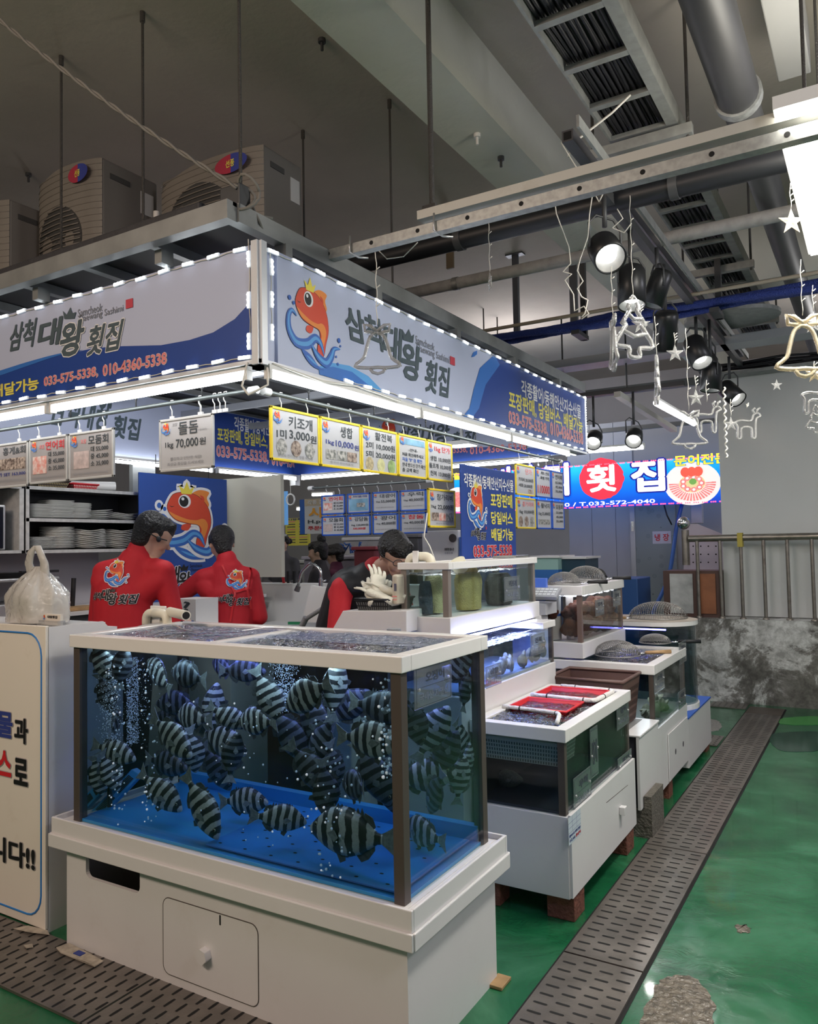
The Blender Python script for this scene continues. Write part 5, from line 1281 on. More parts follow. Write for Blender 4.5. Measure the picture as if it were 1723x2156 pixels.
# blue filter cases with slots
fb = M('filter_blue', (.03, .25, .48), .4)
def filt(label, a, b_, w):
    a = Vector(a); b_ = Vector(b_); d = (b_-a).normalized(); n_ = Vector((0, -1, 0)); s_ = d.cross(n_).normalized(); L_ = (b_-a).length
    t = thing('filter_case', label, 'filter', a, 'slotted blue filter cases in the front tank')
    vs = [a+s_*(i*w/2)+n_*j*.03+d*k*L_ for k in (0, 1) for j in (0, 1) for i in (-1, 1)]
    MB().add(vs, [(0, 1, 3, 2), (4, 6, 7, 5), (0, 4, 5, 1), (2, 3, 7, 6), (0, 2, 6, 4), (1, 5, 7, 3)], False).build('case', fb, t, bevel=.004)
    mb = MB()
    for g0 in (.10, .55):
        for k in range(14):
            p = a+n_*.0315+d*L_*(g0+.35*k/14); mb.poly([p-s_*w*.3, p+s_*w*.3, p+s_*w*.3+d*.004, p-s_*w*.3+d*.004])
    mb.build('slots', slot_m, t)
filt('blue slotted filter case leaning in the lower left of the front tank, the nearer one', ony(212, 1712, 2.06), ony(298, 1622, 2.22), .055)
filt('blue slotted filter case behind the nearer one at the left wall', ony(182, 1695, 2.05), ony(238, 1640, 2.10), .045)
for k, (px, p0, p1) in enumerate([(263, 1640, 1575), (231, 1590, 1570)]):
    y_ = 2.2 if k == 0 else 2.06; a, b_ = ony(px, p0, y_), ony(px, p1, y_)
    t = thing('air_stone', ['black air stone tube with green tip, nearer the middle', 'black air stone tube with green tip by the left wall'][k], 'air stone', a)
    MB().cyl((a.x, a.y, .49), b_, .010, n=10).build('tube', black, t); MB().cyl(b_, b_+Vector((0, 0, .012)), .011, n=10).build('tip', emis('tip_green', (.05, .5, .15), .6), t)
def bubbles(name, label, px0, px1, py0, py1, y, n, rmin, rmax, seed):
    random.seed(seed); mb = MB(); a, b_ = ony(px0, py0, y), ony(px1, py1, y)
    for _ in range(n):
        v = random.random(); z = b_.z+(a.z-b_.z)*v; w = (a.x+b_.x)/2+(b_.x-a.x)*random.gauss(0, .20+.12*v)
        w = max(T1['x0']+.02, w)
        mb.ell((w, y+random.uniform(-.03, .03), z), *([random.uniform(rmin, rmax)]*3), 5, 3)
    o = mb.build(name, M('bubble', (.75, .82, .9), .15, spec=1.0, emit=(.6, .75, .9), es=.12)); tag(o, label, 'bubbles'); o['kind'] = 'stuff'
bubbles('air_bubbles', 'dense cloud of fine bubbles rising at the left of the front tank', 225, 300, 1380, 1570, 2.19, 1500, .0008, .0021, 1)
bubbles('air_bubbles', 'second column of fine bubbles by the left wall of the front tank', 215, 250, 1375, 1565, 2.02, 900, .0008, .0021, 2)
bubbles('air_bubbles', 'fine bubbles pouring down under the rim near the middle', 575, 622, 1395, 1500, 2.1, 900, .0008, .002, 3)
bubbles('air_bubbles', 'string of large bubbles on the glass at the left', 303, 322, 1385, 1740, 1.955, 60, .0025, .005, 4)
bubbles('air_bubbles', 'string of large bubbles rising left of the first one', 238, 262, 1385, 1760, 1.955, 60, .0025, .005, 5)
bubbles('air_bubbles', 'large bubbles left of the dark corner post', 800, 828, 1420, 1640, 1.955, 60, .003, .006, 6)
bubbles('air_bubbles', 'large bubbles scattered over the right half of the pane', 630, 760, 1430, 1860, 1.955, 70, .0025, .005, 7)
bubbles('air_bubbles', 'scattered bubbles over the middle of the pane', 440, 640, 1440, 1800, 1.955, 40, .002, .004, 8)

# ---- striped fish
fmt = bpy.data.materials.new('striped_fish_skin'); fmt.use_nodes = True
nt = fmt.node_tree; N = nt.nodes; L = nt.links; b = N['Principled BSDF']; tc = N.new('ShaderNodeTexCoord')
sp_ = N.new('ShaderNodeSeparateXYZ'); L.new(tc.outputs['Object'], sp_.inputs[0])
nz = noise(9, 4); 
def math_(op, a, b_=None, c=None):
    m = N.new('ShaderNodeMath'); m.operation = op
    for i, v in enumerate((a, b_, c)):
        if v is None: continue
        if isinstance(v, (int, float)): m.inputs[i].default_value = v
        else: L.new(v, m.inputs[i])
    return m.outputs[0]
xx = math_('ADD', sp_.outputs[0], math_('MULTIPLY', math_('SUBTRACT', nz.outputs['Fac'], .5), .06))
xx = math_('ADD', xx, math_('MULTIPLY', math_('POWER', sp_.outputs[2], 2), -.25))
sn = math_('MULTIPLY_ADD', math_('SINE', math_('MULTIPLY', xx, 46)), .5, .5)
rr_ = ramp(sn, [(.44, (.028, .030, .036)), (.60, (.56, .57, .55))])
nz2 = noise(60, 5); r5 = ramp(nz2.outputs['Fac'], [(.3, (.7, .7, .7)), (.7, (1, 1, 1))])
mu = N.new('ShaderNodeMix'); mu.data_type = 'RGBA'; mu.blend_type = 'MULTIPLY'; mu.inputs['Factor'].default_value = 1
L.new(rr_.outputs['Color'], mu.inputs['A']); L.new(r5.outputs['Color'], mu.inputs['B']); L.new(mu.outputs['Result'], b.inputs['Base Color'])
b.inputs['Roughness'].default_value = .4
bp = N.new('ShaderNodeBump'); bp.inputs['Strength'].default_value = .2; L.new(nz2.outputs['Fac'], bp.inputs['Height']); L.new(bp.outputs['Normal'], b.inputs['Normal'])
fin_m = M('fish_fin', (.10, .11, .12), .5, noise=.5, nscale=25); eye_m = M('fish_eye', (.01, .01, .01), .1); lip = M('fish_lip', (.16, .16, .15), .5)
pale_m = M('fish_fin_pale', (.28, .30, .30), .5, noise=.4, nscale=25)
def fish_meshes(bendk, skin=fmt, name='striped_fish'):
    """unit fish 1 long: deep, flat body, head at +X; spiny dorsal fin, forked tail"""
    st = [(-.36, .045, .018), (-.30, .055, .024), (-.22, .11, .045), (-.12, .18, .07), (0, .225, .088), (.12, .225, .095), (.22, .195, .09), (.31, .145, .075), (.38, .095, .055), (.43, .055, .036), (.455, .03, .022), (.465, .004, .004)]
    def bx(x, y): return y+bendk*(.25*x*x-.04)*(1 if x < .1 else .6)
    n = 16; vs = []
    for x, h, w in st:
        cz = -.01 if x < .2 else -.01-.10*(x-.2)
        for i in range(n):
            a = 2*PI*i/n; vs.append((x, bx(x, w*math.copysign(abs(math.cos(a))**.9, math.cos(a))), cz+h*math.sin(a)*(1.05 if math.sin(a) > 0 else .95)))
    mb = MB().add(vs, [(i*n+j, (i+1)*n+j, (i+1)*n+(j+1) % n, i*n+(j+1) % n) for i in range(len(st)-1) for j in range(n)], True)
    mb.poly(vs[:n])
    body = mb
    def sheet(pts, m, th=.006):
        q = [(x, bx(x, -th/2), z) for x, z in pts]; mb = MB().m(m); mb.prism(q, (0, th, 0)); return mb
    tail = sheet([(-.34, .04), (-.40, .07), (-.52, .15), (-.50, .05), (-.485, 0), (-.50, -.07), (-.52, -.16), (-.40, -.08), (-.34, -.05)], pale_m)
    dpts = [(.20, .16)]+[(x, z) for i in range(8) for x, z in ((.18-.045*i, .235+.01*math.sin(i)), (.155-.045*i, .205-.004*i))]+[(-.17, .20), (-.25, .17), (-.285, .09), (-.25, .06), (-.1, .15)]
    dors = sheet(dpts, fin_m)
    anal = sheet([(-.05, -.18), (-.12, -.25), (-.20, -.21), (-.27, -.12), (-.27, -.07), (-.15, -.12)], fin_m)
    pelv = sheet([(.18, -.18), (.12, -.30), (.06, -.27), (.06, -.20)], fin_m)
    pec = MB().m(pale_m)
    for s in (-1, 1): pec.prism([(.20, bx(.2, s*.087), -.01), (.10, bx(.1, s*.115), .04), (.05, bx(.05, s*.125), -.02), (.10, bx(.1, s*.115), -.07)], (0, s*.005, 0))
    eye = MB()
    for s in (-1, 1): eye.m(M('fish_eye_ring', (.30, .28, .20), .3)).ell((.355, bx(.355, s*.052), .035), .022, .012, .022, 10, 6).m(eye_m).ell((.357, bx(.357, s*.058), .035), .014, .010, .014, 10, 6)
    res = []
    for nm, m_, mat in (('body', body, skin), ('tail_fin', tail, None), ('dorsal_fin', dors, None), ('anal_fin', anal, None), ('pelvic_fin', pelv, None), ('pectoral_fin', pec, None), ('eye', eye, None)):
        o = m_.build(nm, mat); res.append(o.data); bpy.data.objects.remove(o)
    return res
FM = [fish_meshes(k) for k in (0, .9, -.9)]
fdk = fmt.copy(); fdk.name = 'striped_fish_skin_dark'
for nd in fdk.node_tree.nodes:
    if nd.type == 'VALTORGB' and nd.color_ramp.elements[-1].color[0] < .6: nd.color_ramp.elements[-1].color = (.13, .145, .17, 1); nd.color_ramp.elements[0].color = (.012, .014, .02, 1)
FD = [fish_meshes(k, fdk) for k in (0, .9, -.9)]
PN = ['body', 'tail_fin', 'dorsal_fin', 'anal_fin', 'pelvic_fin', 'pectoral_fin', 'eye']
def place_fish(label, c, L_, right=True, tilt=0, yaw=0, var=0, cat='fish', name='striped_fish', group='striped fish in the front tank', meshes=None, roll=0):
    root = bpy.data.objects.new(name, None); COL.objects.link(root); root.empty_display_size = .02
    tag(root, label, cat, group); root.location = c
    # turn to face camera side: right=True keeps +X heading
    R_ = Matrix.Rotation(math.radians(yaw), 4, 'Z') @ Matrix.Rotation(math.radians(-tilt if right else tilt), 4, 'Y') @ Matrix.Rotation(0 if right else PI, 4, 'Z') @ Matrix.Rotation(math.radians(roll), 4, 'X')
    root.matrix_world = Matrix.Translation(c) @ R_ @ Matrix.Scale(L_, 4)
    for nm, me in zip(PN, (meshes or FM)[var if not meshes else 0]):
        o = bpy.data.objects.new(nm, me); COL.objects.link(o); o.parent = root
    return root
FL = [  # px, py, depth y, length, heading right, tilt, yaw, bend, words
 (192, 1389, 2.00, .19, 1, -60, 30, 0, 'pale striped fish nose down in the top left corner of the front tank'),
 (256, 1404, 1.99, .17, 1, 82, 60, 1, 'dark striped fish upright with a violet edge under the top left rim'),
 (196, 1456, 2.03, .17, 1, -70, 40, 0, 'dim striped fish below the pale one at the left wall'),
 (199, 1512, 2.04, .18, 0, 20, 50, 1, 'dim striped fish halfway down the left wall'),
 (194, 1573, 2.02, .20, 1, -15, 20, 0, 'striped fish level with the air stones at the left wall'),
 (185, 1628, 2.00, .17, 1, -75, 55, 2, 'pale fish nose down just above the blue filter at the left wall'),
 (233, 1625, 2.00, .18, 1, -65, 65, 2, 'curled striped fish nosing down between the two blue filters'),
 (335, 1418, 2.12, .22, 0, 30, 15, 0, 'striped fish under the violet lamp facing up to the left'),
 (396, 1420, 2.06, .23, 0, 5, 10, 0, 'large dark striped fish facing left just under the violet lamp'),
 (372, 1480, 2.25, .22, 0, 0, -10, 1, 'shadowy striped fish below the large one under the violet lamp'),
 (297, 1502, 2.30, .16, 1, 10, 30, 0, 'small dark fish with spread tail left of the bright upper fish'),
 (408, 1508, 2.14, .23, 0, 0, 10, 2, 'striped fish facing left right behind the bright upper fish'),
 (363, 1550, 2.00, .25, 1, -30, 0, 0, 'brightest banded fish of the left half, tail up left, nose down right'),
 (408, 1580, 2.07, .18, 1, -80, 70, 1, 'striped fish seen edge on at the nose of the bright banded one'),
 (449, 1492, 2.17, .21, 1, 84, 72, 0, 'slim edge-on striped fish standing upright in front of the red apron'),
 (482, 1508, 2.10, .17, 1, -30, 40, 1, 'fish showing its fan tail beside the red apron'),
 (470, 1560, 2.15, .26, 1, -12, 0, 0, 'striped fish facing right in the centre of the left half'),
 (490, 1592, 2.05, .18, 1, 80, 62, 2, 'white and dark fish nose up crossing the one that faces right'),
 (352, 1606, 2.20, .23, 1, -3, 5, 0, 'dim banded fish heading right below the brightest one'),
 (340, 1665, 2.04, .24, 1, -32, 10, 1, 'banded fish low on the left with its tail by the filter'),
 (427, 1697, 1.99, .27, 1, -50, 0, 0, 'big banded fish diving steeply near the floor, left of centre'),
 (515, 1686, 2.20, .22, 1, 6, 10, 0, 'bluish striped fish just above the floor left of centre'),
 (458, 1616, 2.26, .22, 1, -55, 25, 0, 'almost black striped fish behind the white and dark one'),
 (566, 1462, 2.06, .21, 1, -62, 25, 0, 'striped fish diving along the fine bubbles near the middle'),
 (541, 1518, 2.10, .22, 0, -5, 10, 0, 'pale banded fish left of the brown bin seen through the water'),
 (512, 1410, 2.22, .20, 1, 0, 20, 1, 'dim fish under the middle of the front rim'),
 (470, 1402, 2.30, .20, 0, 8, 20, 0, 'dim fish right of the violet lamp behind the others'),
 (589, 1722, 2.04, .20, 1, -10, 42, 2, 'striped fish resting low in the middle turned towards the camera'),
 (646, 1462, 2.00, .24, 0, -25, 8, 0, 'pale grey banded fish facing down left in the upper middle'),
 (705, 1450, 2.05, .21, 1, 82, 70, 0, 'edge-on striped fish upright right of the pale banded one'),
 (805, 1487, 2.06, .23, 1, -5, 10, 1, 'broad dark striped fish in the upper right beside the corner post'),
 (780, 1556, 2.00, .25, 1, 0, 0, 0, 'large striped fish with a pale tail, facing right beside the corner post'),
 (612, 1545, 2.18, .24, 1, -55, 20, 0, 'dark striped fish diving right of the brown bin'),
 (664, 1508, 2.22, .26, 1, -70, 10, 1, 'very dark fish hanging behind the pale grey banded one'),
 (678, 1562, 2.15, .24, 0, -60, 15, 0, 'very dark fish in the middle of the right half'),
 (735, 1487, 2.28, .22, 1, 40, 10, 0, 'black looking fish behind the bubbles of the upper right'),
 (652, 1617, 2.08, .22, 1, -48, 20, 2, 'dark banded fish diving with a round pale fin'),
 (686, 1660, 2.06, .20, 1, -84, 45, 0, 'diamond shaped dark fish, nose straight down'),
 (704, 1611, 2.12, .17, 1, -78, 68, 0, 'slender dark fish upright between two darker ones'),
 (745, 1653, 2.03, .21, 0, -8, 35, 1, 'dark fish facing left low in the right half'),
 (790, 1628, 2.14, .24, 1, -60, 20, 0, 'black banded fish diving beside the lower corner post'),
 (820, 1665, 2.22, .17, 1, -70, 30, 0, 'small dark fish half hidden by the lower corner post'),
 (738, 1752, 2.02, .34, 0, 0, 0, 0, 'largest striped fish, facing left just above the floor at the right'),
 (892, 1752, 2.03, .22, 0, 2, 20, 0, 'fish seen through the right pane just above the floor, tail to the right'),
 (910, 1541, 2.20, .22, 1, 60, 25, 0, 'banded fish seen below the name plate through the right pane'),
 (893, 1632, 2.10, .24, 1, 10, 20, 1, 'striped fish seen right behind the corner post through the right pane'),
 (937, 1590, 2.26, .20, 1, 65, 25, 0, 'dim banded fish in the middle of the right pane'),
 (917, 1668, 2.14, .19, 0, -60, 30, 0, 'crisp black and white fish nosing down in the right pane'),
 (968, 1640, 2.32, .17, 1, 80, 55, 0, 'slim edge-on fish near the back of the right pane'),
 (974, 1556, 2.33, .18, 1, -60, 35, 2, 'pale twisting fish near the back of the right pane'),
 (1001, 1605, 2.40, .15, 1, 85, 60, 0, 'greenish fish close to the back post of the right pane'),
 (960, 1408, 2.30, .17, 1, 45, 40, 1, 'pale fish touching the rim right of the name plate'),
 (985, 1455, 2.36, .16, 1, 75, 50, 0, 'dark upright fish at the back of the right pane'),
 (872, 1515, 2.08, .18, 1, -70, 35, 0, 'dark fish half hidden behind the name plate edge'),
]
for px, py, y, Ln, rt, tl, yw, bd, lb in FL:
    c = ony(px, py, y); ct_ = math.cos(math.radians(tl)); ex_ = Ln*(.5*abs(ct_)*abs(math.cos(math.radians(yw)))+.10*abs(math.sin(math.radians(yw)))+.02)
    if c.x+ex_ > -1.215: c = onx(px, py, -1.215-ex_)
    if c.y > 2.42: c = ony(px, py, 2.42); c.x = min(c.x, -1.225-ex_*.6); yw = 80; Ln *= .9
    c.x = max(c.x, -2.665+ex_)
    c.z = max(c.z, .49+.5*Ln*abs(math.sin(math.radians(tl)))*.6+.05)
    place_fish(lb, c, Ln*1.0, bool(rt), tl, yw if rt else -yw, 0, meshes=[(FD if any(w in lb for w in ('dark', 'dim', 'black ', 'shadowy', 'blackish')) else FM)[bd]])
# ---------------------------------------------------------------- second tank on bricks, bins of sea creatures
brick = M('brick_red', (.20, .07, .045), .8, noise=.35, nscale=30, bump=.5, bscale=60)
def cab(label, x0, x1, y0, y1, z0, z1, loc=None, name='fish_tank', cat='fish tank'):
    t = thing(name, label, cat, loc or ((x0+x1)/2, (y0+y1)/2, z0)); return t
t2 = cab('waist high tank on a white cabinet raised on two bricks, red baskets floating in it', -1.515, -1.09, 2.98, 3.93, .1, .76)
X0, X1, Y0, Y1 = -1.50, -1.09, 2.98, 3.93
mb = MB(); mb.box(X0, X1, Y0, Y1, .10, .418); mb.build('cabinet_body', white_pl, t2, bevel=.002)
MB().box(X1, X1+.012, Y0+.005, Y1-.01, .105, .425).build('side_panel', white_pl, t2)
tank_glass(t2, X0, X1-.01, Y0+.008, Y1-.02, .419, .715, post=.028, wz=.752, wm=clear('water_deep', (.58, .64, .64), .03, .03), sm=surf2, floor_m=M('tank_floor_black', (.004, .010, .03), .6))
rim(t2, X0, X1-.01, Y0+.008, Y1-.02, .708, .76, w=.05)
MB().box(X0+.02, X1-.04, Y1-.06, Y1-.05, .43, .70).build('back_panel', M('back_dark', (.006, .008, .010), .7), t2)
MB().box(X0+.012, X0+.02, Y0+.03, Y1-.05, .43, .70).build('inner_panel', MATS['back_dark'], t2)
kp = onx(1306, 1705, X1+.012); MB().box(kp.x, kp.x+.028, kp.y-.018, kp.y+.018, kp.z-.018, kp.z+.018).build('knob', white_pl, t2, bevel=.003)
mb = MB()
a, b_ = onx(1277, 1690, X1+.012), onx(1322, 1653, X1+.012); mb.tube([a, b_], .0015, 4)
mb.build('hatch_gap', MATS['gap_dark'], t2)
# maker's sticker
F = Frame((X1+.0125, onx(1197, 1760, X1+.012).y, onx(1197, 1782, X1+.012).z), (0, 1, 0), (0, 0, 1), onx(1223, 1740, X1+.012).y-onx(1197, 1760, X1+.012).y, .105)
mb = MB(); rect(mb, F, 0, 0, 1, 1, M('sticker', (.55, .62, .68), .4), .0008)
for u0, v0, u1, v1 in ((.0, .60, 1, .61), (.0, .78, 1, .79), (.3, .42, .31, 1), (.65, .42, .66, 1), (0, .42, 1, .43)): rect(mb, F, u0, v0, u1, v1, inkb, .0014)
put(mb, F, '활어수조 제작 전문', .05, .26, .95, .36, inkb, .02, .0014); put(mb, F, '수조 A/S', .05, .08, .5, .2, inkb, .03, .0014); put(mb, F, '관상어', .55, .08, .95, .2, red, .03, .0014)
mb.build('sticker', None, t2)
for k, (y, lb) in enumerate([(3.05, 'red brick under the near corner of the waist high tank'), (3.80, 'red brick under the far corner of the waist high tank')]):
    tag(MB().box(-1.20, -1.085, y-.035, y+.09, 0, .099).build('brick', brick, bevel=.003), lb, 'brick')
tag(MB().box(-1.50, -1.40, 3.0, 3.1, 0, .099).box(-1.50, -1.40, 3.8, 3.9, 0, .099).build('brick', brick, bevel=.003), 'brick pair hidden under the inner side of the waist high tank', 'brick')
# baskets
def basket(name, label, x0, x1, y0, y1, z0, z1, mat, taper=.02, wt=.004, slotsn=0, cat='basket', smat=None, rimw=.012, group=None):
    t = thing(name, label, cat, ((x0+x1)/2, (y0+y1)/2, z0), group)
    A = [(x0+taper, y0+taper), (x1-taper, y0+taper), (x1-taper, y1-taper), (x0+taper, y1-taper)]; B = [(x0, y0), (x1, y0), (x1, y1), (x0, y1)]
    mb = MB().m(mat); vs = [(x, y, z0) for x, y in A]+[(x, y, z1) for x, y in B]
    c = ((x0+x1)/2, (y0+y1)/2); vi = [(x+(wt if x < c[0] else -wt), y+(wt if y < c[1] else -wt), z+(wt if z == z0 else 0)) for x, y, z in vs]
    mb.add(vs+vi, [(0, 1, 5, 4), (1, 2, 6, 5), (2, 3, 7, 6), (3, 0, 4, 7), (3, 2, 1, 0), (8, 12, 13, 9), (9, 13, 14, 10), (10, 14, 15, 11), (11, 15, 12, 8), (8, 9, 10, 11)], False)
    if slotsn:
        mb.m(smat or slot_m)
        rows = slotsn
        for (i, j) in ((0, 1), (1, 2)):
            a, b_ = Vector(vs[i]), Vector(vs[j]); c_, d_ = Vector(vs[4+i]), Vector(vs[4+j]); L_ = (b_-a).length; nn = int(L_/.011)
            nrm = (b_-a).cross(c_-a).normalized()*.0012
            for r in range(rows):
                v0, v1 = (r+.2)/rows*.82, (r+.85)/rows*.82
                for k in range(nn):
                    u0, u1 = (k+.25)/nn, (k+.75)/nn
                    P_ = lambda u, v: a.lerp(b_, u).lerp(c_.lerp(d_, u), v)+nrm
                    mb.poly([P_(u0, v0), P_(u1, v0), P_(u1, v1), P_(u0, v1)])
    mb.build('basket_body', None, t)
    mb = MB(); mb.tube([(x, y, z1) for x, y in B], rimw*.5, 6, closed=True); mb.build('basket_rim', mat, t)
    return t
basket('basket', 'white slotted basket hanging in the waist high tank under its near rim', -1.47, -1.13, 3.01, 3.22, .60, .70, M('basket_white', (.62, .62, .55), .5), .008, slotsn=5, smat=M('basket_gap', (.12, .13, .10), .7))
basket('basket', 'flat red basket floating in front of the white foam frame', -1.46, -1.19, 3.27, 3.50, .715, .765, mesh_red, .02, slotsn=1)
basket('basket', 'red basket inside the white foam frame at the back of the waist high tank', -1.46, -1.16, 3.58, 3.80, .72, .768, mesh_red, .02, slotsn=1)
foam = M('foam_white', (.72, .70, .66), .7, bump=.5, bscale=60, noise=.08)
def foamtube(label, pts, r=.011):
    q = bend([tuple(p) for p in pts], 4); s_ = []
    for i in range(len(q)-1):
        n_ = max(1, int((q[i+1]-q[i]).length/.02)); s_ += [q[i].lerp(q[i+1], k/n_) for k in range(n_)]
    s_.append(q[-1]); random.seed(len(s_))
    t = thing('foam_float', label, 'float', s_[0])
    MB().tube(s_, [r*(.88+.2*random.random()) for _ in s_], 10).build('foam_tube', foam, t)
    mb = MB()
    for i in range(4, len(s_)-2, 9): mb.tube([s_[i], s_[i]+(s_[i+1]-s_[i]).normalized()*.006], r*1.12, 8)
    mb.build('tie', black, t)
zf = .768
foamtube('white foam tube frame round the back red basket in the waist high tank', [(-1.47, 3.56, zf), (-1.15, 3.54, zf), (-1.14, 3.82, zf), (-1.42, 3.84, zf)])
foamtube('white foam tube along the near edge of the flat red basket', [(-1.48, 3.25, zf), (-1.30, 3.235, zf), (-1.20, 3.22, zf), (-1.15, 3.05, zf)], .009)
for k, (px, py, s_) in enumerate([(1065, 1640, .18), (1068, 1706, .12)]):
    c = ony(px, py, 3.2); c.x = min(c.x, -1.2)
    place_fish(['pale fish resting in the dark water of the waist high tank', 'small pale flat fish on the floor of the waist high tank'][k], c, s_, k == 0, 10, 0, 0, name='grey_fish', group=None, meshes=[fish_meshes(0, M('fish_grey', (.22, .22, .18), .5, noise=.4, nscale=30))])
for k, (px0, py0, px1, py1, y_) in enumerate([(1207, 1695, 1242, 1625, 0), (1243, 1635, 1256, 1530, 0), (1300, 1620, 1328, 1586, 0), (1298, 1530, 1322, 1478, 0)]):
    X_ = X1-.009; a = onx(px0, py0, X_); b_ = onx(px1, py1, X_); w = b_.y-a.y
    zz0 = onx((px0+px1)/2, py0, X_).z; zz1 = onx((px0+px1)/2, py1, X_).z
    plate(['name plate low on the near corner of the waist high tank', 'tall narrow name plate in the middle of the waist high tank', 'name plate at the far lower corner of the waist high tank', 'name plate at the far upper corner of the waist high tank'][k], Frame((X_+.001, a.y, zz0), (0, 1, 0), (0, 0, 1), w, zz1-zz0), ['우럭', '멍게', '광어', '숭어'][k], '국내산', tall=(k == 1))
# ---- clam and abalone tank behind it
t3 = cab('blue lit shellfish tank on a white base, behind the waist high tank', -1.90, -1.52, 3.0, 4.03, 0, 1.09)
MB().box(-1.92, -1.518, 2.92, 4.03, 0, .86).build('base', white_pl, t3, bevel=.003)
tank_glass(t3, -1.90, -1.525, 2.95, 4.02, .861, 1.06, post=.02, wz=1.035, wm=clear('water_blue', (.68, .78, 1.0), .03, .03), sm=clear('water_surface_blue', (.65, .72, 1.0), .30, .05, bump=1.0, bscale=26), floor_m=M('sand_blue', (.35, .38, .42), .8), walls='flr')
MB().box(-1.905, -1.515, 3.86, 4.035, 1.05, 1.085).build('top_rim', rimm, t3, bevel=.003)
MB().box(-1.62, -1.60, 3.05, 3.98, 1.082, 1.088).build('led_strip', emis('strip_blue_white', (.45, .5, 1.0), 16), t3)
MB().box(-1.89, -1.535, 3.575, 3.58, .862, 1.03).build('divider', glass, t3)
arealight('shell_tank_light', (.10, .0, 1.078), .1, .9, 4, (.50, .60, 1.0), parent=t3)
plate('name plate reading 생합 on the shellfish tank', Frame((-1.523, onx(1022, 1430, -1.52).y, .855), (0, 1, 0), (0, 0, 1), .17, .10), '생합', '중국산')
plate('name plate reading 전복 on the shellfish tank', Frame((-1.523, onx(1118, 1370, -1.52).y, .93), (0, 1, 0), (0, 0, 1), .19, .105), '전복', '국내산')
# clams and abalones against the pane
def shell_mesh():
    mb = MB(); n = 10
    for s in (1, -1):
        vs = [(0, 0, s*.36)]
        for r in (.35, .7, 1.0):
            for i in range(n*2): a = PI*i/n; vs.append((r*math.cos(a)*(1+.12*math.sin(a)), r*.82*math.sin(a), s*.36*(1-r*r)**.5 if r < 1 else 0))
        m = n*2; fs = [(0, 1+i, 1+(i+1) % m) for i in range(m)]
        for q in range(2): fs += [(1+q*m+i, 1+(q+1)*m+i, 1+(q+1)*m+(i+1) % m, 1+q*m+(i+1) % m) for i in range(m)]
        mb.add(vs, fs if s > 0 else [f[::-1] for f in fs], True)
    return mb
clam_m = M('clam_shell', (.62, .58, .50), .4, noise=.45, nscale=22); aba_m = M('abalone', (.48, .42, .24), .55, noise=.6, nscale=18, bump=.4)
cm = shell_mesh().build('clam', clam_m); am = shell_mesh().build('abalone', aba_m)
cme, ame = cm.data, am.data; bpy.data.objects.remove(cm); bpy.data.objects.remove(am)
random.seed(21); cnt = 0
for k in range(56):
    y = random.uniform(3.26, 3.56); hgt = max(0, 1-abs(y-3.49)/.22); z = .872+.02+random.random()*.075*hgt
    o = bpy.data.objects.new('clam', cme); COL.objects.link(o); o.location = (-1.555-.02*random.random(), y, z); o.scale = [.017+.005*random.random()]*3
    o.rotation_euler = (random.uniform(-.6, .6), PI/2+random.uniform(-.7, .7), random.uniform(-3, 3)); tag(o, 'pale clam in the heap left of the divider in the shellfish tank', 'clam', 'clams heaped in the shellfish tank')
for k in range(22):
    y = random.uniform(3.62, 3.98); z = .872+.03+random.random()*.11*(y-3.5)/.5
    o = bpy.data.objects.new('abalone', ame); COL.objects.link(o); o.location = (-1.552-.012*random.random(), y, z); o.scale = [.032, .028, .026]
    o.rotation_euler = (random.uniform(-.4, .4), PI/2+random.uniform(-.3, .3), random.uniform(-3, 3)); tag(o, 'brown abalone clinging right of the divider in the shellfish tank', 'abalone', 'abalones in the shellfish tank')
# ---- uppermost tank with yellow mesh bags
t4 = cab('uppermost glass tank on a white tray holding yellow mesh bags', -1.885, -1.65, 3.07, 4.05, 1.092, 1.42)
MB().box(-1.905, -1.63, 3.045, 4.10, 1.092, 1.178).build('tray', white_pl, t4, bevel=.003)
tank_glass(t4, -1.89, -1.645, 3.06, 4.08, 1.179, 1.395, post=.028, wz=1.365, wm=clear('water_pale', (.80, .90, .88), .03, .03), sm=surf2, pm=M('tank_post_grey', (.20, .17, .15), .4))
rim(t4, -1.89, -1.645, 3.06, 4.08, 1.39, 1.422, w=.04)
MB().box(-1.88, -1.655, 3.60, 3.61, 1.18, 1.39).build('divider', glass, t4)
def bag(label, c, w, h, mat, dp=.05):
    random.seed(int(c[1]*100)); vs = []; n = 14; m = 8
    for j in range(m+1):
        v = j/m; ww = w*(.62+.38*math.sin(PI*(v*.7+.05)))*(1 if v < .8 else 1-.8*(v-.8)/.2*.5); 
        for i in range(n): a = 2*PI*i/n; vs.append((c[0]+dp*math.cos(a)*(1-.3*v)+.006*random.random(), c[1]+ww/2*math.sin(a)+.006*random.random(), c[2]+h*v))
    mb = MB().add(vs, [(j*n+i, j*n+(i+1) % n, (j+1)*n+(i+1) % n, (j+1)*n+i) for j in range(m) for i in range(n)], True); mb.poly(vs[-n:]); mb.poly(vs[:n][::-1])
    return mb
ybag = M('mesh_bag_yellow', (.55, .42, .14), .8, bump=.6, bscale=150, noise=.3)
tag(bag('', (-1.73, 3.42, 1.185), .26, .20, ybag).build('mesh_bag', ybag), 'large yellow mesh bag with a white neck in the uppermost tank', 'bag')
tag(bag('', (-1.80, 3.20, 1.185), .14, .17, ybag).build('mesh_bag', M('mesh_bag_pale', (.50, .44, .24), .8, bump=.6, bscale=150, noise=.3)), 'paler yellow mesh bag at the near corner of the uppermost tank', 'bag')
dk_ = M('shell_dark', (.05, .045, .04), .6, noise=.5, nscale=25, bump=.6)
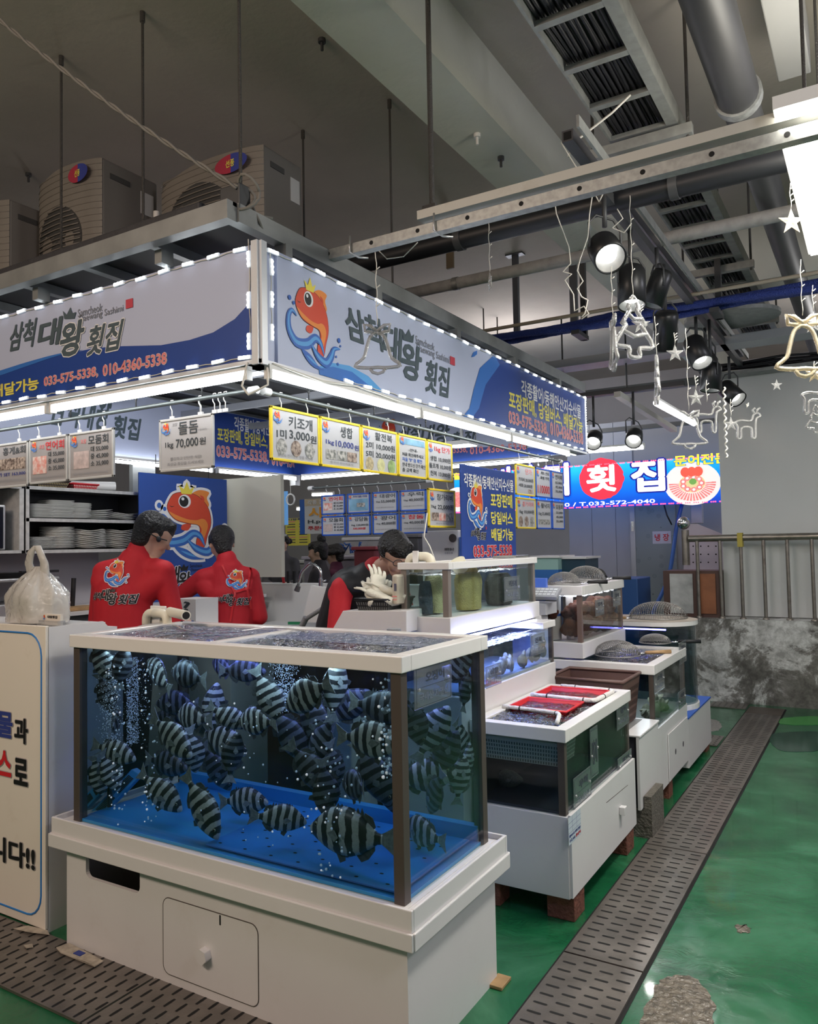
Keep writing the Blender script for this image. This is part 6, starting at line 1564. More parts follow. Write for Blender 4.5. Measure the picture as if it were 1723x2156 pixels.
tag(bag('', (-1.80, 3.12, 1.185), .10, .15, dk_, .03).build('mesh_bag', M('mesh_bag_dark', (.05, .07, .10), .7, noise=.5, nscale=40, bump=.5)), 'dark net bag behind the near pane of the uppermost tank', 'bag')
tag(bag('', (-1.74, 3.80, 1.185), .30, .16, dk_, .06).build('pen_shell_heap', dk_), 'dark heap of pen shells right of the divider in the uppermost tank', 'shellfish')['kind'] = 'stuff'
MB_ = MB().cyl((-1.73, 3.36, 1.375), (-1.74, 3.33, 1.42), .035, .042, n=16); tag(MB_.build('plastic_cup', M('cup_ivory', (.70, .66, .50), .5)), 'ivory plastic cup standing in the neck of the yellow bag', 'cup')
plate('name plate reading 키조개 on the uppermost tank', Frame((-1.643, onx(1060, 1230, -1.645).y, 1.205), (0, 1, 0), (0, 0, 1), .20, .125), '키조개', '국내산')
t = thing('outflow_pipe', 'cream plastic elbow pipe over the near corner of the uppermost tank', 'pipe', (-1.87, 3.1, 1.42))
P2 = lambda px, py: ony(px, py, 3.12)
MB().tube(bend([P2(862, 1205), P2(862, 1172), P2(908, 1172), P2(908, 1200)]), .022, 12).build('elbow', cream, t)
a = P2(878, 1165); MB().box(a.x-.006, a.x+.022, 3.09, 3.10, 1.40, a.z+.012).build('clamp_plate', white_ir, t)
# tray with small fish/utensils on the rim
tag(MB().box(-1.80, -1.66, 3.86, 4.04, 1.4225, 1.436).build('steel_tray', steel, bevel=.004), 'small dark steel tray on the far rim of the uppermost tank', 'tray')

# ---- crab tank
XC = -1.50
t5 = cab('brown glass tank packed with red sea squirts, standing on the netted tank', -1.80, XC, 4.42, 5.25, .825, 1.26)
MB().box(-1.83, XC+.012, 4.40, 5.28, .826, .915).build('tray', white_pl, t5, bevel=.003)
tank_glass(t5, -1.815, XC, 4.42, 5.27, .916, 1.20, post=.026, wz=1.18, wm=clear('water_brown', (.80, .70, .66), .03, .03), sm=surf2, pm=M('tank_post_tan', (.15, .10, .08), .4))
rim(t5, -1.815, XC, 4.42, 5.27, 1.19, 1.245, w=.05)
MB().cyl((-1.70, 4.50, .92), (-1.70, 4.50, 1.20), .045, n=18).build('filter_tube', M('tube_bluewhite', (.55, .62, .65), .4), t5)
MB().cyl((-1.70, 4.50, 1.06), (-1.70, 4.50, 1.075), .0465, n=18).build('tube_band', art_b, t5)
MB().cyl((-1.62, 4.56, .92), (-1.62, 4.56, 1.20), .022, n=14).build('riser_tube', white_ir, t5)
sq1 = M('squirt_red', (.34, .09, .045), .45, noise=.6, nscale=14, bump=.9, bscale=50); sq2 = M('squirt_orange', (.50, .22, .10), .45, noise=.5, nscale=14, bump=.9, bscale=50)
random.seed(31)
sqs = []
for kx in range(3):
    vs = []; n, m = 14, 9
    for j in range(m+1):
        p = PI*j/m
        for i in range(n):
            a = 2*PI*i/n; r = 1+.22*math.sin(3*a+5*p+kx)+.16*random.random(); vs.append((r*math.sin(p)*math.cos(a)*.75, r*math.sin(p)*math.sin(a)*.75, math.cos(p)*1.15))
    o = MB().add(vs, [(j*n+i, (j+1)*n+i, (j+1)*n+(i+1) % n, j*n+(i+1) % n) for j in range(m) for i in range(n)], True).build('sea_squirt', sq1 if kx != 1 else sq2); sqs.append(o.data); bpy.data.objects.remove(o)
for k in range(84):
    o = bpy.data.objects.new('sea_squirt', sqs[k % 3]); COL.objects.link(o); y = random.uniform(4.50, 5.2)
    o.location = (random.uniform(XC-.11, XC-.048), y, .925+.032+random.random()*.16); o.scale = [random.uniform(.034, .046)]*3; o.rotation_euler = (random.random()*6, random.random()*6, random.random()*6)
    tag(o, 'reddish brown sea squirt in the packed tank', 'sea squirt', 'sea squirts packed in the brown tank')
for k in range(16):
    o = bpy.data.objects.new('sea_squirt', sqs[k % 3]); COL.objects.link(o)
    o.location = (random.uniform(-1.77, -1.55), random.uniform(4.47, 4.56), .925+.04+random.random()*.12); o.scale = [random.uniform(.034, .046)]*3; o.rotation_euler = (random.random()*6, random.random()*6, random.random()*6)
    tag(o, 'reddish brown sea squirt in the packed tank', 'sea squirt', 'sea squirts packed in the brown tank')
for k, (px, py) in enumerate([(1253, 1288), (1290, 1268)]):
    a = onx(px, py, XC); plate(['name plate reading 멍게 on the left half of the brown tank', 'name plate reading 참게 further right on the brown tank'][k], Frame((XC+.001, a.y, a.z-.03), (0, 1, 0), (0, 0, 1), .17, .10), ['멍게', '참게'][k], '국내산')
arealight('squirt_tank_fill', (.06, 0, .36), .12, .7, 5.0, (.9, .88, 1.0), parent=t5)  # fill added inside the tank to brighten the squirts
arealight('bag_tank_fill', (.0, .0, .298), .08, .9, 1.0, (.9, .95, 1.0), parent=t4)  # added fill for the bags, no lamp in this tank
# wire nets
wire = M('net_wire', (.34, .33, .31), .4, .8)
def net(label, c, r, hdir, hl, hmat, up=.09, flat=1.0, handle2=None, dome=True, hr=.013):
    """round wire strainer lying upside down with a handle"""
    c = Vector(c); t = thing('wire_net', label, 'net', c, 'wire scooping nets on the tanks')
    n = 36; ring = [c+Vector((r*math.cos(2*PI*i/n), r*flat*math.sin(2*PI*i/n), 0)) for i in range(n)]
    MB().tube(ring, .0035, 6, closed=True).build('hoop', wire, t)
    mb = MB(); k = 13
    for i in range(-k, k+1):
        u = i/(k+.5); hw = math.sqrt(1-u*u)
        P_ = []; Q_ = []
        for j in range(9):
            v = -hw+2*hw*j/8; z = up*max(0, 1-u*u-v*v)**.5
            P_.append(c+Vector((r*u, r*flat*v, z))); Q_.append(c+Vector((r*v, r*flat*u, z)))
        mb.tube(P_, .0011, 4); mb.tube(Q_, .0011, 4)
    mb.build('mesh_dome', wire, t)
    h = Vector(hdir).normalized(); a = c+h*r*.98
    MB().tube([a, a+h*.06], .006, 8).build('ferrule', steel, t)
    MB().tube([a+h*.05+Vector((0, 0, .004)), a+h*(.05+hl)+Vector((0, 0, .004))], [hr*.8, hr], 10).build('handle', hmat, t)
wood = M('handle_wood', (.48, .30, .14), .5, noise=.3, nscale=20)
c = onz(1300, 1378, .822); net('wire net with a wooden handle on the corner rim of the netted tank', c, .135, (.75, .62, 0), .16, wood, .085)
c = onz(1380, 1352, .835); net('fine wire net with a black handle behind the wooden handled one', (c.x, c.y, .835), .10, (.9, .38, 0), .14, black, .055)
c = onz(1188, 1228, 1.25); net('left fine wire net upside down on top of the brown tank', (c.x, c.y, 1.25), .10, (.8, .5, 0), .12, black, .07)
c = onz(1222, 1222, 1.25); net('right larger wire net upside down on top of the brown tank', (c.x-.02, c.y+.18, 1.25), .13, (.85, .4, 0), .12, black, .09)

# ---- netted corner tank t6 + its cabinet
t6 = cab('tank with greenish oysters on the white cabinet with two round holes', -1.66, -1.09, 4.39, 5.22, .1, .82)
cb = [(4.40, .10), (5.22, .105), (5.22, .46), (4.46, .455), (4.40, .455)]
MB().prism([(-1.66, y, z) for y, z in cb], (.57, 0, 0)).build('cabinet_body', white_pl, t6)
hx = -1.0885
mb = MB()
for px, py in ((1421, 1582), (1437, 1566)):
    p = onx(px, py, hx); mb.cyl((hx+.0055, p.y, p.z), (hx+.0068, p.y, p.z), .017, n=16)
mb.build('round_hole', M('hole_dark', (.10, .09, .10), .8), t6)
a = onx(1406, 1550, hx); b_ = onx(1446, 1505, hx); MB().box(hx, hx+.006, a.y, b_.y, .11, b_.z-.01).build('hatch', white_pl, t6, bevel=.003)
tank_glass(t6, -1.655, -1.095, 4.40, 5.20, .457, .77, post=.024, wz=.80, wm=clear('water_green', (.62, .66, .62), .03, .03), sm=surf, floor_m=M('tank_floor_grey', (.1, .11, .1), .8))
rim(t6, -1.655, -1.095, 4.40, 5.20, .762, .815, w=.055)
MB().box(-1.60, -1.2, 4.46, 4.47, .752, .758).build('led_strip', emis('strip_uv', (.35, .25, 1.0), 6), t6)
arealight('oyster_tank_light', (.14, 0, .64), .1, .7, 2.5, (.8, .85, 1.0), parent=t6)
random.seed(41); oy = M('oyster', (.42, .45, .32), .6, noise=.5, nscale=14, bump=.7)
oysters = []
for k in range(26):
    y = random.uniform(4.50, 5.0); o = bpy.data.objects.new('oyster', ame); COL.objects.link(o)
    if k == 0: om = ame.copy(); om.materials.clear(); om.materials.append(oy)
    o.data = om; o.location = (-1.14-.05*random.random(), y, .49+random.random()*.10*max(.2, 1-abs(y-4.7)/.3)); o.scale = [.042, .03, .03]; o.rotation_euler = (random.random()*3, random.random()*3, random.random()*3)
    tag(o, 'greenish oyster heaped against the pane of the netted tank', 'oyster', 'oysters heaped in the netted tank')
for k, (px0, py0, px1, py1) in enumerate([(1377, 1462, 1397, 1410), (1430, 1400, 1443, 1350), (1428, 1495, 1442, 1450)]):
    X_ = -1.094; a = onx(px0, py0, X_); b_ = onx(px1, py1, X_)
    plate(['name plate on the near pane corner of the netted tank', 'name plate at the far upper edge of the netted tank', 'name plate at the far lower edge of the netted tank'][k], Frame((X_+.001, a.y, a.z), (0, 1, 0), (0, 0, 1), b_.y-a.y, b_.z-a.z+.01), ['소라', '가리비', '석화'][k], '국내산')
# brown crate between the tanks
basket('crate', 'large brown plastic crate wedged between the waist high tank and the netted tank', -1.56, -1.155, 4.02, 4.36, .53, .775, M('crate_brown', (.12, .065, .055), .5), .025, slotsn=5, cat='crate', smat=M('crate_gap', (.06, .035, .03), .7), rimw=.022)
tag(MB().box(-1.50, -1.24, 4.05, 4.34, .522, .529).build('shelf_board', white_pl), 'white board under the brown crate', 'board')
# stepped box on the cinder block
t = thing('step_box', 'white box with a flat lid standing on the grey cinder block', 'box', (-1.2, 4.2, .16))
MB().box(-1.52, -1.085, 4.0, 4.385, .155, .51).build('box_body', M('box_dark', (.03, .03, .04), .5), t)
MB().box(-1.086, -1.072, 3.985, 4.385, .15, .515).build('front_panel', white_pl, t); MB().box(-1.52, -1.065, 3.985, 4.39, .51, .521).build('lid', white_pl, t, bevel=.003)
tag(MB().box(-1.47, -1.15, 4.40-.33, 4.36, .5212, .5218).build('drip_cloth', M('cloth_grey', (.2, .2, .2), .9)), 'damp grey cloth under the brown crate', 'cloth')
blk = M('cinder', (.16, .145, .12), .95, noise=.3, nscale=50, bump=.7, bscale=80)
bm_ = MB().m(blk).box(-1.20, -1.068, 4.03, 4.26, 0, .145).box(-1.068, -1.03, 4.03, 4.28, 0, .21)
bm_.m(slot_m)
for k in range(2): bm_.prism([(-1.13+.035*math.cos(a*PI/6), 4.09+.10*k+.03*math.sin(a*PI/6), .1452) for a in range(12)], (0, 0, .0008))
tag(bm_.build('cinder_block', None, bevel=.004), 'grey cinder block on the green floor beside the drain', 'concrete block')
# ---- end cabinet with blue top, round tank
t7 = cab('round glass tank with a white lid on the blue topped end cabinet', -1.34, -1.09, 5.4, 5.9, .365, .97)
R0, RC = .235, Vector((-1.33, 5.58, 0))
def stadium(r, z): return [(RC.x+r*math.cos(a*PI/20), RC.y+r*math.sin(a*PI/20), z) for a in range(-10, 11)]+[(RC.x-.45, RC.y+r, z), (RC.x-.45, RC.y-r, z)]
def sprism(r, z0, z1, mat, name): p = stadium(r, z0); return MB().prism(p, (0, 0, z1-z0)).build(name, mat, t7, bevel=.002)
sprism(.25, .925, .955, rimm, 'lid'); sprism(.245, .365, .40, rimm, 'foot')
p = stadium(.235, .40); n = len(p); mb = MB().add(p+[(x, y, .925) for x, y, _ in p], [(i, (i+1) % n, n+(i+1) % n, n+i) for i in range(n)], False)
mb.sm = [True]*len(mb.f)
mb.build('glass_wall', clear('round_glass', (.66, .74, .76), .10, .02), t7); 
p = stadium(.225, .41); MB().add(p+[(x, y, .87) for x, y, _ in p], [(i, (i+1) % n, n+(i+1) % n, n+i) for i in range(n)], True).build('water', clear('water_round', (.55, .66, .70), .05, .02), t7)
MB().box(-1.6, -1.25, 5.40, 5.41, .895, .905).build('led_strip', uv_e, t7)
sprism(.251, .9555, .957, M('lid_brown', (.35, .30, .24), .6, noise=.3, nscale=14), 'lid_stain')
ec = thing('end_cabinet', 'white end cabinet with a blue top at the far end of the tank row', 'cabinet', (-1.3, 5.6, .05))
MB().box(-1.85, -1.09, 5.225, 6.0, .045, .355).build('cabinet_body', white_pl, ec, bevel=.002); MB().box(-1.85, -1.085, 5.225, 6.005, .355, .3645).build('blue_top', M('top_blue', (.02, .10, .45), .5), ec)
tag(MB().box(-1.2, -1.1, 5.85, 5.97, 0, .044).build('brick', brick), 'red brick under the far corner of the end cabinet', 'brick')
tag(MB().box(-1.2, -1.1, 4.7, 4.8, 0, .099).box(-1.6, -1.5, 4.5, 5.1, 0, .099).box(-1.5, -1.25, 4.05, 4.3, 0, .15).build('support_blocks', brick), 'low supports hidden under the white cabinets of the row', 'brick')
c = onz(1400, 1302, .958); net('large wire net resting on the lid of the round tank', (-1.36, 5.66, .960), .20, (-.75, -.66, 0), .2, wood, .11)
# ---- scale between stacks
t = thing('weighing_scale', 'grey digital scale with a tilted keypad behind the uppermost tank', 'scale', (-1.6, 4.2, 1.1))
Tm = Matrix.Translation(Vector(ony(1148, 1250, 4.25))) @ Matrix.Rotation(.5, 4, 'X')
MB().box(-.075, .085, -.05, .05, -.012, .012, Tm).build('keypad', M('scale_grey', (.30, .31, .34), .4), t, bevel=.004)
mb = MB()
for i in range(5):
    for j in range(3): mb.box(-.055+.026*i, -.035+.026*i, -.035+.026*j, -.018+.026*j, .012, .0145, Tm)
mb.build('keys', M('key_white', (.6, .62, .65), .4), t)
p = ony(1134, 1228, 4.35); MB().box(p.x-.03, p.x+.05, 4.34, 4.37, p.z-.03, p.z+.03).build('display', M('display_blue', (.03, .06, .25), .2, emit=(.1, .2, .7), es=.4), t)
p = ony(1142, 1290, 4.3); MB().box(p.x-.05, p.x+.06, 4.20, 4.38, 1.091, p.z+.06).build('scale_body', M('scale_body', (.45, .45, .48), .4), t)
MB().box(-1.78, -1.66, 4.06, 4.30, 0, 1.09).build('stand', white_pl, t)
# ---------------------------------------------------------------- stall interior
# counter at the left with its printed front
ct = thing('display_counter', 'white counter at the left edge with blue bordered Korean writing on its front', 'counter', (-3.3, 2.2, 0))
cx1 = -2.866
pts = [(1.94, 0), (2.30, 0), (2.30, 1.10), (2.20, 1.20), (1.94, 1.20)]
MB().prism([(cx1-.012, y, z) for y, z in pts], (.012, 0, 0)).build('side_panel', white_pl, ct)
MB().box(-4.6, cx1-.012, 1.95, 2.28, 0.02, 1.17).build('counter_body', white_pl, ct); MB().box(-4.6, cx1-.012, 1.945, 2.22, 1.17, 1.195).build('counter_top', white_pl, ct, bevel=.002)
fp = M('front_cream', (.80, .74, .66), .4, dirt=.2, dirtcol=(.4, .3, .2))
MB().box(-4.6, cx1, 1.928, 1.945, 0.015, 1.205).build('front_panel', fp, ct, bevel=.003)
F = Frame((-4.6, 1.9275, 0), (1, 0, 0), (0, 0, 1), cx1+4.6, 1.205)
def Q(px, py): return fu(F, ony(px, py, 1.9275))
mb = MB(); u1 = ony(87, 1600, 1.9275).x
z1_, z0_ = ony(60, 1333, 1.9275).z, ony(60, 1925, 1.9275).z
mb.m(M('border_blue', (.03, .20, .55), .4)).tube([(x, 1.9278, z) for x, z in rrect(-4.4, u1, z0_, z1_, .09)], .0045, 5, closed=True)
mb.build('border_line', None, ct)
mb = MB(); shad = M('shadow_grey', (.45, .42, .42), .6)
def big(s, a, b_, c, d, mat): put(mb, F, s, Q(a, b_)[0], Q(60, b_)[1], Q(c, d)[0], Q(60, d)[1], mat, .05, .0012, shad, .085)
big('과', 31, 1568, 60, 1514, art_k); big('물', -4, 1562, 28, 1506, inkb); big('산', -44, 1556, -8, 1498, inkb)
big('로', 30, 1657, 60, 1600, art_k); big('스', -4, 1645, 25, 1590, red); big('비', -40, 1640, -8, 1582, red)
big('니다!!', -16, 1832, 75, 1778, art_k)
mb.build('lettering', None, ct)
# torn tape litter
random.seed(8)
def litter(name, label, pts, mat, mat2=None, z=.011):
    mb = MB().m(mat); q = [onz(x, y, z) for x, y in pts]; mb.prism([(p.x, p.y, z+.002+.004*random.random()) for p in q], (0, 0, .003))
    if mat2:
        c = (q[0]+q[len(q)//2])/2; mb.m(mat2).box(c.x-.02, c.x+.02, c.y-.012, c.y+.012, z+.0065, z+.0095)
    tag(mb.build(name), label, 'litter')
pap = M('litter_paper', (.50, .44, .36), .8, noise=.4, nscale=30)
litter('torn_wrapper', 'torn wrapper with blue print stuck at the left foot of the front tank cabinet', [(118, 1998), (145, 1990), (170, 2000), (190, 2012), (218, 2026), (200, 2038), (180, 2030), (150, 2018), (128, 2010)], pap, inkb)
litter('torn_tape', 'strip of dirty tape at the foot of the counter', [(28, 1958), (60, 1952), (100, 1962), (104, 1970), (60, 1966)], pap)
litter('paper_scrap', 'tiny pale paper scrap on the drain cover in front of the counter', [(50, 1993), (68, 1990), (70, 1996), (56, 1999)], pap)
c = ony(1040, 2030, 2.4)
tag(MB().box(-1.19, -1.14, 2.44, 2.52, .001, .012).build('wood_wedge', wood, bevel=.002), 'small wooden wedge under the right rear corner of the front tank cabinet', 'wedge')

# plastic bag with a boxed meal
bagm = clear('bag_film', (.72, .70, .66), .10, .25, bump=.6, bscale=16, diff=.62, dcol=(.72, .70, .66))
t = thing('plastic_bag', 'translucent plastic carrier bag with tied handles standing on the counter', 'bag', (-3.1, 2.06, 1.205))
cb_ = Vector((ony(80, 1300, 2.06).x, 2.06, 1.2055)); random.seed(12)
n, m = 64, 22; vs = []
for j in range(m+1):
    v = j/m; rr_w = (.165*(1-.05*v) if v < .45 else .165*(1-.05*.45)*(1-((v-.45)/.55)**1.3*.86)); rd = rr_w*.62
    for i in range(n):
        a = 2*PI*i/n; f_ = 1+.05*math.sin(5*a+4*v)+.05*math.sin(9*a-3*v)*(.4+v)+.05*math.sin(19*a+3*math.sin(5*v))*v+random.uniform(-.018, .018)
        vs.append((cb_.x+rr_w*f_*math.cos(a)+.006*math.sin(7*v), cb_.y+rd*f_*math.sin(a), cb_.z+.235*v-.010*math.sin(6*a)*(1-v)*v))
MB().add(vs, [(j*n+i, j*n+(i+1) % n, (j+1)*n+(i+1) % n, (j+1)*n+i) for j in range(m) for i in range(n)], True).build('bag_body', bagm, t)
for s in (-1, 1):
    pts = [cb_+Vector((s*.045, 0, .19)), cb_+Vector((s*.055, -.01, .25)), cb_+Vector((s*.03+.0, -.015, .30)), cb_+Vector((-.01, 0, .325))]
    vs = []
    for k, p in enumerate(pts):
        w = (.03, .026, .022, .024)[k]
        for i in range(10): a = 2*PI*i/10; vs.append((p.x+w*math.cos(a)*(1+.2*math.sin(3*a)), p.y+w*.4*math.sin(a), p.z))
    MB().add(vs, [(j*10+i, j*10+(i+1) % 10, (j+1)*10+(i+1) % 10, (j+1)*10+i) for j in range(3) for i in range(10)], True).build('bag_handle', bagm, t)
tag(MB().lathe([(0, 0), (.085, 0), (.105, .045), (.108, .05), (.10, .055), (0, .058)], (cb_.x, cb_.y, 1.245), 24, 1.2, .8).build('food_container', M('container_white', (.70, .70, .68), .4)), 'round white food container showing through the plastic bag', 'container')
tag(MB().lathe([(0, 0), (.085, 0), (.10, .035), (0, .037)], (cb_.x, cb_.y, 1.207), 24, 1.2, .8).build('food_container', MATS['container_white']), 'lower food container at the bottom of the plastic bag', 'container')
# card holder
a = ony(80, 1315, 1.99); b_ = ony(124, 1315, 1.99)
t = thing('card_holder', 'small clear holder with name cards beside the plastic bag', 'card holder', (a.x, 1.99, 1.197))
MB().box(a.x, b_.x, 1.985, 2.02, 1.197, 1.22).build('tray', clear('holder_clear', (.8, .82, .84), .2, .05, diff=.2, dcol=(.7, .7, .7)), t)
MB().box(a.x+.004, b_.x-.004, 2.0, 2.012, 1.20, 1.245).build('cards', M('card_stock', (.72, .66, .58), .5), t)
mb = MB(); F = Frame((a.x+.004, 1.9995, 1.20), (1, 0, 0), (0, 0, 1), b_.x-a.x-.008, .045); put(mb, F, '대왕횟집', .35, .62, .85, .88, art_k, .03, .0008); emblem(mb, F.sub(.08, .5, .28, .95), None, .0006); mb.build('lettering', None, t)

# wall unit with plates
XW = -4.60
wood_d = M('shelf_dark', (.035, .035, .037), .6); edge = M('shelf_edge', (.55, .54, .52), .45, noise=.2, nscale=30)
inw = M('partition_grey', (.42, .40, .42), .6)
struct(MB().box(-4.92, -4.90, 1.9, 3.72, 0, 1.52).build('wall_stall', inw))
sh = thing('wall_shelf', 'open dark shelf unit with white edging holding stacks of plates', 'shelf', (XW-.3, 3.3, 1.5))
ya, yb_ = 2.96, 3.905; zs = [1.497, 1.70, 1.905]
MB().box(XW-.30, XW-.285, ya, yb_, 1.497, 1.92).build('back_board', wood_d, sh)
for z in zs: MB().m(wood_d).box(XW-.285, XW-.002, ya, yb_, z, z+.018).m(edge).box(XW-.002, XW+.001, ya, yb_, z-.002, z+.02).build('shelf_board', None, sh)
for y in (ya, yb_-.02): MB().m(wood_d).box(XW-.285, XW-.002, y, y+.02, 1.515, 1.905).m(edge).box(XW-.002, XW+.001, y-.002, y+.022, 1.50, 1.92).build('upright', None, sh)
sh2 = thing('microwave_shelf', 'open dark shelf bay left of the plate shelf, holding the microwave', 'shelf', (XW-.3, 2.6, 1.5))
MB().m(wood_d).box(XW-.30, XW-.285, 2.1, 2.93, 1.5, 1.92).box(XW-.285, XW-.002, 2.1, 2.93, 1.5, 1.515).box(XW-.285, XW-.002, 2.1, 2.93, 1.905, 1.92).m(edge).box(XW-.002, XW+.001, 2.1, 2.93, 1.498, 1.517).box(XW-.002, XW+.001, 2.1, 2.93, 1.903, 1.922).build('bay', None, sh2)
MB().m(edge).box(XW-.28, XW+.001, 2.915, 2.945, 1.515, 1.905).build('upright', None, sh2)
t = thing('microwave', 'black microwave with a pale rounded frame on the shelf at the left edge', 'microwave', (XW-.15, 2.6, 1.52))
MB().box(XW-.26, XW-.02, 2.35, 2.84, 1.517, 1.80).build('casing', M('micro_grey', (.5, .5, .5), .3, .5), t, bevel=.01); MB().box(XW-.02, XW-.012, 2.37, 2.82, 1.53, 1.785).build('door', M('micro_black', (.01, .01, .013), .1), t, bevel=.004)
# plates: each plate its own thing
plate_m = M('crockery', (.66, .66, .63), .25); plate_c2 = M('crockery_grey', (.50, .50, .47), .3)
def crock(kind, r, wave=0.0, sq=False):
    mb = MB(); n = 32; prof = [(.0, 0), (.55, 0), (.62, .10), (1.0, .22), (1.0, .25), (.60, .14), (.5, .05), (0, .05)]
    vs = []
    for q, z in prof:
        for i in range(n):
            a = 2*PI*i/n; k = 1.0
            if sq: k = min(1/max(abs(math.cos(a)), 1e-6), 1/max(abs(math.sin(a)), 1e-6)); k = min(k, 1.25)
            vs.append((q*r*k*math.cos(a)*.9, q*r*k*math.sin(a), z*r*.55+(wave*math.sin(4*a)*q*q)))
    mb.add(vs, [(i*n+j, i*n+(j+1) % n, (i+1)*n+(j+1) % n, (i+1)*n+j) for i in range(len(prof)-1) for j in range(n)], True)
    o = mb.build(kind, plate_m); d = o.data; bpy.data.objects.remove(o); return d
m_round = crock('round_plate', .115); m_wave = crock('wavy_plate', .13, .006); m_sq = crock('square_dish', .10, 0, True)
def stack(px, y_hint, z0, n_, md, step, label, group, tilt=0):
    p = onx(px, 1100, XW-.13); random.seed(px)
    for k in range(n_):
        o = bpy.data.objects.new(md.name.split('.')[0], md); COL.objects.link(o); o.location = (XW-.14+random.uniform(-.003, .003), p.y+random.uniform(-.003, .003), z0+step*k)
        o.rotation_euler = (tilt*math.radians(1), random.uniform(-.01, .01), random.uniform(-.1, .1)*(0 if md is m_sq else 1)); tag(o, label, 'plate', group)
zl, zu = 1.516, 1.7185
stack(80, 0, zl, 9, m_sq, .009, 'small white dish stacked at the left end of the lower shelf', 'dishes at the left end of the lower shelf')
stack(122, 0, zl, 14, m_round, .0105, 'round white plate in the tall stack on the lower shelf', 'round plates on the lower shelf')
stack(185, 0, zl, 10, m_wave, .013, 'wavy edged plate in the left stack of the lower shelf', 'wavy plates, left stack of the lower shelf')
stack(250, 0, zl, 10, m_wave, .013, 'wavy edged plate in the right stack of the lower shelf', 'wavy plates, right stack of the lower shelf')
stack(80, 0, zu, 12, m_sq, .0075, 'white box shaped dish at the left end of the upper shelf', 'dishes at the left end of the upper shelf')
stack(118, 0, zu, 16, m_sq, .0075, 'tall stacked white deep dish on the upper shelf', 'tall stack of deep dishes on the upper shelf')
stack(158, 0, zu, 12, m_round, .009, 'round plate stacked beside the deep dishes on the upper shelf', 'round plates on the upper shelf')
stack(205, 0, zu, 5, m_round, .014, 'bowl in the leaning pile on the upper shelf', 'bowls piled on the upper shelf', 4)
stack(262, 0, zu, 4, m_wave, .012, 'wavy plate in the low stack at the right end of the upper shelf', 'wavy plates at the right end of the upper shelf')
# on top of the shelf
zt_s = 1.9235
p = onx(225, 1020, XW-.1); t = thing('film_roll', 'white roll of plastic film lying on top of the plate shelf', 'roll', p)
MB().m(white_ir).cyl((XW-.20, p.y-.28, zt_s+.035), (XW-.05, p.y+.03, zt_s+.035), .034, n=20).m(slot_m).cyl((XW-.0503, p.y+.0295, zt_s+.035), (XW-.0495, p.y+.0312, zt_s+.035), .013, n=14).build('roll_body', None, t)
p = onx(170, 1020, XW-.1); basket('basket', 'red slotted basket on top of the plate shelf', XW-.24, XW-.04, p.y-.10, p.y+.10, zt_s, zt_s+.04, mesh_red, .015, slotsn=2, smat=M('basket_hole', (.7, .6, .55), .6))
p = onx(108, 1015, XW-.1); basket('basket', 'dark patterned basket on top of the plate shelf', XW-.26, XW-.04, p.y-.14, p.y+.10, zt_s, zt_s+.05, M('basket_dark', (.05, .035, .03), .6), .02, slotsn=2, smat=M('basket_gold', (.45, .36, .18), .6))
tag(MB().lathe([(0, 0), (.14, 0), (.2, .012), (.2, .016), (0, .004)], (XW-.17, 2.75, zt_s+.002), 30).build('round_tray', M('tray_grey', (.25, .25, .25), .3, .6)), 'round grey metal tray on top of the left shelf bay', 'tray')
tag(MB().box(-4.88, -4.84, 3.98, 4.20, 1.60, 2.19).build('glass_cabinet', M('greyglass', (.26, .27, .27), .15)), 'grey misty glass panel between the shelf and the blue emblem panel', 'panel')
# counter below the shelf with utensils
wt = thing('work_counter', 'white work counter against the left wall of the stall', 'counter', (-4.5, 3.2, 0))
MB().box(-4.89, -4.35, 2.3, 4.9, 0, 1.10).build('counter_body', M('counter_shade', (.05, .055, .06), .7), wt, bevel=.003)  # body painted dark to carry the shade low in the stall
MB().box(-4.89, -4.33, 2.3, 4.9, 1.10, 1.125).build('counter_top', white_pl, wt, bevel=.002)
a = onx(10, 1200, -4.45); 
tag(MB().box(-4.7, -4.38, a.y-.35, a.y+.28, 1.126, 1.20).box(-4.72, -4.36, a.y-.37, a.y+.30, 1.33, 1.35).box(-4.70, -4.68, a.y-.3, a.y+.28, 1.2, 1.33).build('gas_range', M('range_steel', (.4, .4, .4), .35, .5), bevel=.006), 'steel range body with a white upper ledge at the left edge behind the bag', 'range')
a = onx(25, 1178, -4.45)
tag(MB().lathe([(0, 0), (.09, 0), (.10, .03), (.11, .032), (0, .034)], (-4.5, a.y, 1.351), 24).box(-4.46, -4.43, a.y+.05, a.y+.30, 1.375, 1.39).build('frying_pan', black), 'black pan with its handle to the right on the ledge behind the bag', 'pan')
for k, (px, z, h, mt) in enumerate([(120, 1.13, .16, M('knife_red', (.45, .03, .04), .4)), (152, 1.13, .20, black)]):
    p = onx(px, 1210, -4.5); tag(MB().cyl((-4.5, p.y, z), (-4.49, p.y+.005, z+h), .015, n=10).build('knife_handle', mt), ['red knife handle standing behind the plastic bag', 'black knife handle standing left of the first man'][k], 'knife')
p = onx(150, 1245, -4.45); tag(MB().box(-4.5, -4.36, p.y-.10, p.y+.14, 1.126, 1.15).build('cutting_board', wood, bevel=.004), 'brown wooden board edge left of the first man', 'board')

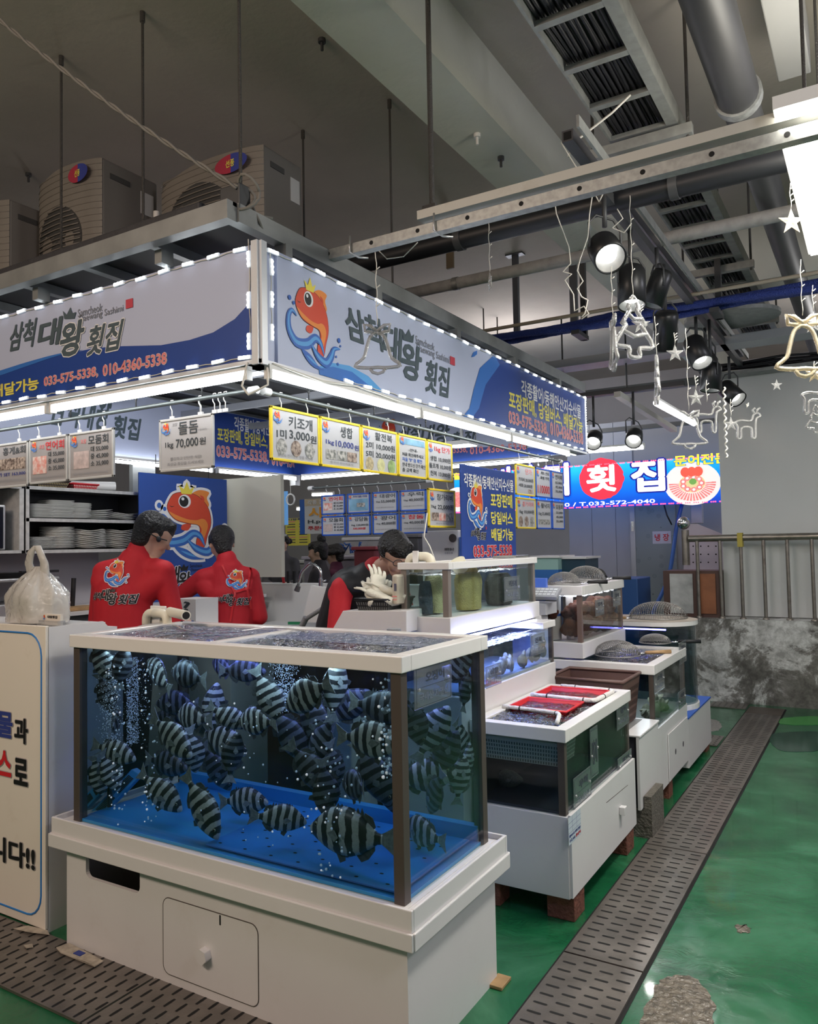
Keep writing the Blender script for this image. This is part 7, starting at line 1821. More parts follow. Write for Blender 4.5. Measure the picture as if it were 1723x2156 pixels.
# sink and backsplash at the rear, gas valve, faucet
sk = thing('sink_counter', 'long white sink counter with raised back along the rear of the stall', 'sink', (-4.0, 5.0, 0))
a = ony(395, 1228, 5.0); b_ = ony(705, 1236, 4.6)
MB().box(-5.0+.15, -2.9, 4.98, 5.02, .85, 1.19).build('splash_back', white_ir, sk, bevel=.003)
MB().box(-4.85, -2.9, 4.98, 5.16, 1.19, 1.205).build('splash_ledge', white_ir, sk)
MB().box(-4.30, -2.9, 4.35, 4.98, 0, .86).build('under_cabinet', MATS['counter_shade'], sk); MB().box(-4.30, -2.9, 4.34, 4.98, .86, .90).build('sink_body', white_ir, sk)  # cabinet below the sink takes the same painted shade
MB().box(-3.9, -3.1, 4.45, 4.9, .901, .904).build('basin', M('basin_grey', (.35, .36, .37), .3), sk)
# slanted side splash
a = [ony(x, y, 4.2) for x, y in [(655, 1232), (706, 1240), (706, 1310), (640, 1310), (640, 1290)]]
tag(MB().prism(a, (0, .02, 0)).build('side_splash', white_ir), 'slanted white splash panel right of the sink', 'panel')
t = thing('faucet', 'chrome gooseneck faucet bending over the sink', 'faucet', ony(676, 1232, 4.6))
P3 = lambda px, py: ony(px, py, 4.6)
MB().tube(bend([P3(676, 1235), P3(676, 1200), P3(655, 1184), P3(634, 1205), P3(628, 1235)], 6), .011, 10).build('gooseneck', steel, t)
a = P3(625, 1244); MB().cyl(P3(629, 1233), a, .018, .022, n=14).build('spray_head', M('spray_dark', (.2, .2, .2), .3, .8), t)
MB().cyl(P3(676, 1238), P3(676, 1218), .017, n=12).tube([P3(676, 1226), P3(686, 1222)], .007, 8).build('valve_body', steel, t)
t = thing('gas_valve', 'grey gas pipe with a green handled valve in front of the sink', 'valve', ony(640, 1310, 3.9))
P4 = lambda px, py: ony(px, py, 3.9)
MB().cyl(P4(640, 1306), P4(697, 1270), .014, n=10).cyl(P4(636, 1318), P4(645, 1300), .02, n=10).build('pipe_run', M('valve_grey', (.3, .3, .31), .5, .4), t)
MB().bar(P4(608, 1312), P4(634, 1312), .015, .018).build('green_handle', M('handle_green', (.02, .22, .10), .4), t)
MB().bar(P4(690, 1264), P4(697, 1253), .01, .012).build('red_handle', red, t)
# wooden stack of orange bowls
p = ony(700, 1233, 4.9)
for k in range(6):
    o = MB().lathe([(0, 0), (.055, 0), (.075, .018), (.078, .02), (.072, .02), (.05, .005), (0, .005)], (p.x, 5.07, 1.206+.014*k), 24).build('orange_dish', M('dish_orange', (.50, .20, .06), .35))
    tag(o, 'orange brown dish in the stack right of the faucet', 'dish', 'orange dishes stacked right of the faucet')
# knives in a rack on the ledge
for k, (px, c_) in enumerate([(545, wood), (598, red), (607, black), (620, black), (632, black)]):
    p = ony(px, 1225, 5.08); tag(MB().cyl((p.x, 5.08, 1.206), (p.x+(.0 if k != 1 else -.02), 5.08, 1.206+.10), .012, n=8).build('knife_handle', c_), ['wooden knife handle standing before the cream board', 'red knife handle at the corner of the cream board', 'first black knife handle right of the red one', 'second black knife handle right of the red one', 'third black knife handle right of the red one'][k], 'knife')
# white box left of the uppermost tank with black basket and gloves
pts = [ony(x, y, 2.95) for x, y in [(696, 1332), (722, 1286), (856, 1286), (856, 1332)]]
tag(MB().prism(pts, (0, .34, 0)).build('slanted_box', white_pl, bevel=.003), 'white box with a slanted left end behind the front tank, under the black basket', 'box')
ytop = pts[1].z+.001
tag(MB().cyl((ony(838, 1325, 2.75).x, 2.72, 0), (ony(838, 1325, 2.75).x, 2.72, 1.16), .03, n=16).build('grey_pipe', M('pipe_midgrey', (.25, .26, .28), .5)), 'upright grey pipe just behind the front tank rim', 'pipe')
bx = basket('basket', 'black openwork basket full of white gloves on the slanted white box', ony(750, 1280, 2.98).x, -1.905, 2.97, 3.20, ytop, ytop+.052, M('basket_black', (.012, .012, .014), .4), .012, slotsn=2, smat=M('basket_void', (.12, .12, .12), .6))
gl = M('glove_cotton', (.72, .70, .60), .8, bump=.3, bscale=200)
def glove(label, c, rot, s=1.0):
    c = Vector(c); R_ = Euler(rot).to_matrix(); t = thing('work_glove', label, 'glove', c, 'white work gloves in the black basket')
    g_ = MB(); g_.tube([(0, -.09, 0), (0, -.05, 0), (0, -.01, 0), (0, .04, 0), (0, .052, 0)], [.036, .034, .043, .042, .03], 14)
    for k, ln in enumerate((.062, .075, .070, .055)):
        x = -.030+.020*k; g_.tube([(x, .035, 0), (x*1.25, .045+ln*.5, .008), (x*1.5, .045+ln, -.006)], [.0115, .0115, .008], 8)
    g_.tube([(.03, -.01, 0), (.058, .02, .006), (.075, .05, 0)], [.014, .013, .009], 8)
    mb = MB(); mb.add([c+R_ @ Vector((v[0]*s, v[1]*s, v[2]*s*.5)) for v in g_.v], g_.f, True); mb.build('glove_body', gl, t); return t
gx = ony(800, 1250, 3.05).x
glove('topmost white glove with its fingers pointing up left', (gx-.005, 3.05, ytop+.115), (.9, .35, 1.1))
glove('white glove lying to the right under the topmost one', (gx+.045, 3.06, ytop+.085), (.35, .2, 1.9))
glove('white glove at the left end of the black basket', (gx-.03, 3.04, ytop+.085), (.6, -.3, .5))
glove('white glove in the middle at the bottom of the basket', (gx+.015, 3.01, ytop+.07), (.3, .1, 1.5))
tag(MB().box(gx-.10, gx+.10, 3.0, 3.16, ytop+.02, ytop+.05).build('folded_cloth', M('cloth_white', (.65, .65, .62), .9, bump=.5, bscale=20), bevel=.012), 'folded white cloth under the gloves in the black basket', 'cloth')
t = thing('glove_packet', 'printed clear packet of gloves standing at the right end of the black basket', 'packet', (-1.95, 3.1, ytop))
a = ony(838, 1285, 3.0); b_ = ony(857, 1205, 3.0)
MB().box(a.x, -1.905, 3.0, 3.10, ytop+.03, ytop+.165).build('packet_body', M('packet_cream', (.62, .56, .45), .4, noise=.2), t, bevel=.01)
F = Frame((a.x, 2.9995, ytop+.03), (1, 0, 0), (0, 0, 1), -1.905-a.x, .135); mb = MB(); rect(mb, F, .15, .45, .55, .70, M('packet_dark', (.1, .1, .15), .5)); rect(mb, F, .1, .25, .9, .29, sred); rect(mb, F, .1, .15, .9, .18, sred); mb.build('print', None, t)
# white machine behind the worker
t = thing('water_heater', 'white box shaped machine with a dark dial behind the kneeling worker', 'machine', (-2.3, 4.6, 1.2))
a, b_ = ony(890, 1200, 4.6), ony(966, 1200, 4.6)
MB().box(a.x, b_.x, 4.6, 4.85, .9, ony(900, 1118, 4.6).z).build('casing', white_ir, t, bevel=.006)
c = ony(954, 1133, 4.6); MB().cyl((c.x, 4.594, c.z), (c.x, 4.600, c.z), .028, n=20).build('dial', M('dial_dark', (.08, .07, .07), .3), t)
F = Frame((ony(937, 1170, 4.6).x, 4.5995, ony(937, 1168, 4.6).z), (1, 0, 0), (0, 0, 1), .09, .05); mb = MB(); put(mb, F, '튼튼한 냉수관', 0, .5, .8, .9, ink, .02); put(mb, F, '정품인증', 0, .1, .7, .35, grey_t, .01); mb.build('lettering', None, t)
tag(MB().box(b_.x+.01, b_.x+.05, 4.6, 4.64, .9, 1.55).build('upright_post', art_b), 'blue upright post beside the white machine', 'post')
tag(MB().tube([ony(900, 1080, 3.6), ony(893, 1130, 3.6), ony(905, 1150, 3.6), ony(920, 1190, 3.6)], .004, 6).build('cord', cord_w), 'pale cord hanging down before the white machine', 'cord')

# ---------------------------------------------------------------- market behind the stall
def at2(px, py, y): return ony(px, py, y)
def sheetsign(name, label, p0, p1, y, mat, items, cat='sign', extra=None, th=.02, emb=None):
    a = ony(p0[0], p0[1], y); b_ = ony(p1[0], p1[1], y); x0, x1, z0, z1 = a.x, b_.x, b_.z, a.z
    t = thing(name, label, cat, ((x0+x1)/2, y, z0)); MB().box(x0, x1, y, y+th, z0, z1).build('board', mat, t)
    F = Frame((x0, y, z0), (1, 0, 0), (0, 0, 1), x1-x0, z1-z0); mb = MB()
    if extra: extra(mb, F)
    for it in items: put(mb, F, *it[:5], it[5], it[6] if len(it) > 6 else .03, .004, it[7] if len(it) > 7 else None, .08)
    if mb.f: mb.build('lettering', None, t)
    return t
cyan_g = M('banner_white', (.65, .66, .68), .5)
def ex(mb, F): rect(mb, F, 0, 0, .12, 1, art_b); rect(mb, F, .12, .80, 1, 1, M('banner_tan', (.62, .52, .38), .5), .001)
sheetsign('market_banner', 'white and blue market banner seen left of the blue framed boards', (631, 1052), (720, 1122), 7.2, cyan_g, [('시장', .22, .45, .95, .76, M('banner_orange', (.85, .38, .04), .5), .05, whi), ('H.p:010-', .2, .27, .95, .40, ink, .03), ('주문예약(전', .2, .08, .98, .22, red, .03), ('각종 길이도 선', .2, .84, .95, .96, whi, .03)], 'banner', ex)
def ex2(mb, F):
    for c in range(2):
        for r in range(9): rect(mb, F, .08+.5*c, .86-.095*r, .42+.5*c, .89-.095*r, sred if r % 3 == 0 else ink, .002)
for k, (a_, b2_) in enumerate([((601, 1092), (652, 1148)), ((618, 1110), (653, 1147))][:1]):
    sheetsign('menu_board', 'yellow menu board crowded with small lines far behind the stall', a_, b2_, 8.0, M('menu_yellow', (.72, .66, .10), .5), [('시장특산', .1, .92, .9, .99, inkb)], 'menu board', ex2)
sheetsign('market_banner', 'bright blue panel at the left of the market opening', (590, 1035), (605, 1105), 7.4, M('banner_blue', (.12, .35, .75), .4, emit=(.2, .5, 1), es=.25), [], 'banner')
# the far lit blue sign
ys = 9.0
a = ony(958, 1070, ys); b_ = ony(1600, 1050, ys); z0, z1 = ony(1500, 1058, ys).z, ony(1500, 960, ys).z
fs = thing('far_sign', 'glowing blue sign with a red disc and white lettering on the far stall', 'sign', ((a.x+b_.x)/2, ys, z0))
sgm = bpy.data.materials.new('lit_blue_sign'); sgm.use_nodes = True; nt = sgm.node_tree; N = nt.nodes; L = nt.links; b = N['Principled BSDF']; tc = N.new('ShaderNodeTexCoord')
sp_ = N.new('ShaderNodeSeparateXYZ'); L.new(tc.outputs['Generated'], sp_.inputs[0])
rp = ramp(sp_.outputs[2], [(0.0, (.0, .03, .38)), (.55, (.0, .16, .72)), (1.0, (.01, .42, .86))]); L.new(rp.outputs['Color'], b.inputs['Base Color']); L.new(rp.outputs['Color'], b.inputs['Emission Color']); b.inputs['Emission Strength'].default_value = 1.1
MB().box(a.x, b_.x, ys, ys+.12, z0, z1).build('sign_box', sgm, fs)
F = Frame((a.x, ys, z0), (1, 0, 0), (0, 0, 1), b_.x-a.x, z1-z0)
def Q(px, py): return fu(F, ony(px, py, ys))
lw = emis('lit_white', (1, 1, 1), 1.0); lr = emis('lit_red', (.85, .03, .06), .9); ly = emis('lit_yellow', (.9, .85, .05), .9); ln = M('lit_navy', (.005, .01, .22), .5, emit=(.01, .02, .4), es=.6)
mb = MB(); c = Q(1267, 1008); random.seed(2)
mb.m(lr); mb.poly([F.p(c[0]+(.265/F.w)*(1+random.uniform(-.03, .03))*math.cos(i*PI/24), c[1]+(.265/F.h)*.92*(1+random.uniform(-.03, .03))*math.sin(i*PI/24), .004) for i in range(48)])
c = Q(1458, 1018)
disc(mb, F, c[0], c[1], .30/F.w, M('dish_white_lit', (.8, .78, .75), .5, emit=(.9, .88, .85), es=.7), .004, 36, ry=.24/F.h)
pk = M('octopus_lit', (.75, .2, .2), .5, emit=(.8, .2, .2), es=.7, noise=.5, nscale=40, col2=(.9, .6, .55)); pk2 = M('octopus_red', (.8, .1, .06), .5, emit=(.9, .12, .08), es=.7)
for i in range(22):
    aa = PI+PI*i/21; mb.m(pk); r0, r1 = .14, .25; mb.poly([F.p(c[0]+r_*math.cos(aa+da)/F.w, c[1]+r_*.78*math.sin(aa+da)/F.h, .006) for r_, da in ((r0, -.05), (r1, -.05), (r1, .05), (r0, .05))])
disc(mb, F, c[0], c[1], .14/F.w, M('noodle_lit', (.8, .65, .3), .5, emit=(.9, .75, .4), es=.6), .007, 24, ry=.10/F.h)
for i in range(9): aa = 2*PI*i/9; disc(mb, F, c[0]+.10*math.cos(aa)/F.w, c[1]+.07*math.sin(aa)/F.h, .035/F.w, pk, .0085, 12, ry=.03/F.h); disc(mb, F, c[0]+.10*math.cos(aa)/F.w, c[1]+.07*math.sin(aa)/F.h, .015/F.w, lw, .0095, 10, ry=.013/F.h)
for i in range(3): disc(mb, F, c[0]+(-.07+.07*i)/F.w, c[1]+.13/F.h, .05/F.w, pk2, .010+.001*i, 16, ry=.055/F.h)
disc(mb, F, c[0]+.01/F.w, c[1]+.02/F.h, .04/F.w, M('wasabi_lit', (.2, .4, .1), .5, emit=(.2, .45, .1), es=.6), .014, 14, ry=.035/F.h)
disc(mb, F, Q(975, 1040)[0]-.02, .35, .2/F.w, MATS['dish_white_lit'], .004, 24, ry=.16/F.h); disc(mb, F, Q(975, 1040)[0]-.02, .35, .12/F.w, pk, .006, 24, ry=.10/F.h)
mb.build('sign_artwork', None, fs); mb = MB()
put(mb, F, '횟', Q(1236, 1030)[0], Q(1267, 1036)[1], Q(1298, 1000)[0], Q(1267, 979)[1], lw, .045, .008)
put(mb, F, '집', Q(1330, 1030)[0], Q(1365, 1035)[1], Q(1401, 1000)[0], Q(1365, 968)[1], lw, .05, .008, ln, .12)
put(mb, F, '리', Q(1148, 1030)[0], Q(1180, 1044)[1], Q(1199, 1000)[0], Q(1180, 975)[1], lw, .05, .008, ln, .12)
put(mb, F, '바다', Q(1040, 1030)[0], Q(1100, 1046)[1], Q(1130, 1000)[0], Q(1100, 980)[1], lw, .05, .008, ln, .12)
put(mb, F, '문어전문', Q(1420, 980)[0], Q(1460, 980)[1], Q(1535, 980)[0], Q(1460, 957)[1], ly, .045, .012, ln, .10)
put(mb, F, '활어전문', Q(955, 1000)[0], Q(1000, 1008)[1], Q(1036, 980)[0], Q(1000, 993)[1], ly, .045, .008, ln, .10)
put(mb, F, 'H.010-8782-8820 / T.033-572-4040', Q(1045, 1040)[0], .045, Q(1380, 1050)[0], .135, lw, .012, .008)
mb.build('lettering', None, fs)
rdot = emis('dot_red', (1, .05, .08), 4)
for e, v in (('upper', .985), ('lower', .015)):
    t = thing('red_dot_string', 'string of red light dots along the %s edge of the far blue sign' % e, 'light string', F.p(0, v)); u = .01
    n = 0
    while u < .995 and n < 46:
        mb = MB()
        for k in range(3): p = F.p(u+.006*k, v, .016); mb.bar(p-F.U*.006, p+F.U*.006, .012, .012)
        mb.build('dot_cluster', rdot, t); u += .0245; n += 1
# far stall: wall panels, cold room door
pnl = M('panel_lilac', (.42, .42, .44), .6, noise=.05, nscale=3)
yw = 9.7
x0 = ony(1200, 1150, yw).x; x1 = ony(1337, 1150, yw).x
wl = MB().m(pnl)
xx_ = x0
while xx_ < x1-.02: wl.box(xx_, min(xx_+.30, x1), yw, yw+.06, 0, 3.0); xx_ += .305
struct(wl.build('wall_panelled', None))
struct(MB().box(x1, 0.8, yw+.02, yw+.08, 0, 3.0).build('wall_far', M('wall_far_grey', (.36, .34, .33), .7)))
x2 = ony(1425, 1150, yw).x
dr = thing('cold_room_door', 'grey cold room door with faint flower pattern and a red lettered plate', 'door', ((x1+x2)/2, yw, 0))
dm = bpy.data.materials.new('door_flower'); dm.use_nodes = True; nt = dm.node_tree; N = nt.nodes; L = nt.links; b = N['Principled BSDF']; tc = N.new('ShaderNodeTexCoord')
vv = N.new('ShaderNodeTexVoronoi'); vv.inputs['Scale'].default_value = 9; vv.feature = 'F1'; L.new(tc.outputs['Object'], vv.inputs['Vector'])
wv = math_('SINE', math_('MULTIPLY', vv.outputs['Distance'], 90)); rp = ramp(math_('MULTIPLY', math_('LESS_THAN', vv.outputs['Distance'], .28), math_('GREATER_THAN', wv, .55)), [(0, (.24, .27, .27)), (1, (.13, .15, .15))])
L.new(rp.outputs['Color'], b.inputs['Base Color']); b.inputs['Roughness'].default_value = .35
MB().box(x1+.02, x2, yw-.03, yw+.01, 0, 2.02).build('door_leaf', dm, dr)
MB().box(x1-.04, x1+.02, yw-.04, yw+.01, 0, 2.10).box(x1+.02, x2+.05, yw-.04, yw+.01, 2.03, 2.10).build('door_frame', M('frame_alu', (.45, .45, .47), .4, .5), dr)
a = ony(1375, 1145, yw-.03); b_ = ony(1413, 1118, yw-.03); F = Frame((a.x, yw-.031, a.z), (1, 0, 0), (0, 0, 1), b_.x-a.x, b_.z-a.z)
mb = MB(); rect(mb, F, 0, 0, 1, 1, M('plate_pale', (.60, .56, .60), .5), .0); put(mb, F, '냉 장', .12, .22, .90, .80, red, .03, .002); mb.build('door_plate', None, dr)
a = ony(1333, 1108, yw-.04); MB().box(a.x-.015, a.x+.015, yw-.055, yw-.04, a.z-.06, a.z+.06).build('hinge', steel, dr)
tag(MB().box(x1-.02, x2+.2, yw-.08, yw+.0, 2.12, 2.30).build('air_vent', M('vent_pale', (.5, .5, .52), .5)), 'pale slatted vent above the cold room door', 'vent')
hose = [ony(1436, 1060, 9.2), ony(1425, 1110, 9.2), ony(1418, 1160, 9.1), ony(1408, 1215, 9.0), ony(1388, 1262, 8.9), ony(1370, 1290, 8.8)]
tag(MB().tube(spline([tuple(p) for p in hose], 5)[:-5], .022, 8).build('water_hose', M('hose_blue_plain', (.03, .12, .42), .35)), 'blue hose hanging down in front of the cold room door', 'hose')
# things to the left of the railing: electric box, pink board, cabinet
t = thing('junction_box', 'clear fronted grey junction box with a cable under the far blue sign', 'electric box', ony(1478, 1080, 9.3)); a = ony(1455, 1103, 9.3); b_ = ony(1478, 1062, 9.3)
MB().box(a.x, b_.x, 9.3, 9.4, a.z, b_.z).build('box_body', M('jbox', (.45, .45, .47), .2), t, bevel=.01)
MB().tube([ony(1398, 1060, 9.3), ony(1405, 1085, 9.3), ony(1415, 1105, 9.3)], .010, 6).build('cable', black, t)
a = ony(1440, 1200, 8.6); b_ = ony(1522, 1102, 8.6); zt_b = b_.z
pp = [(ony(1440, 1200, 8.6)), (ony(1522, 1200, 8.6)), (ony(1522, 1125, 8.6)), (ony(1468, 1103, 8.6)), (ony(1442, 1103, 8.6))]
t = thing('plastic_board', 'pinkish white plastic board with a cut corner and rows of holes behind the railing', 'board', pp[0])
MB().prism(pp, (0, .02, 0)).build('board_body', M('board_pinkish', (.55, .48, .56), .5), t)
mb = MB()
for i in range(4):
    for j in range(3): p = ony(1460+16*i, 1150+17*j, 8.598); mb.cyl(p, p+Vector((0, .001, 0)), .008, n=8)
mb.build('holes', slot_m, t)
YC = 7.82; a = ony(1400, 1312, YC); b_ = ony(1516, 1202, YC)
t = thing('old_cabinet', 'worn brown cabinet with a flaking white panel and an orange wood panel behind the railing', 'cabinet', ((a.x+b_.x)/2, YC, .77))
brn = M('cabinet_brown', (.09, .045, .035), .5)
MB().box(a.x, b_.x, YC, 8.18, .766, b_.z).build('cabinet_body', brn, t)
c0, c1 = ony(1412, 1250, YC-.002), ony(1460, 1250, YC-.002); MB().box(c0.x, c1.x, YC-.012, YC, .80, ony(1412, 1208, YC-.002).z).build('white_panel', M('flaking_white', (.55, .55, .53), .7, noise=.5, nscale=5, bump=.4, bscale=15), t)
c0, c1 = ony(1474, 1250, YC-.002), ony(1508, 1250, YC-.002); MB().box(c0.x, c1.x, YC-.012, YC, .80, ony(1480, 1208, YC-.002).z).build('wood_panel', M('wood_orange', (.33, .12, .05), .5, noise=.4, nscale=6), t)
# blue cabinet and small tanks beyond the crab tank
tag(MB().box(ony(1318, 1200, 7.6).x-.15, ony(1342, 1200, 7.6).x, 7.6, 8.1, 0, ony(1330, 1218, 7.6).z).build('blue_cabinet', M('cab_blue', (.02, .08, .25), .5), bevel=.01), 'blue cabinet standing before the panelled wall right of the brown tank', 'cabinet')
t = cab('small far aquarium with a blue base beyond the tanks', 0, 1, 7.2, 7.5, 0, 1, loc=(-2.9, 7.3, .9))
a = ony(1122, 1195, 7.0); b_ = ony(1175, 1170, 7.0)
MB().box(a.x, b_.x, 7.0, 7.4, .5, a.z-.02).build('base', M('base_blue2', (.03, .15, .45), .5), t); MB().box(a.x, b_.x, 7.0, 7.4, a.z-.02, b_.z-.02).build('water_body', M('water_cyan', (.35, .55, .50), .1), t); MB().box(a.x-.02, b_.x+.02, 6.98, 7.42, b_.z-.02, b_.z).build('top_rim', rimm, t)
a = ony(1181, 1212, 7.1); b_ = ony(1232, 1172, 7.1)
t = cab('second far aquarium with dark water, right of the small one', 0, 1, 7.2, 7.5, 0, 1, loc=(a.x, 7.1, .9))
MB().box(a.x, b_.x, 7.1, 7.5, .5, a.z).build('base', M('base_dark', (.1, .12, .15), .5), t); MB().box(a.x, b_.x, 7.1, 7.5, a.z, b_.z-.02).build('water_body', M('water_navy', (.03, .07, .10), .1), t); MB().box(a.x-.02, b_.x+.02, 7.08, 7.52, b_.z-.02, b_.z).build('top_rim', rimm, t)
# black hose arc
tag(MB().tube(bend([ony(1247, 1228, 5.6), ony(1250, 1198, 5.6), ony(1268, 1198, 5.6), ony(1282, 1222, 5.6)], 6), .007, 6).build('black_hose', black), 'thin black hose arching over the back of the brown tank', 'hose')
# far market clutter (left)
for k, (p0, p1, y, c_, lb) in enumerate([((640, 1170), (780, 1265), 7.6, (.32, .30, .36), 'long lilac market bench behind the two seated women'), ((724, 1130), (800, 1180), 8.2, (.50, .50, .50), 'pale plastic crates piled above the bench'), ((745, 1150), (790, 1195), 7.0, (.18, .03, .04), 'dark red tub beside the seated women'), ((590, 1180), (655, 1240), 8.4, (.35, .35, .36), 'grey metal table beside the cream board'), ((783, 1125), (880, 1250), 8.8, (.10, .10, .11), 'dark covered shelving behind the bending worker')]):
    a = ony(p0[0], p1[1], y); b_ = ony(p1[0], p0[1], y)
    t = thing(['market_bench', 'crate_pile', 'tub', 'metal_table', 'covered_shelving'][k], lb, ['bench', 'crate', 'tub', 'table', 'shelf'][k], ((a.x+b_.x)/2, y, 0))
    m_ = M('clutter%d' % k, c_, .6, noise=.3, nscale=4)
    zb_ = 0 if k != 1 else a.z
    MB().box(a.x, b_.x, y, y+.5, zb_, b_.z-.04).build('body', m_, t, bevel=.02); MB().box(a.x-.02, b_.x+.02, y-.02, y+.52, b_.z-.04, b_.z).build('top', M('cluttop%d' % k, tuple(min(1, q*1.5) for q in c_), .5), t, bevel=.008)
mb = MB(); random.seed(9)
for k in range(4): mb.tube([ony(720+12*k+random.randint(-8, 8), 1150+random.randint(-10, 14), 7.3) for _ in range(6)], .010, 6)
tag(mb.build('blue_hose', MATS['hose_blue_plain']), 'tangle of blue hose above the seated women', 'hose')
for k, (px, py, w) in enumerate([(640, 1072, 30), (680, 1042, 46), (515, 1022, 42), (1010, 1010, 60)]):
    a = ony(px-w/2, py, 8.3 if k != 2 else 5.3); b_ = ony(px+w/2, py-1, 8.3 if k != 2 else 5.3)
    tubelight(['small tube light above the market banner', 'tube light above the blue framed boards', 'short flat lamp hanging before the cream board', 'small tube light behind the right boards'][k], a, b_, 2.5, 'tube lights of the hall', .018)
t = thing('ring_hook', 'white ring dangling on a cord above the market opening', 'ring', ony(612, 1052, 5.5))
c = ony(612, 1052, 5.5); MB().tube([c+Vector((.045*math.cos(a*PI/10), 0, .05*math.sin(a*PI/10))) for a in range(20)], .008, 6, closed=True).build('ring', white_ir, t); MB().tube([c+Vector((0, 0, .05)), c+Vector((0, 0, .2))], .003, 5).build('cord', cord_w, t)
t = thing('flood_lamp', 'flat white flood lamp hanging below the yellow boards at the right', 'lamp', ony(968, 935, 5.0)); a = ony(945, 940, 5.0); b_ = ony(995, 935, 5.0)
MB().box(a.x, b_.x, 4.95, 5.10, a.z, a.z+.03).build('housing', white_ir, t); MB().box(a.x+.01, b_.x-.01, 4.96, 5.09, a.z-.005, a.z).build('diffuser', tube_e, t); MB().cyl(((a.x+b_.x)/2, 5.02, a.z+.03), ((a.x+b_.x)/2, 5.02, 2.62), .012, n=8).build('stem', white_ir, t)
# brown bin and white crate on the floor behind the front tank (seen through the water)
tag(MB().box(-2.75, -2.10, 3.1, 3.5, .0, .62).build('brown_bin', M('bin_brown', (.07, .035, .028), .6), bevel=.01), 'dark brown bin on the stall floor, seen through the front tank', 'bin')
tag(MB().box(-2.06, -1.93, 2.70, 2.90, .001, .78).build('foam_box', M('foam_pale', (.52, .55, .52), .7, noise=.1), bevel=.008), 'pale foam boxes stacked behind the front tank, seen through the water', 'box')
# ---------------------------------------------------------------- people
def capsule(mb, a, b_, ra, rb, fl=1.0, n=16, side=None):
    """tapered capsule; fl squashes it along `side`"""
    a = Vector(a); b_ = Vector(b_); d = b_-a; L_ = d.length; d.normalize()
    s = Vector(side).normalized() if side else d.orthogonal().normalized(); s = (s-d*s.dot(d)).normalized(); w = d.cross(s)
    vs = []; rings = []
    for k in range(6): t = -PI/2+PI/2*k/5; rings.append((ra*math.sin(t), ra*math.cos(t)))
    for k in range(1, 6): rings.append((L_*k/6, ra+(rb-ra)*k/6))
    for k in range(6): t = PI/2*k/5; rings.append((L_+rb*math.sin(t), rb*math.cos(t)))
    for h, r in rings:
        r = max(r, 1e-4)
        for i in range(n): t = 2*PI*i/n; vs.append(a+d*h+s*math.cos(t)*r*fl+w*math.sin(t)*r)
    m = len(rings); fs = [(i*n+j, i*n+(j+1) % n, (i+1)*n+(j+1) % n, (i+1)*n+j) for i in range(m-1) for j in range(n)]
    fs += [tuple(range(n))[::-1], tuple((m-1)*n+j for j in range(n))]
    mb.add(vs, fs, True)
def fuse(mb, name, mat, parent, voxel=.009, smooth=6, iters=None):
    """melt overlapping volumes into one continuous surface"""
    o = mb.build(name, mat, None)
    r = o.modifiers.new('r', 'REMESH'); r.mode = 'VOXEL'; r.voxel_size = voxel; r.use_smooth_shade = True
    s = o.modifiers.new('s', 'SMOOTH'); s.factor = .5; s.iterations = smooth
    bpy.context.view_layer.update()
    me = bpy.data.meshes.new_from_object(o.evaluated_get(bpy.context.evaluated_depsgraph_get()))
    o.modifiers.clear(); o.data = me
    if not me.materials: me.materials.append(mat)
    for p in me.polygons: p.use_smooth = True
    if parent is not None: o.parent = parent
    return o
skin = M('skin', (.60, .36, .26), .5, sss=.1, noise=.06, nscale=15); hairm = M('hair_black', (.008, .007, .007), .38, bump=.8, bscale=90)
tee = M('red_tee', (.50, .010, .020), .75, bump=.25, bscale=8, noise=.10, nscale=5); trous = M('trousers_dark', (.02, .022, .03), .8); boot = M('boot_black', (.012, .012, .013), .4)
vestm = M('vest_black', (.012, .013, .016), .6, bump=.3, bscale=10); apron_m = M('apron_red', (.60, .015, .02), .35)
def hand(mb, wrist, d, palmn, s=1.0, curl=.5, thumb=1):
    """palm plus five curled fingers"""
    wrist = Vector(wrist); d = Vector(d).normalized(); n_ = Vector(palmn).normalized(); n_ = (n_-d*n_.dot(d)).normalized(); side = d.cross(n_)
    pc = wrist+d*.045*s; capsule(mb, wrist, wrist+d*.075*s, .026*s, .032*s, 1.25, 14, side)
    for k, ln in enumerate((.068, .078, .073, .058)):
        b0 = wrist+d*.085*s+side*(-.030+.020*k)*s; p = [b0]; dd = d.copy()
        for j in range(3): dd = (dd+n_*curl*(.45+.15*j)).normalized(); p.append(p[-1]+dd*ln*s*(.42, .33, .25)[j])
        for j in range(3): capsule(mb, p[j], p[j+1], (.0095, .0088, .008)[j]*s, (.0088, .008, .0065)[j]*s, 1, 8)
    b0 = wrist+d*.025*s+side*thumb*-.026*s; t1_ = b0+(d*.7-side*thumb*.6+n_*.3).normalized()*.038*s; capsule(mb, b0, t1_, .013*s, .0105*s, 1, 8); capsule(mb, t1_, t1_+(d*.9+n_*.4).normalized()*.03*s, .0105*s, .008*s, 1, 8)
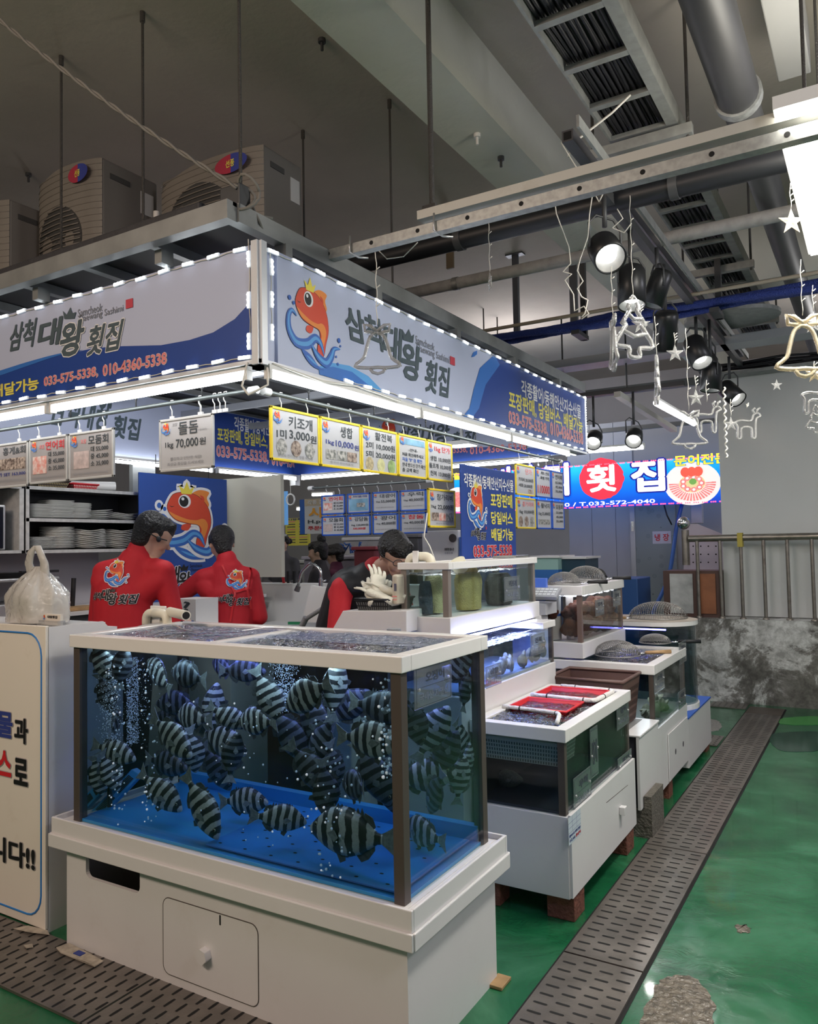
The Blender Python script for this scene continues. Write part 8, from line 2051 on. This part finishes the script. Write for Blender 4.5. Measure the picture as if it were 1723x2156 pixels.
def head_geo(mb, c, fwd, up, s=1.0):
    """skull, jaw, nose, brow, lips and ears around centre c"""
    c = Vector(c); f = Vector(fwd).normalized(); u = Vector(up).normalized(); u = (u-f*u.dot(f)).normalized(); r = f.cross(u)
    P_ = lambda a, b_, h: c+r*a*s+f*b_*s+u*h*s
    capsule(mb, P_(0, -.018, .02), P_(0, .022, .02), .086*s, .080*s, .92, 18, r)
    capsule(mb, P_(0, .03, -.02), P_(0, .048, -.075), .062*s, .040*s, 1.0, 16, r)
    capsule(mb, P_(0, .086, .005), P_(0, .108, -.028), .009*s, .014*s, 1, 8)
    capsule(mb, P_(-.035, .075, .022), P_(.035, .075, .022), .013*s, .013*s, 1, 8)
    capsule(mb, P_(-.018, .086, -.056), P_(.018, .086, -.056), .009*s, .009*s, 1, 8)
    for q in (-1, 1):
        capsule(mb, P_(q*.080, -.005, .012), P_(q*.084, -.002, -.024), .014*s, .010*s, .5, 10, r)
        capsule(mb, P_(q*.042, .06, -.02), P_(q*.038, .06, -.035), .028*s, .026*s, 1, 8)
    return P_
def hair_geo(mb, P_, s=1.0, long=0.0, cut=.0):
    capsule(mb, P_(0, -.03, .045), P_(0, .035, .055), .088*s, .070*s, 1.0, 20)
    capsule(mb, P_(0, -.045, .02), P_(0, -.055, -.045+cut), .074*s, .050*s, 1.15, 16, P_(1, 0, 0)-P_(0, 0, 0))
    for q in (-1, 1): capsule(mb, P_(q*.062, -.015, .045), P_(q*.070, .0, .01), .032*s, .022*s, 1, 10)
    capsule(mb, P_(-.04, .062, .075), P_(.04, .062, .075), .030*s, .030*s, 1, 12)
    random.seed(4)
    for k in range(26):
        a = random.uniform(-1, 1); b_ = random.uniform(-.08, .07); p = P_(a*.055, b_, .11-.03*abs(a)); capsule(mb, p, p+(P_(a*.02, .025, .012)-P_(0, 0, 0)), .013*s, .004*s, 1, 6)
def project_art(builder, target, F, name, mat_parent, depth=.25, off=.004):
    """print a flat artwork on the cloth: subdivide it and press it on the target surface"""
    mb = MB(); builder(mb, F)
    me = bpy.data.meshes.new('a'); me.from_pydata(mb.v, [], mb.f); me.update()
    for m_ in mb.mats: me.materials.append(m_)
    me.polygons.foreach_set('material_index', mb.mi)
    bm = bmesh.new(); bm.from_mesh(me); bmesh.ops.triangulate(bm, faces=bm.faces)
    for _ in range(3):
        es = [e for e in bm.edges if e.calc_length() > .015]
        if es: bmesh.ops.subdivide_edges(bm, edges=es, cuts=1); bmesh.ops.triangulate(bm, faces=bm.faces)
    bpy.context.view_layer.update()
    dg = bpy.context.evaluated_depsgraph_get(); mw = target.matrix_world.copy()
    tb = bmesh.new(); tb.from_mesh(target.data); tb.transform(mw); bvh = BVHTree.FromBMesh(tb)
    for v in bm.verts:
        lay = (v.co-F.O).dot(F.N); base = v.co-F.N*lay
        h = bvh.ray_cast(base+F.N*depth, -F.N, depth*2)
        if h[0] is not None: v.co = h[0]+F.N*(off+lay*1.2)
    bm.to_mesh(me); bm.free(); tb.free()
    o = bpy.data.objects.new(name, me); COL.objects.link(o); o.parent = mat_parent
    o.matrix_parent_inverse = mat_parent.matrix_world.inverted()
    return o

def person(label, base, J, shirt_m, headf, headup, sleeves=1.0, hs=1.0, group=None, hairlong=0, tr=trous, voxel=.009, hands=True, cut=0):
    """J: world joints. neck chest pelvis; shL elL wrL; shR elR wrR; hipL knL anL; hipR knR anR; head"""
    J = {k: Vector(v) for k, v in J.items()}
    sd = (J['shR']-J['shL']).normalized()
    mb = MB(); P_ = head_geo(mb, J['head'], headf, headup, hs)
    capsule(mb, J['neck'], J['head']+(P_(0, -.01, -.04)-P_(0, 0, 0)), .056*hs, .052*hs)
    capsule(mb, J['neck'], J['chest'], .07, .10, 1.2, 16, sd); capsule(mb, J['chest'], J['pelvis'], .11, .11, 1.2, 16, sd)
    for s in 'LR':
        capsule(mb, J['neck'], J['sh'+s], .045, .045); capsule(mb, J['sh'+s], J['el'+s], .042, .036); capsule(mb, J['el'+s], J['wr'+s], .038, .026)
        if hands: d = (J['wr'+s]-J['el'+s]).normalized(); hand(mb, J['wr'+s], d, (0, 0, -1) if abs(d.z) < .8 else tuple((J['chest']-J['wr'+s]).normalized()), 1.0, .5, 1 if s == 'R' else -1)
        capsule(mb, J['pelvis'], J['hip'+s], .09, .085); capsule(mb, J['hip'+s], J['kn'+s], .078, .052); capsule(mb, J['kn'+s], J['an'+s], .054, .038)
        capsule(mb, J['an'+s], J['an'+s]+Vector(headf).normalized()*.13*Vector((1, 1, 0)).length/1.41+Vector((0, 0, -.03)), .036, .03)
    root = fuse(mb, 'person', skin, None, voxel, 4); tag(root, label, 'person', group)
    hm = MB(); hair_geo(hm, P_, hs, hairlong, cut); fuse(hm, 'hair', hairm, root, .007, 2)
    sm_ = MB(); ch = J['chest']; nk = J['neck']; pv = J['pelvis']
    up = (nk-pv).normalized(); fr = sd.cross(up)
    capsule(sm_, nk-up*.03, ch, .085, .128, 1.28, 20, sd); capsule(sm_, ch, pv, .135, .128, 1.25, 20, sd)
    capsule(sm_, nk-up*.01, nk+up*.04, .078, .070, 1.0)
    for s in 'LR':
        k = 1 if s == 'R' else -1
        capsule(sm_, nk-up*.045, J['sh'+s]-sd*k*.01, .062, .066); capsule(sm_, ch+sd*k*.06, J['sh'+s]-sd*k*.02-up*.05, .10, .075)
        e = J['sh'+s].lerp(J['el'+s], min(1, sleeves)); capsule(sm_, J['sh'+s]-sd*k*.01, e, .064, .056)
        if sleeves > 1: e2 = J['el'+s].lerp(J['wr'+s], sleeves-1); capsule(sm_, J['el'+s], e2, .056, .042)
    shirt = fuse(sm_, 'shirt', shirt_m, root, voxel, 5)
    tm = MB()
    for s in 'LR':
        capsule(tm, pv, J['hip'+s], .125, .112); capsule(tm, J['hip'+s], J['kn'+s], .098, .072); capsule(tm, J['kn'+s], J['an'+s].lerp(J['kn'+s], .1), .072, .055)
    fuse(tm, 'trousers', tr, root, voxel*1.2, 4)
    bt = MB(); ff = Vector((headf[0], headf[1], 0)).normalized()
    for s in 'LR':
        a = J['an'+s]; capsule(bt, a+Vector((0, 0, .18)), a+Vector((0, 0, -.01)), .062, .055); capsule(bt, a+Vector((0, 0, -.035)), a+ff*.14+Vector((0, 0, -.04)), .048, .040)
    fuse(bt, 'boots', boot, root, voxel*1.2, 3)
    return root, shirt, P_, J

def stand(cx, cy, face, lean=0.0, H=1.72, shw=.20, sidelean=0):
    """default standing joints; face = unit vector the person faces (xy)"""
    f = Vector((face[0], face[1], 0)).normalized(); r = Vector((f.y, -f.x, 0)); o = Vector((cx, cy, 0))
    U = lambda a, b_, h: o+r*a+f*b_+Vector((0, 0, h))
    nkh = H*.845; J = {'pelvis': U(0, 0, H*.54), 'chest': U(sidelean*.5, lean*.5, H*.70), 'neck': U(sidelean, lean, nkh), 'head': U(sidelean*1.3, lean*1.5, H*.925)}
    for s, k in (('L', -1), ('R', 1)):
        J['sh'+s] = U(sidelean+k*shw, lean*.92, nkh-.065); J['hip'+s] = U(k*.095, 0, H*.50); J['kn'+s] = U(k*.11, .03, H*.28); J['an'+s] = U(k*.12, 0, .085)
        J['el'+s] = U(k*(shw+.07), lean+.02, nkh-.33); J['wr'+s] = U(k*.16, lean+.25, nkh-.42)
    return J, U
# first man: back to the camera, head bowed to the right
hx_, hy_ = -3.20, 2.93
J, U = stand(hx_, hy_, (-.42, .90), .05, 1.73, .195)
hp_ = ony(322, 1128, 3.08); J['head'] = hp_
J['neck'] = ony(292, 1172, 3.02); J['chest'] = J['neck']+Vector((-.055, -.06, -.22)); J['pelvis'] = J['chest']+Vector((-.02, -.01, -.30))
f = Vector((-.42, .90, 0)).normalized(); r = Vector((f.y, -f.x, 0))
for s, k in (('L', -1), ('R', 1)):
    J['sh'+s] = J['neck']+r*(k*.185)+f*-.02+Vector((0, 0, -.085))+r*-.02; J['el'+s] = J['sh'+s]+r*k*.045+f*.03+Vector((0, 0, -.30)); J['wr'+s] = J['el'+s]-r*k*.05+f*.24+Vector((0, 0, -.02))
    J['hip'+s] = J['pelvis']+r*k*.095+Vector((0, 0, -.07)); J['kn'+s] = J['hip'+s]+Vector((0, 0, -.38)); J['an'+s] = Vector((J['hip'+s].x, J['hip'+s].y, .085))
p1, s1, P_, J1 = person('man in a red printed T-shirt, bowed head with ear strap, back to the camera', None, J, tee, (.28, .86, -.42), (.10, .40, .90), .95, 1.06)
F = Frame(ony(183, 1276, 2.75), (RW @ np.array([1, 0, 0])), (0, 0, 1), .255, .10)
F = Frame(ony(183, 1276, 2.75), (F.U.x, F.U.y, 0), (0, 0, 1), .262, .098)
out_w = M('print_outline', (.75, .72, .72), .6)
project_art(lambda m_, F_: shop_name(m_, F_, art_k, out_w, eng=False, seal=False), s1, F, 'printed_lettering', s1)
F = Frame(ony(200, 1236, 2.75), F.U, (0, 0, 1), .150, .150)
project_art(lambda m_, F_: emblem(m_, F_, out_w), s1, F, 'printed_emblem', s1)
# head strap and ear piece
mb = MB(); mb.tube([P_(-.092, -.03, .0), P_(-.07, -.085, .015), P_(0, -.112, .01), P_(.07, -.08, -.01), P_(.094, -.0, -.02), P_(.085, .05, -.01)], .0035, 6).ell(P_(.098, .0, -.025), .012, .016, .018)
o = mb.build('head_strap', black, None); o.parent = p1
# second man: further back, turned to the left, left arm reaching
f = Vector((-.62, .78, 0)).normalized(); r = Vector((f.y, -f.x, 0)); J = {}
J['head'] = ony(467, 1146, 4.0); J['neck'] = ony(478, 1190, 3.98); J['chest'] = J['neck']+Vector((.02, .0, -.22)); J['pelvis'] = J['chest']+Vector((0, 0, -.32))
for s, k in (('L', -1), ('R', 1)):
    J['sh'+s] = J['neck']+r*(k*.17)+Vector((0, 0, -.085)); J['hip'+s] = J['pelvis']+r*k*.095+Vector((0, 0, -.07)); J['kn'+s] = J['hip'+s]+Vector((0, 0, -.37)); J['an'+s] = Vector((J['hip'+s].x, J['hip'+s].y, .085))
J['elL'] = J['shL']+(f*.10-r*.20+Vector((0, 0, -.15))); J['wrL'] = ony(396, 1268, 4.05); J['elR'] = J['shR']+r*.05+Vector((0, 0, -.28)); J['wrR'] = J['elR']+f*.22-r*.03
p2, s2, P_, J2 = person('man in a red printed T-shirt with crossed apron straps, reaching left', None, J, tee, (-.78, .55, -.25), (-.1, .05, 1), 1.0, 1.0)
Ux = r.copy()
F = Frame(ony(450, 1278, 3.8), Ux, (0, 0, 1), .235, .09)
project_art(lambda m_, F_: shop_name(m_, F_, art_k, out_w, eng=False, seal=False), s2, F, 'printed_lettering', s2, .6)
F = Frame(ony(474, 1243, 3.8), Ux, (0, 0, 1), .135, .135)
project_art(lambda m_, F_: emblem(m_, F_, out_w), s2, F, 'printed_emblem', s2, .6)
def straps(m_, F_):
    m_.m(apron_m)
    for a, b_ in (((.30, 1), (.62, .5)), ((.62, .5), (.50, 0)), ((.98, .95), (.9, .55)), ((.9, .55), (.98, .2)), ((.60, .52), (.95, .58))):
        L_, R_ = ribbon([a, ((a[0]+b_[0])/2, (a[1]+b_[1])/2), b_], [.045, .045, .045], 4); m_.add([F_.p(q[0], q[1], .004) for ab in zip(L_, R_) for q in ab], [(2*i, 2*i+1, 2*i+3, 2*i+2) for i in range(len(L_)-1)], False)
F = Frame(ony(440, 1310, 3.8), Ux, (0, 0, 1), .28, .38); project_art(straps, s2, F, 'apron_straps', s2, .6)
# apron: skirt hanging in front and to the sides
am_ = MB(); pv = J2['pelvis']; vs = []
for j in range(12):
    z = pv.z+.10-j*.075
    for i in range(25): a = -PI*.75+1.5*PI*i/24; rr = .175+.006*j+.008*math.sin(a*9); vs.append(pv+f*math.cos(a)*rr*.9+r*math.sin(a)*rr+Vector((0, 0, z-pv.z)))
am_.add(vs, [(j*25+i, j*25+i+1, (j+1)*25+i+1, (j+1)*25+i) for j in range(11) for i in range(24)], True)
o = am_.build('apron', apron_m, None); o.parent = p2; so = o.modifiers.new('s', 'SOLIDIFY'); so.thickness = .003
# third worker, bent over the tanks
f = Vector((.80, -.60, 0)).normalized(); r = Vector((f.y, -f.x, 0)); J = {}
J['head'] = ony(832, 1168, 3.62); J['neck'] = ony(785, 1208, 3.70); J['chest'] = ony(752, 1245, 3.74); J['pelvis'] = ony(725, 1325, 3.80)
for s, k in (('L', -1), ('R', 1)):
    J['sh'+s] = J['neck']+r*(k*.175)+Vector((-.02, 0, -.075)); J['el'+s] = J['sh'+s]+f*.06+r*k*.05+Vector((0, 0, -.28)); J['wr'+s] = J['el'+s]+f*.22-r*k*.08+Vector((0, 0, -.05))
    J['hip'+s] = J['pelvis']+r*k*.095+Vector((0, 0, -.06)); J['kn'+s] = J['hip'+s]+f*.03+Vector((0, 0, -.38)); J['an'+s] = Vector((J['hip'+s].x, J['hip'+s].y, .085))
p3, s3_, P_, J3 = person('dark haired worker in glasses and a black vest over red sleeves, bending over the tanks', None, J, tee, (.80, -.42, -.50), (.42, -.30, .86), 1.7, 1.0)
vm = MB(); sd = r; ch, nk, pv = J['chest'], J['neck'], J['pelvis']
capsule(vm, nk-(nk-pv).normalized()*.03, ch, .095, .142, 1.25, 20, sd); capsule(vm, ch, pv, .150, .145, 1.22, 20, sd); capsule(vm, nk, nk+(nk-ch)*.12, .078, .072)
for k in (-1, 1): capsule(vm, nk-Vector((0, 0, .04)), nk+sd*k*.13+Vector((-.02, 0, -.06)), .072, .072)
fuse(vm, 'vest', vestm, p3, .009, 4)
mb = MB()
for q in (-1, 1):
    c = P_(q*.036, .098, .008); ex_ = P_(1, 0, 0)-P_(0, 0, 0); ez = P_(0, 0, 1)-P_(0, 0, 0); mb.tube([c+ex_*.027*math.cos(a*PI/8)+ez*.019*math.sin(a*PI/8) for a in range(16)], .0022, 6, closed=True); mb.tube([P_(q*.062, .096, .012), P_(q*.088, .04, .014), P_(q*.090, -.01, .012)], .0025, 6)
mb.tube([P_(-.01, .103, .012), P_(.01, .103, .012)], .002, 6); o = mb.build('glasses', black, None); o.parent = p3
# women seated in the market behind
def seated(label, px, py, y, top, facing, hl, apr=None, bun=False):
    hd = ony(px, py, y); f = Vector((facing[0], facing[1], 0)).normalized(); r = Vector((f.y, -f.x, 0)); J = {'head': hd, 'neck': hd+Vector((0, 0, -.16))-f*.02}
    J['chest'] = J['neck']+Vector((0, 0, -.20))-f*.01; J['pelvis'] = J['chest']+Vector((0, 0, -.26))-f*.02
    for s, k in (('L', -1), ('R', 1)):
        J['sh'+s] = J['neck']+r*k*.15+Vector((0, 0, -.07)); J['el'+s] = J['sh'+s]+r*k*.04+f*.06+Vector((0, 0, -.24)); J['wr'+s] = J['el'+s]+f*.20-r*k*.08
        J['hip'+s] = J['pelvis']+r*k*.09; J['kn'+s] = J['hip'+s]+f*.38+Vector((0, 0, .02)); J['an'+s] = Vector((J['kn'+s].x, J['kn'+s].y, J['kn'+s].z-.40))
    p_, s_, P_, J = person(label, None, J, top, (f.x, f.y, -.1), (0, 0, 1), 1.8, .98, voxel=.013, hairlong=1)
    hm = MB()
    if bun: capsule(hm, P_(0, -.06, .13), P_(0, -.05, .15), .045, .045)
    else:
        for a in range(8): capsule(hm, P_(.09*math.cos(a*PI/4), -.02+.085*math.sin(a*PI/4)*.9, .03), P_(.09*math.cos(a*PI/4), -.02+.08*math.sin(a*PI/4)*.9, .035), .038, .034)
    fuse(hm, 'hair_tuft', hairm, p_, .012, 2)
    return p_
w1 = seated('woman with a dark bun and dark top seated behind the stall', 670, 1163, 6.55, M('top_dark', (.03, .025, .03), .8), (-.9, -.3), 0, None, True)
w2 = seated('woman with short curly hair and a plum jacket facing left', 705, 1168, 7.15, M('top_plum', (.10, .015, .045), .8), (-.95, -.25), 0)
w3 = seated('dark haired figure half hidden by the edge of the cream board', 594, 1145, 7.2, M('top_grey', (.08, .08, .09), .8), (.5, -.8), 0)
for k, (w_, x, y) in enumerate([(w1, ony(670, 1163, 6.55).x, 6.55), (w2, ony(705, 1168, 7.15).x, 7.15), (w3, ony(594, 1145, 7.2).x, 7.2)]):
    zs_ = (ony(670, 1163, 6.55).z, ony(705, 1168, 7.15).z, ony(594, 1145, 7.2).z)[k]-.62-.16
    t = thing('stool', ['stool under the woman with the bun', 'stool under the woman in the plum jacket', 'stool under the figure behind the cream board'][k], 'stool', (x, y, 0))
    MB().cyl((x, y, zs_-.04), (x, y, zs_), .17, n=20).build('seat', M('stool_red', (.3, .03, .03), .5), t)
    for q in range(4): aa = PI/4+q*PI/2; MB().cyl((x+.15*math.cos(aa), y+.15*math.sin(aa), 0), (x+.12*math.cos(aa), y+.12*math.sin(aa), zs_-.04), .014, n=8).build('leg', MATS['stool_red'], t)
# white box at the hands of the men, printed carton
a = ony(376, 1310, 3.6); b_ = ony(412, 1262, 3.6)
t = thing('carton', 'white printed carton between the two men in red', 'box', (a.x, 3.6, 1.1)); MB().box(a.x-.05, b_.x, 3.6, 3.8, 0.98, b_.z).build('carton_body', white_ir, t)
F = Frame((a.x, 3.5995, a.z), (1, 0, 0), (0, 0, 1), b_.x-a.x, b_.z-a.z); mb = MB(); put(mb, F, '?', .3, .5, .7, .9, ink, .03, .001); rect(mb, F, 0, .05, .9, .10, art_b); mb.build('print', None, t)
tag(MB().box(a.x-.25, b_.x+.35, 3.55, 3.95, 0, .979).build('prep_table', white_ir, bevel=.004), 'white preparation table between the two men in red', 'table')
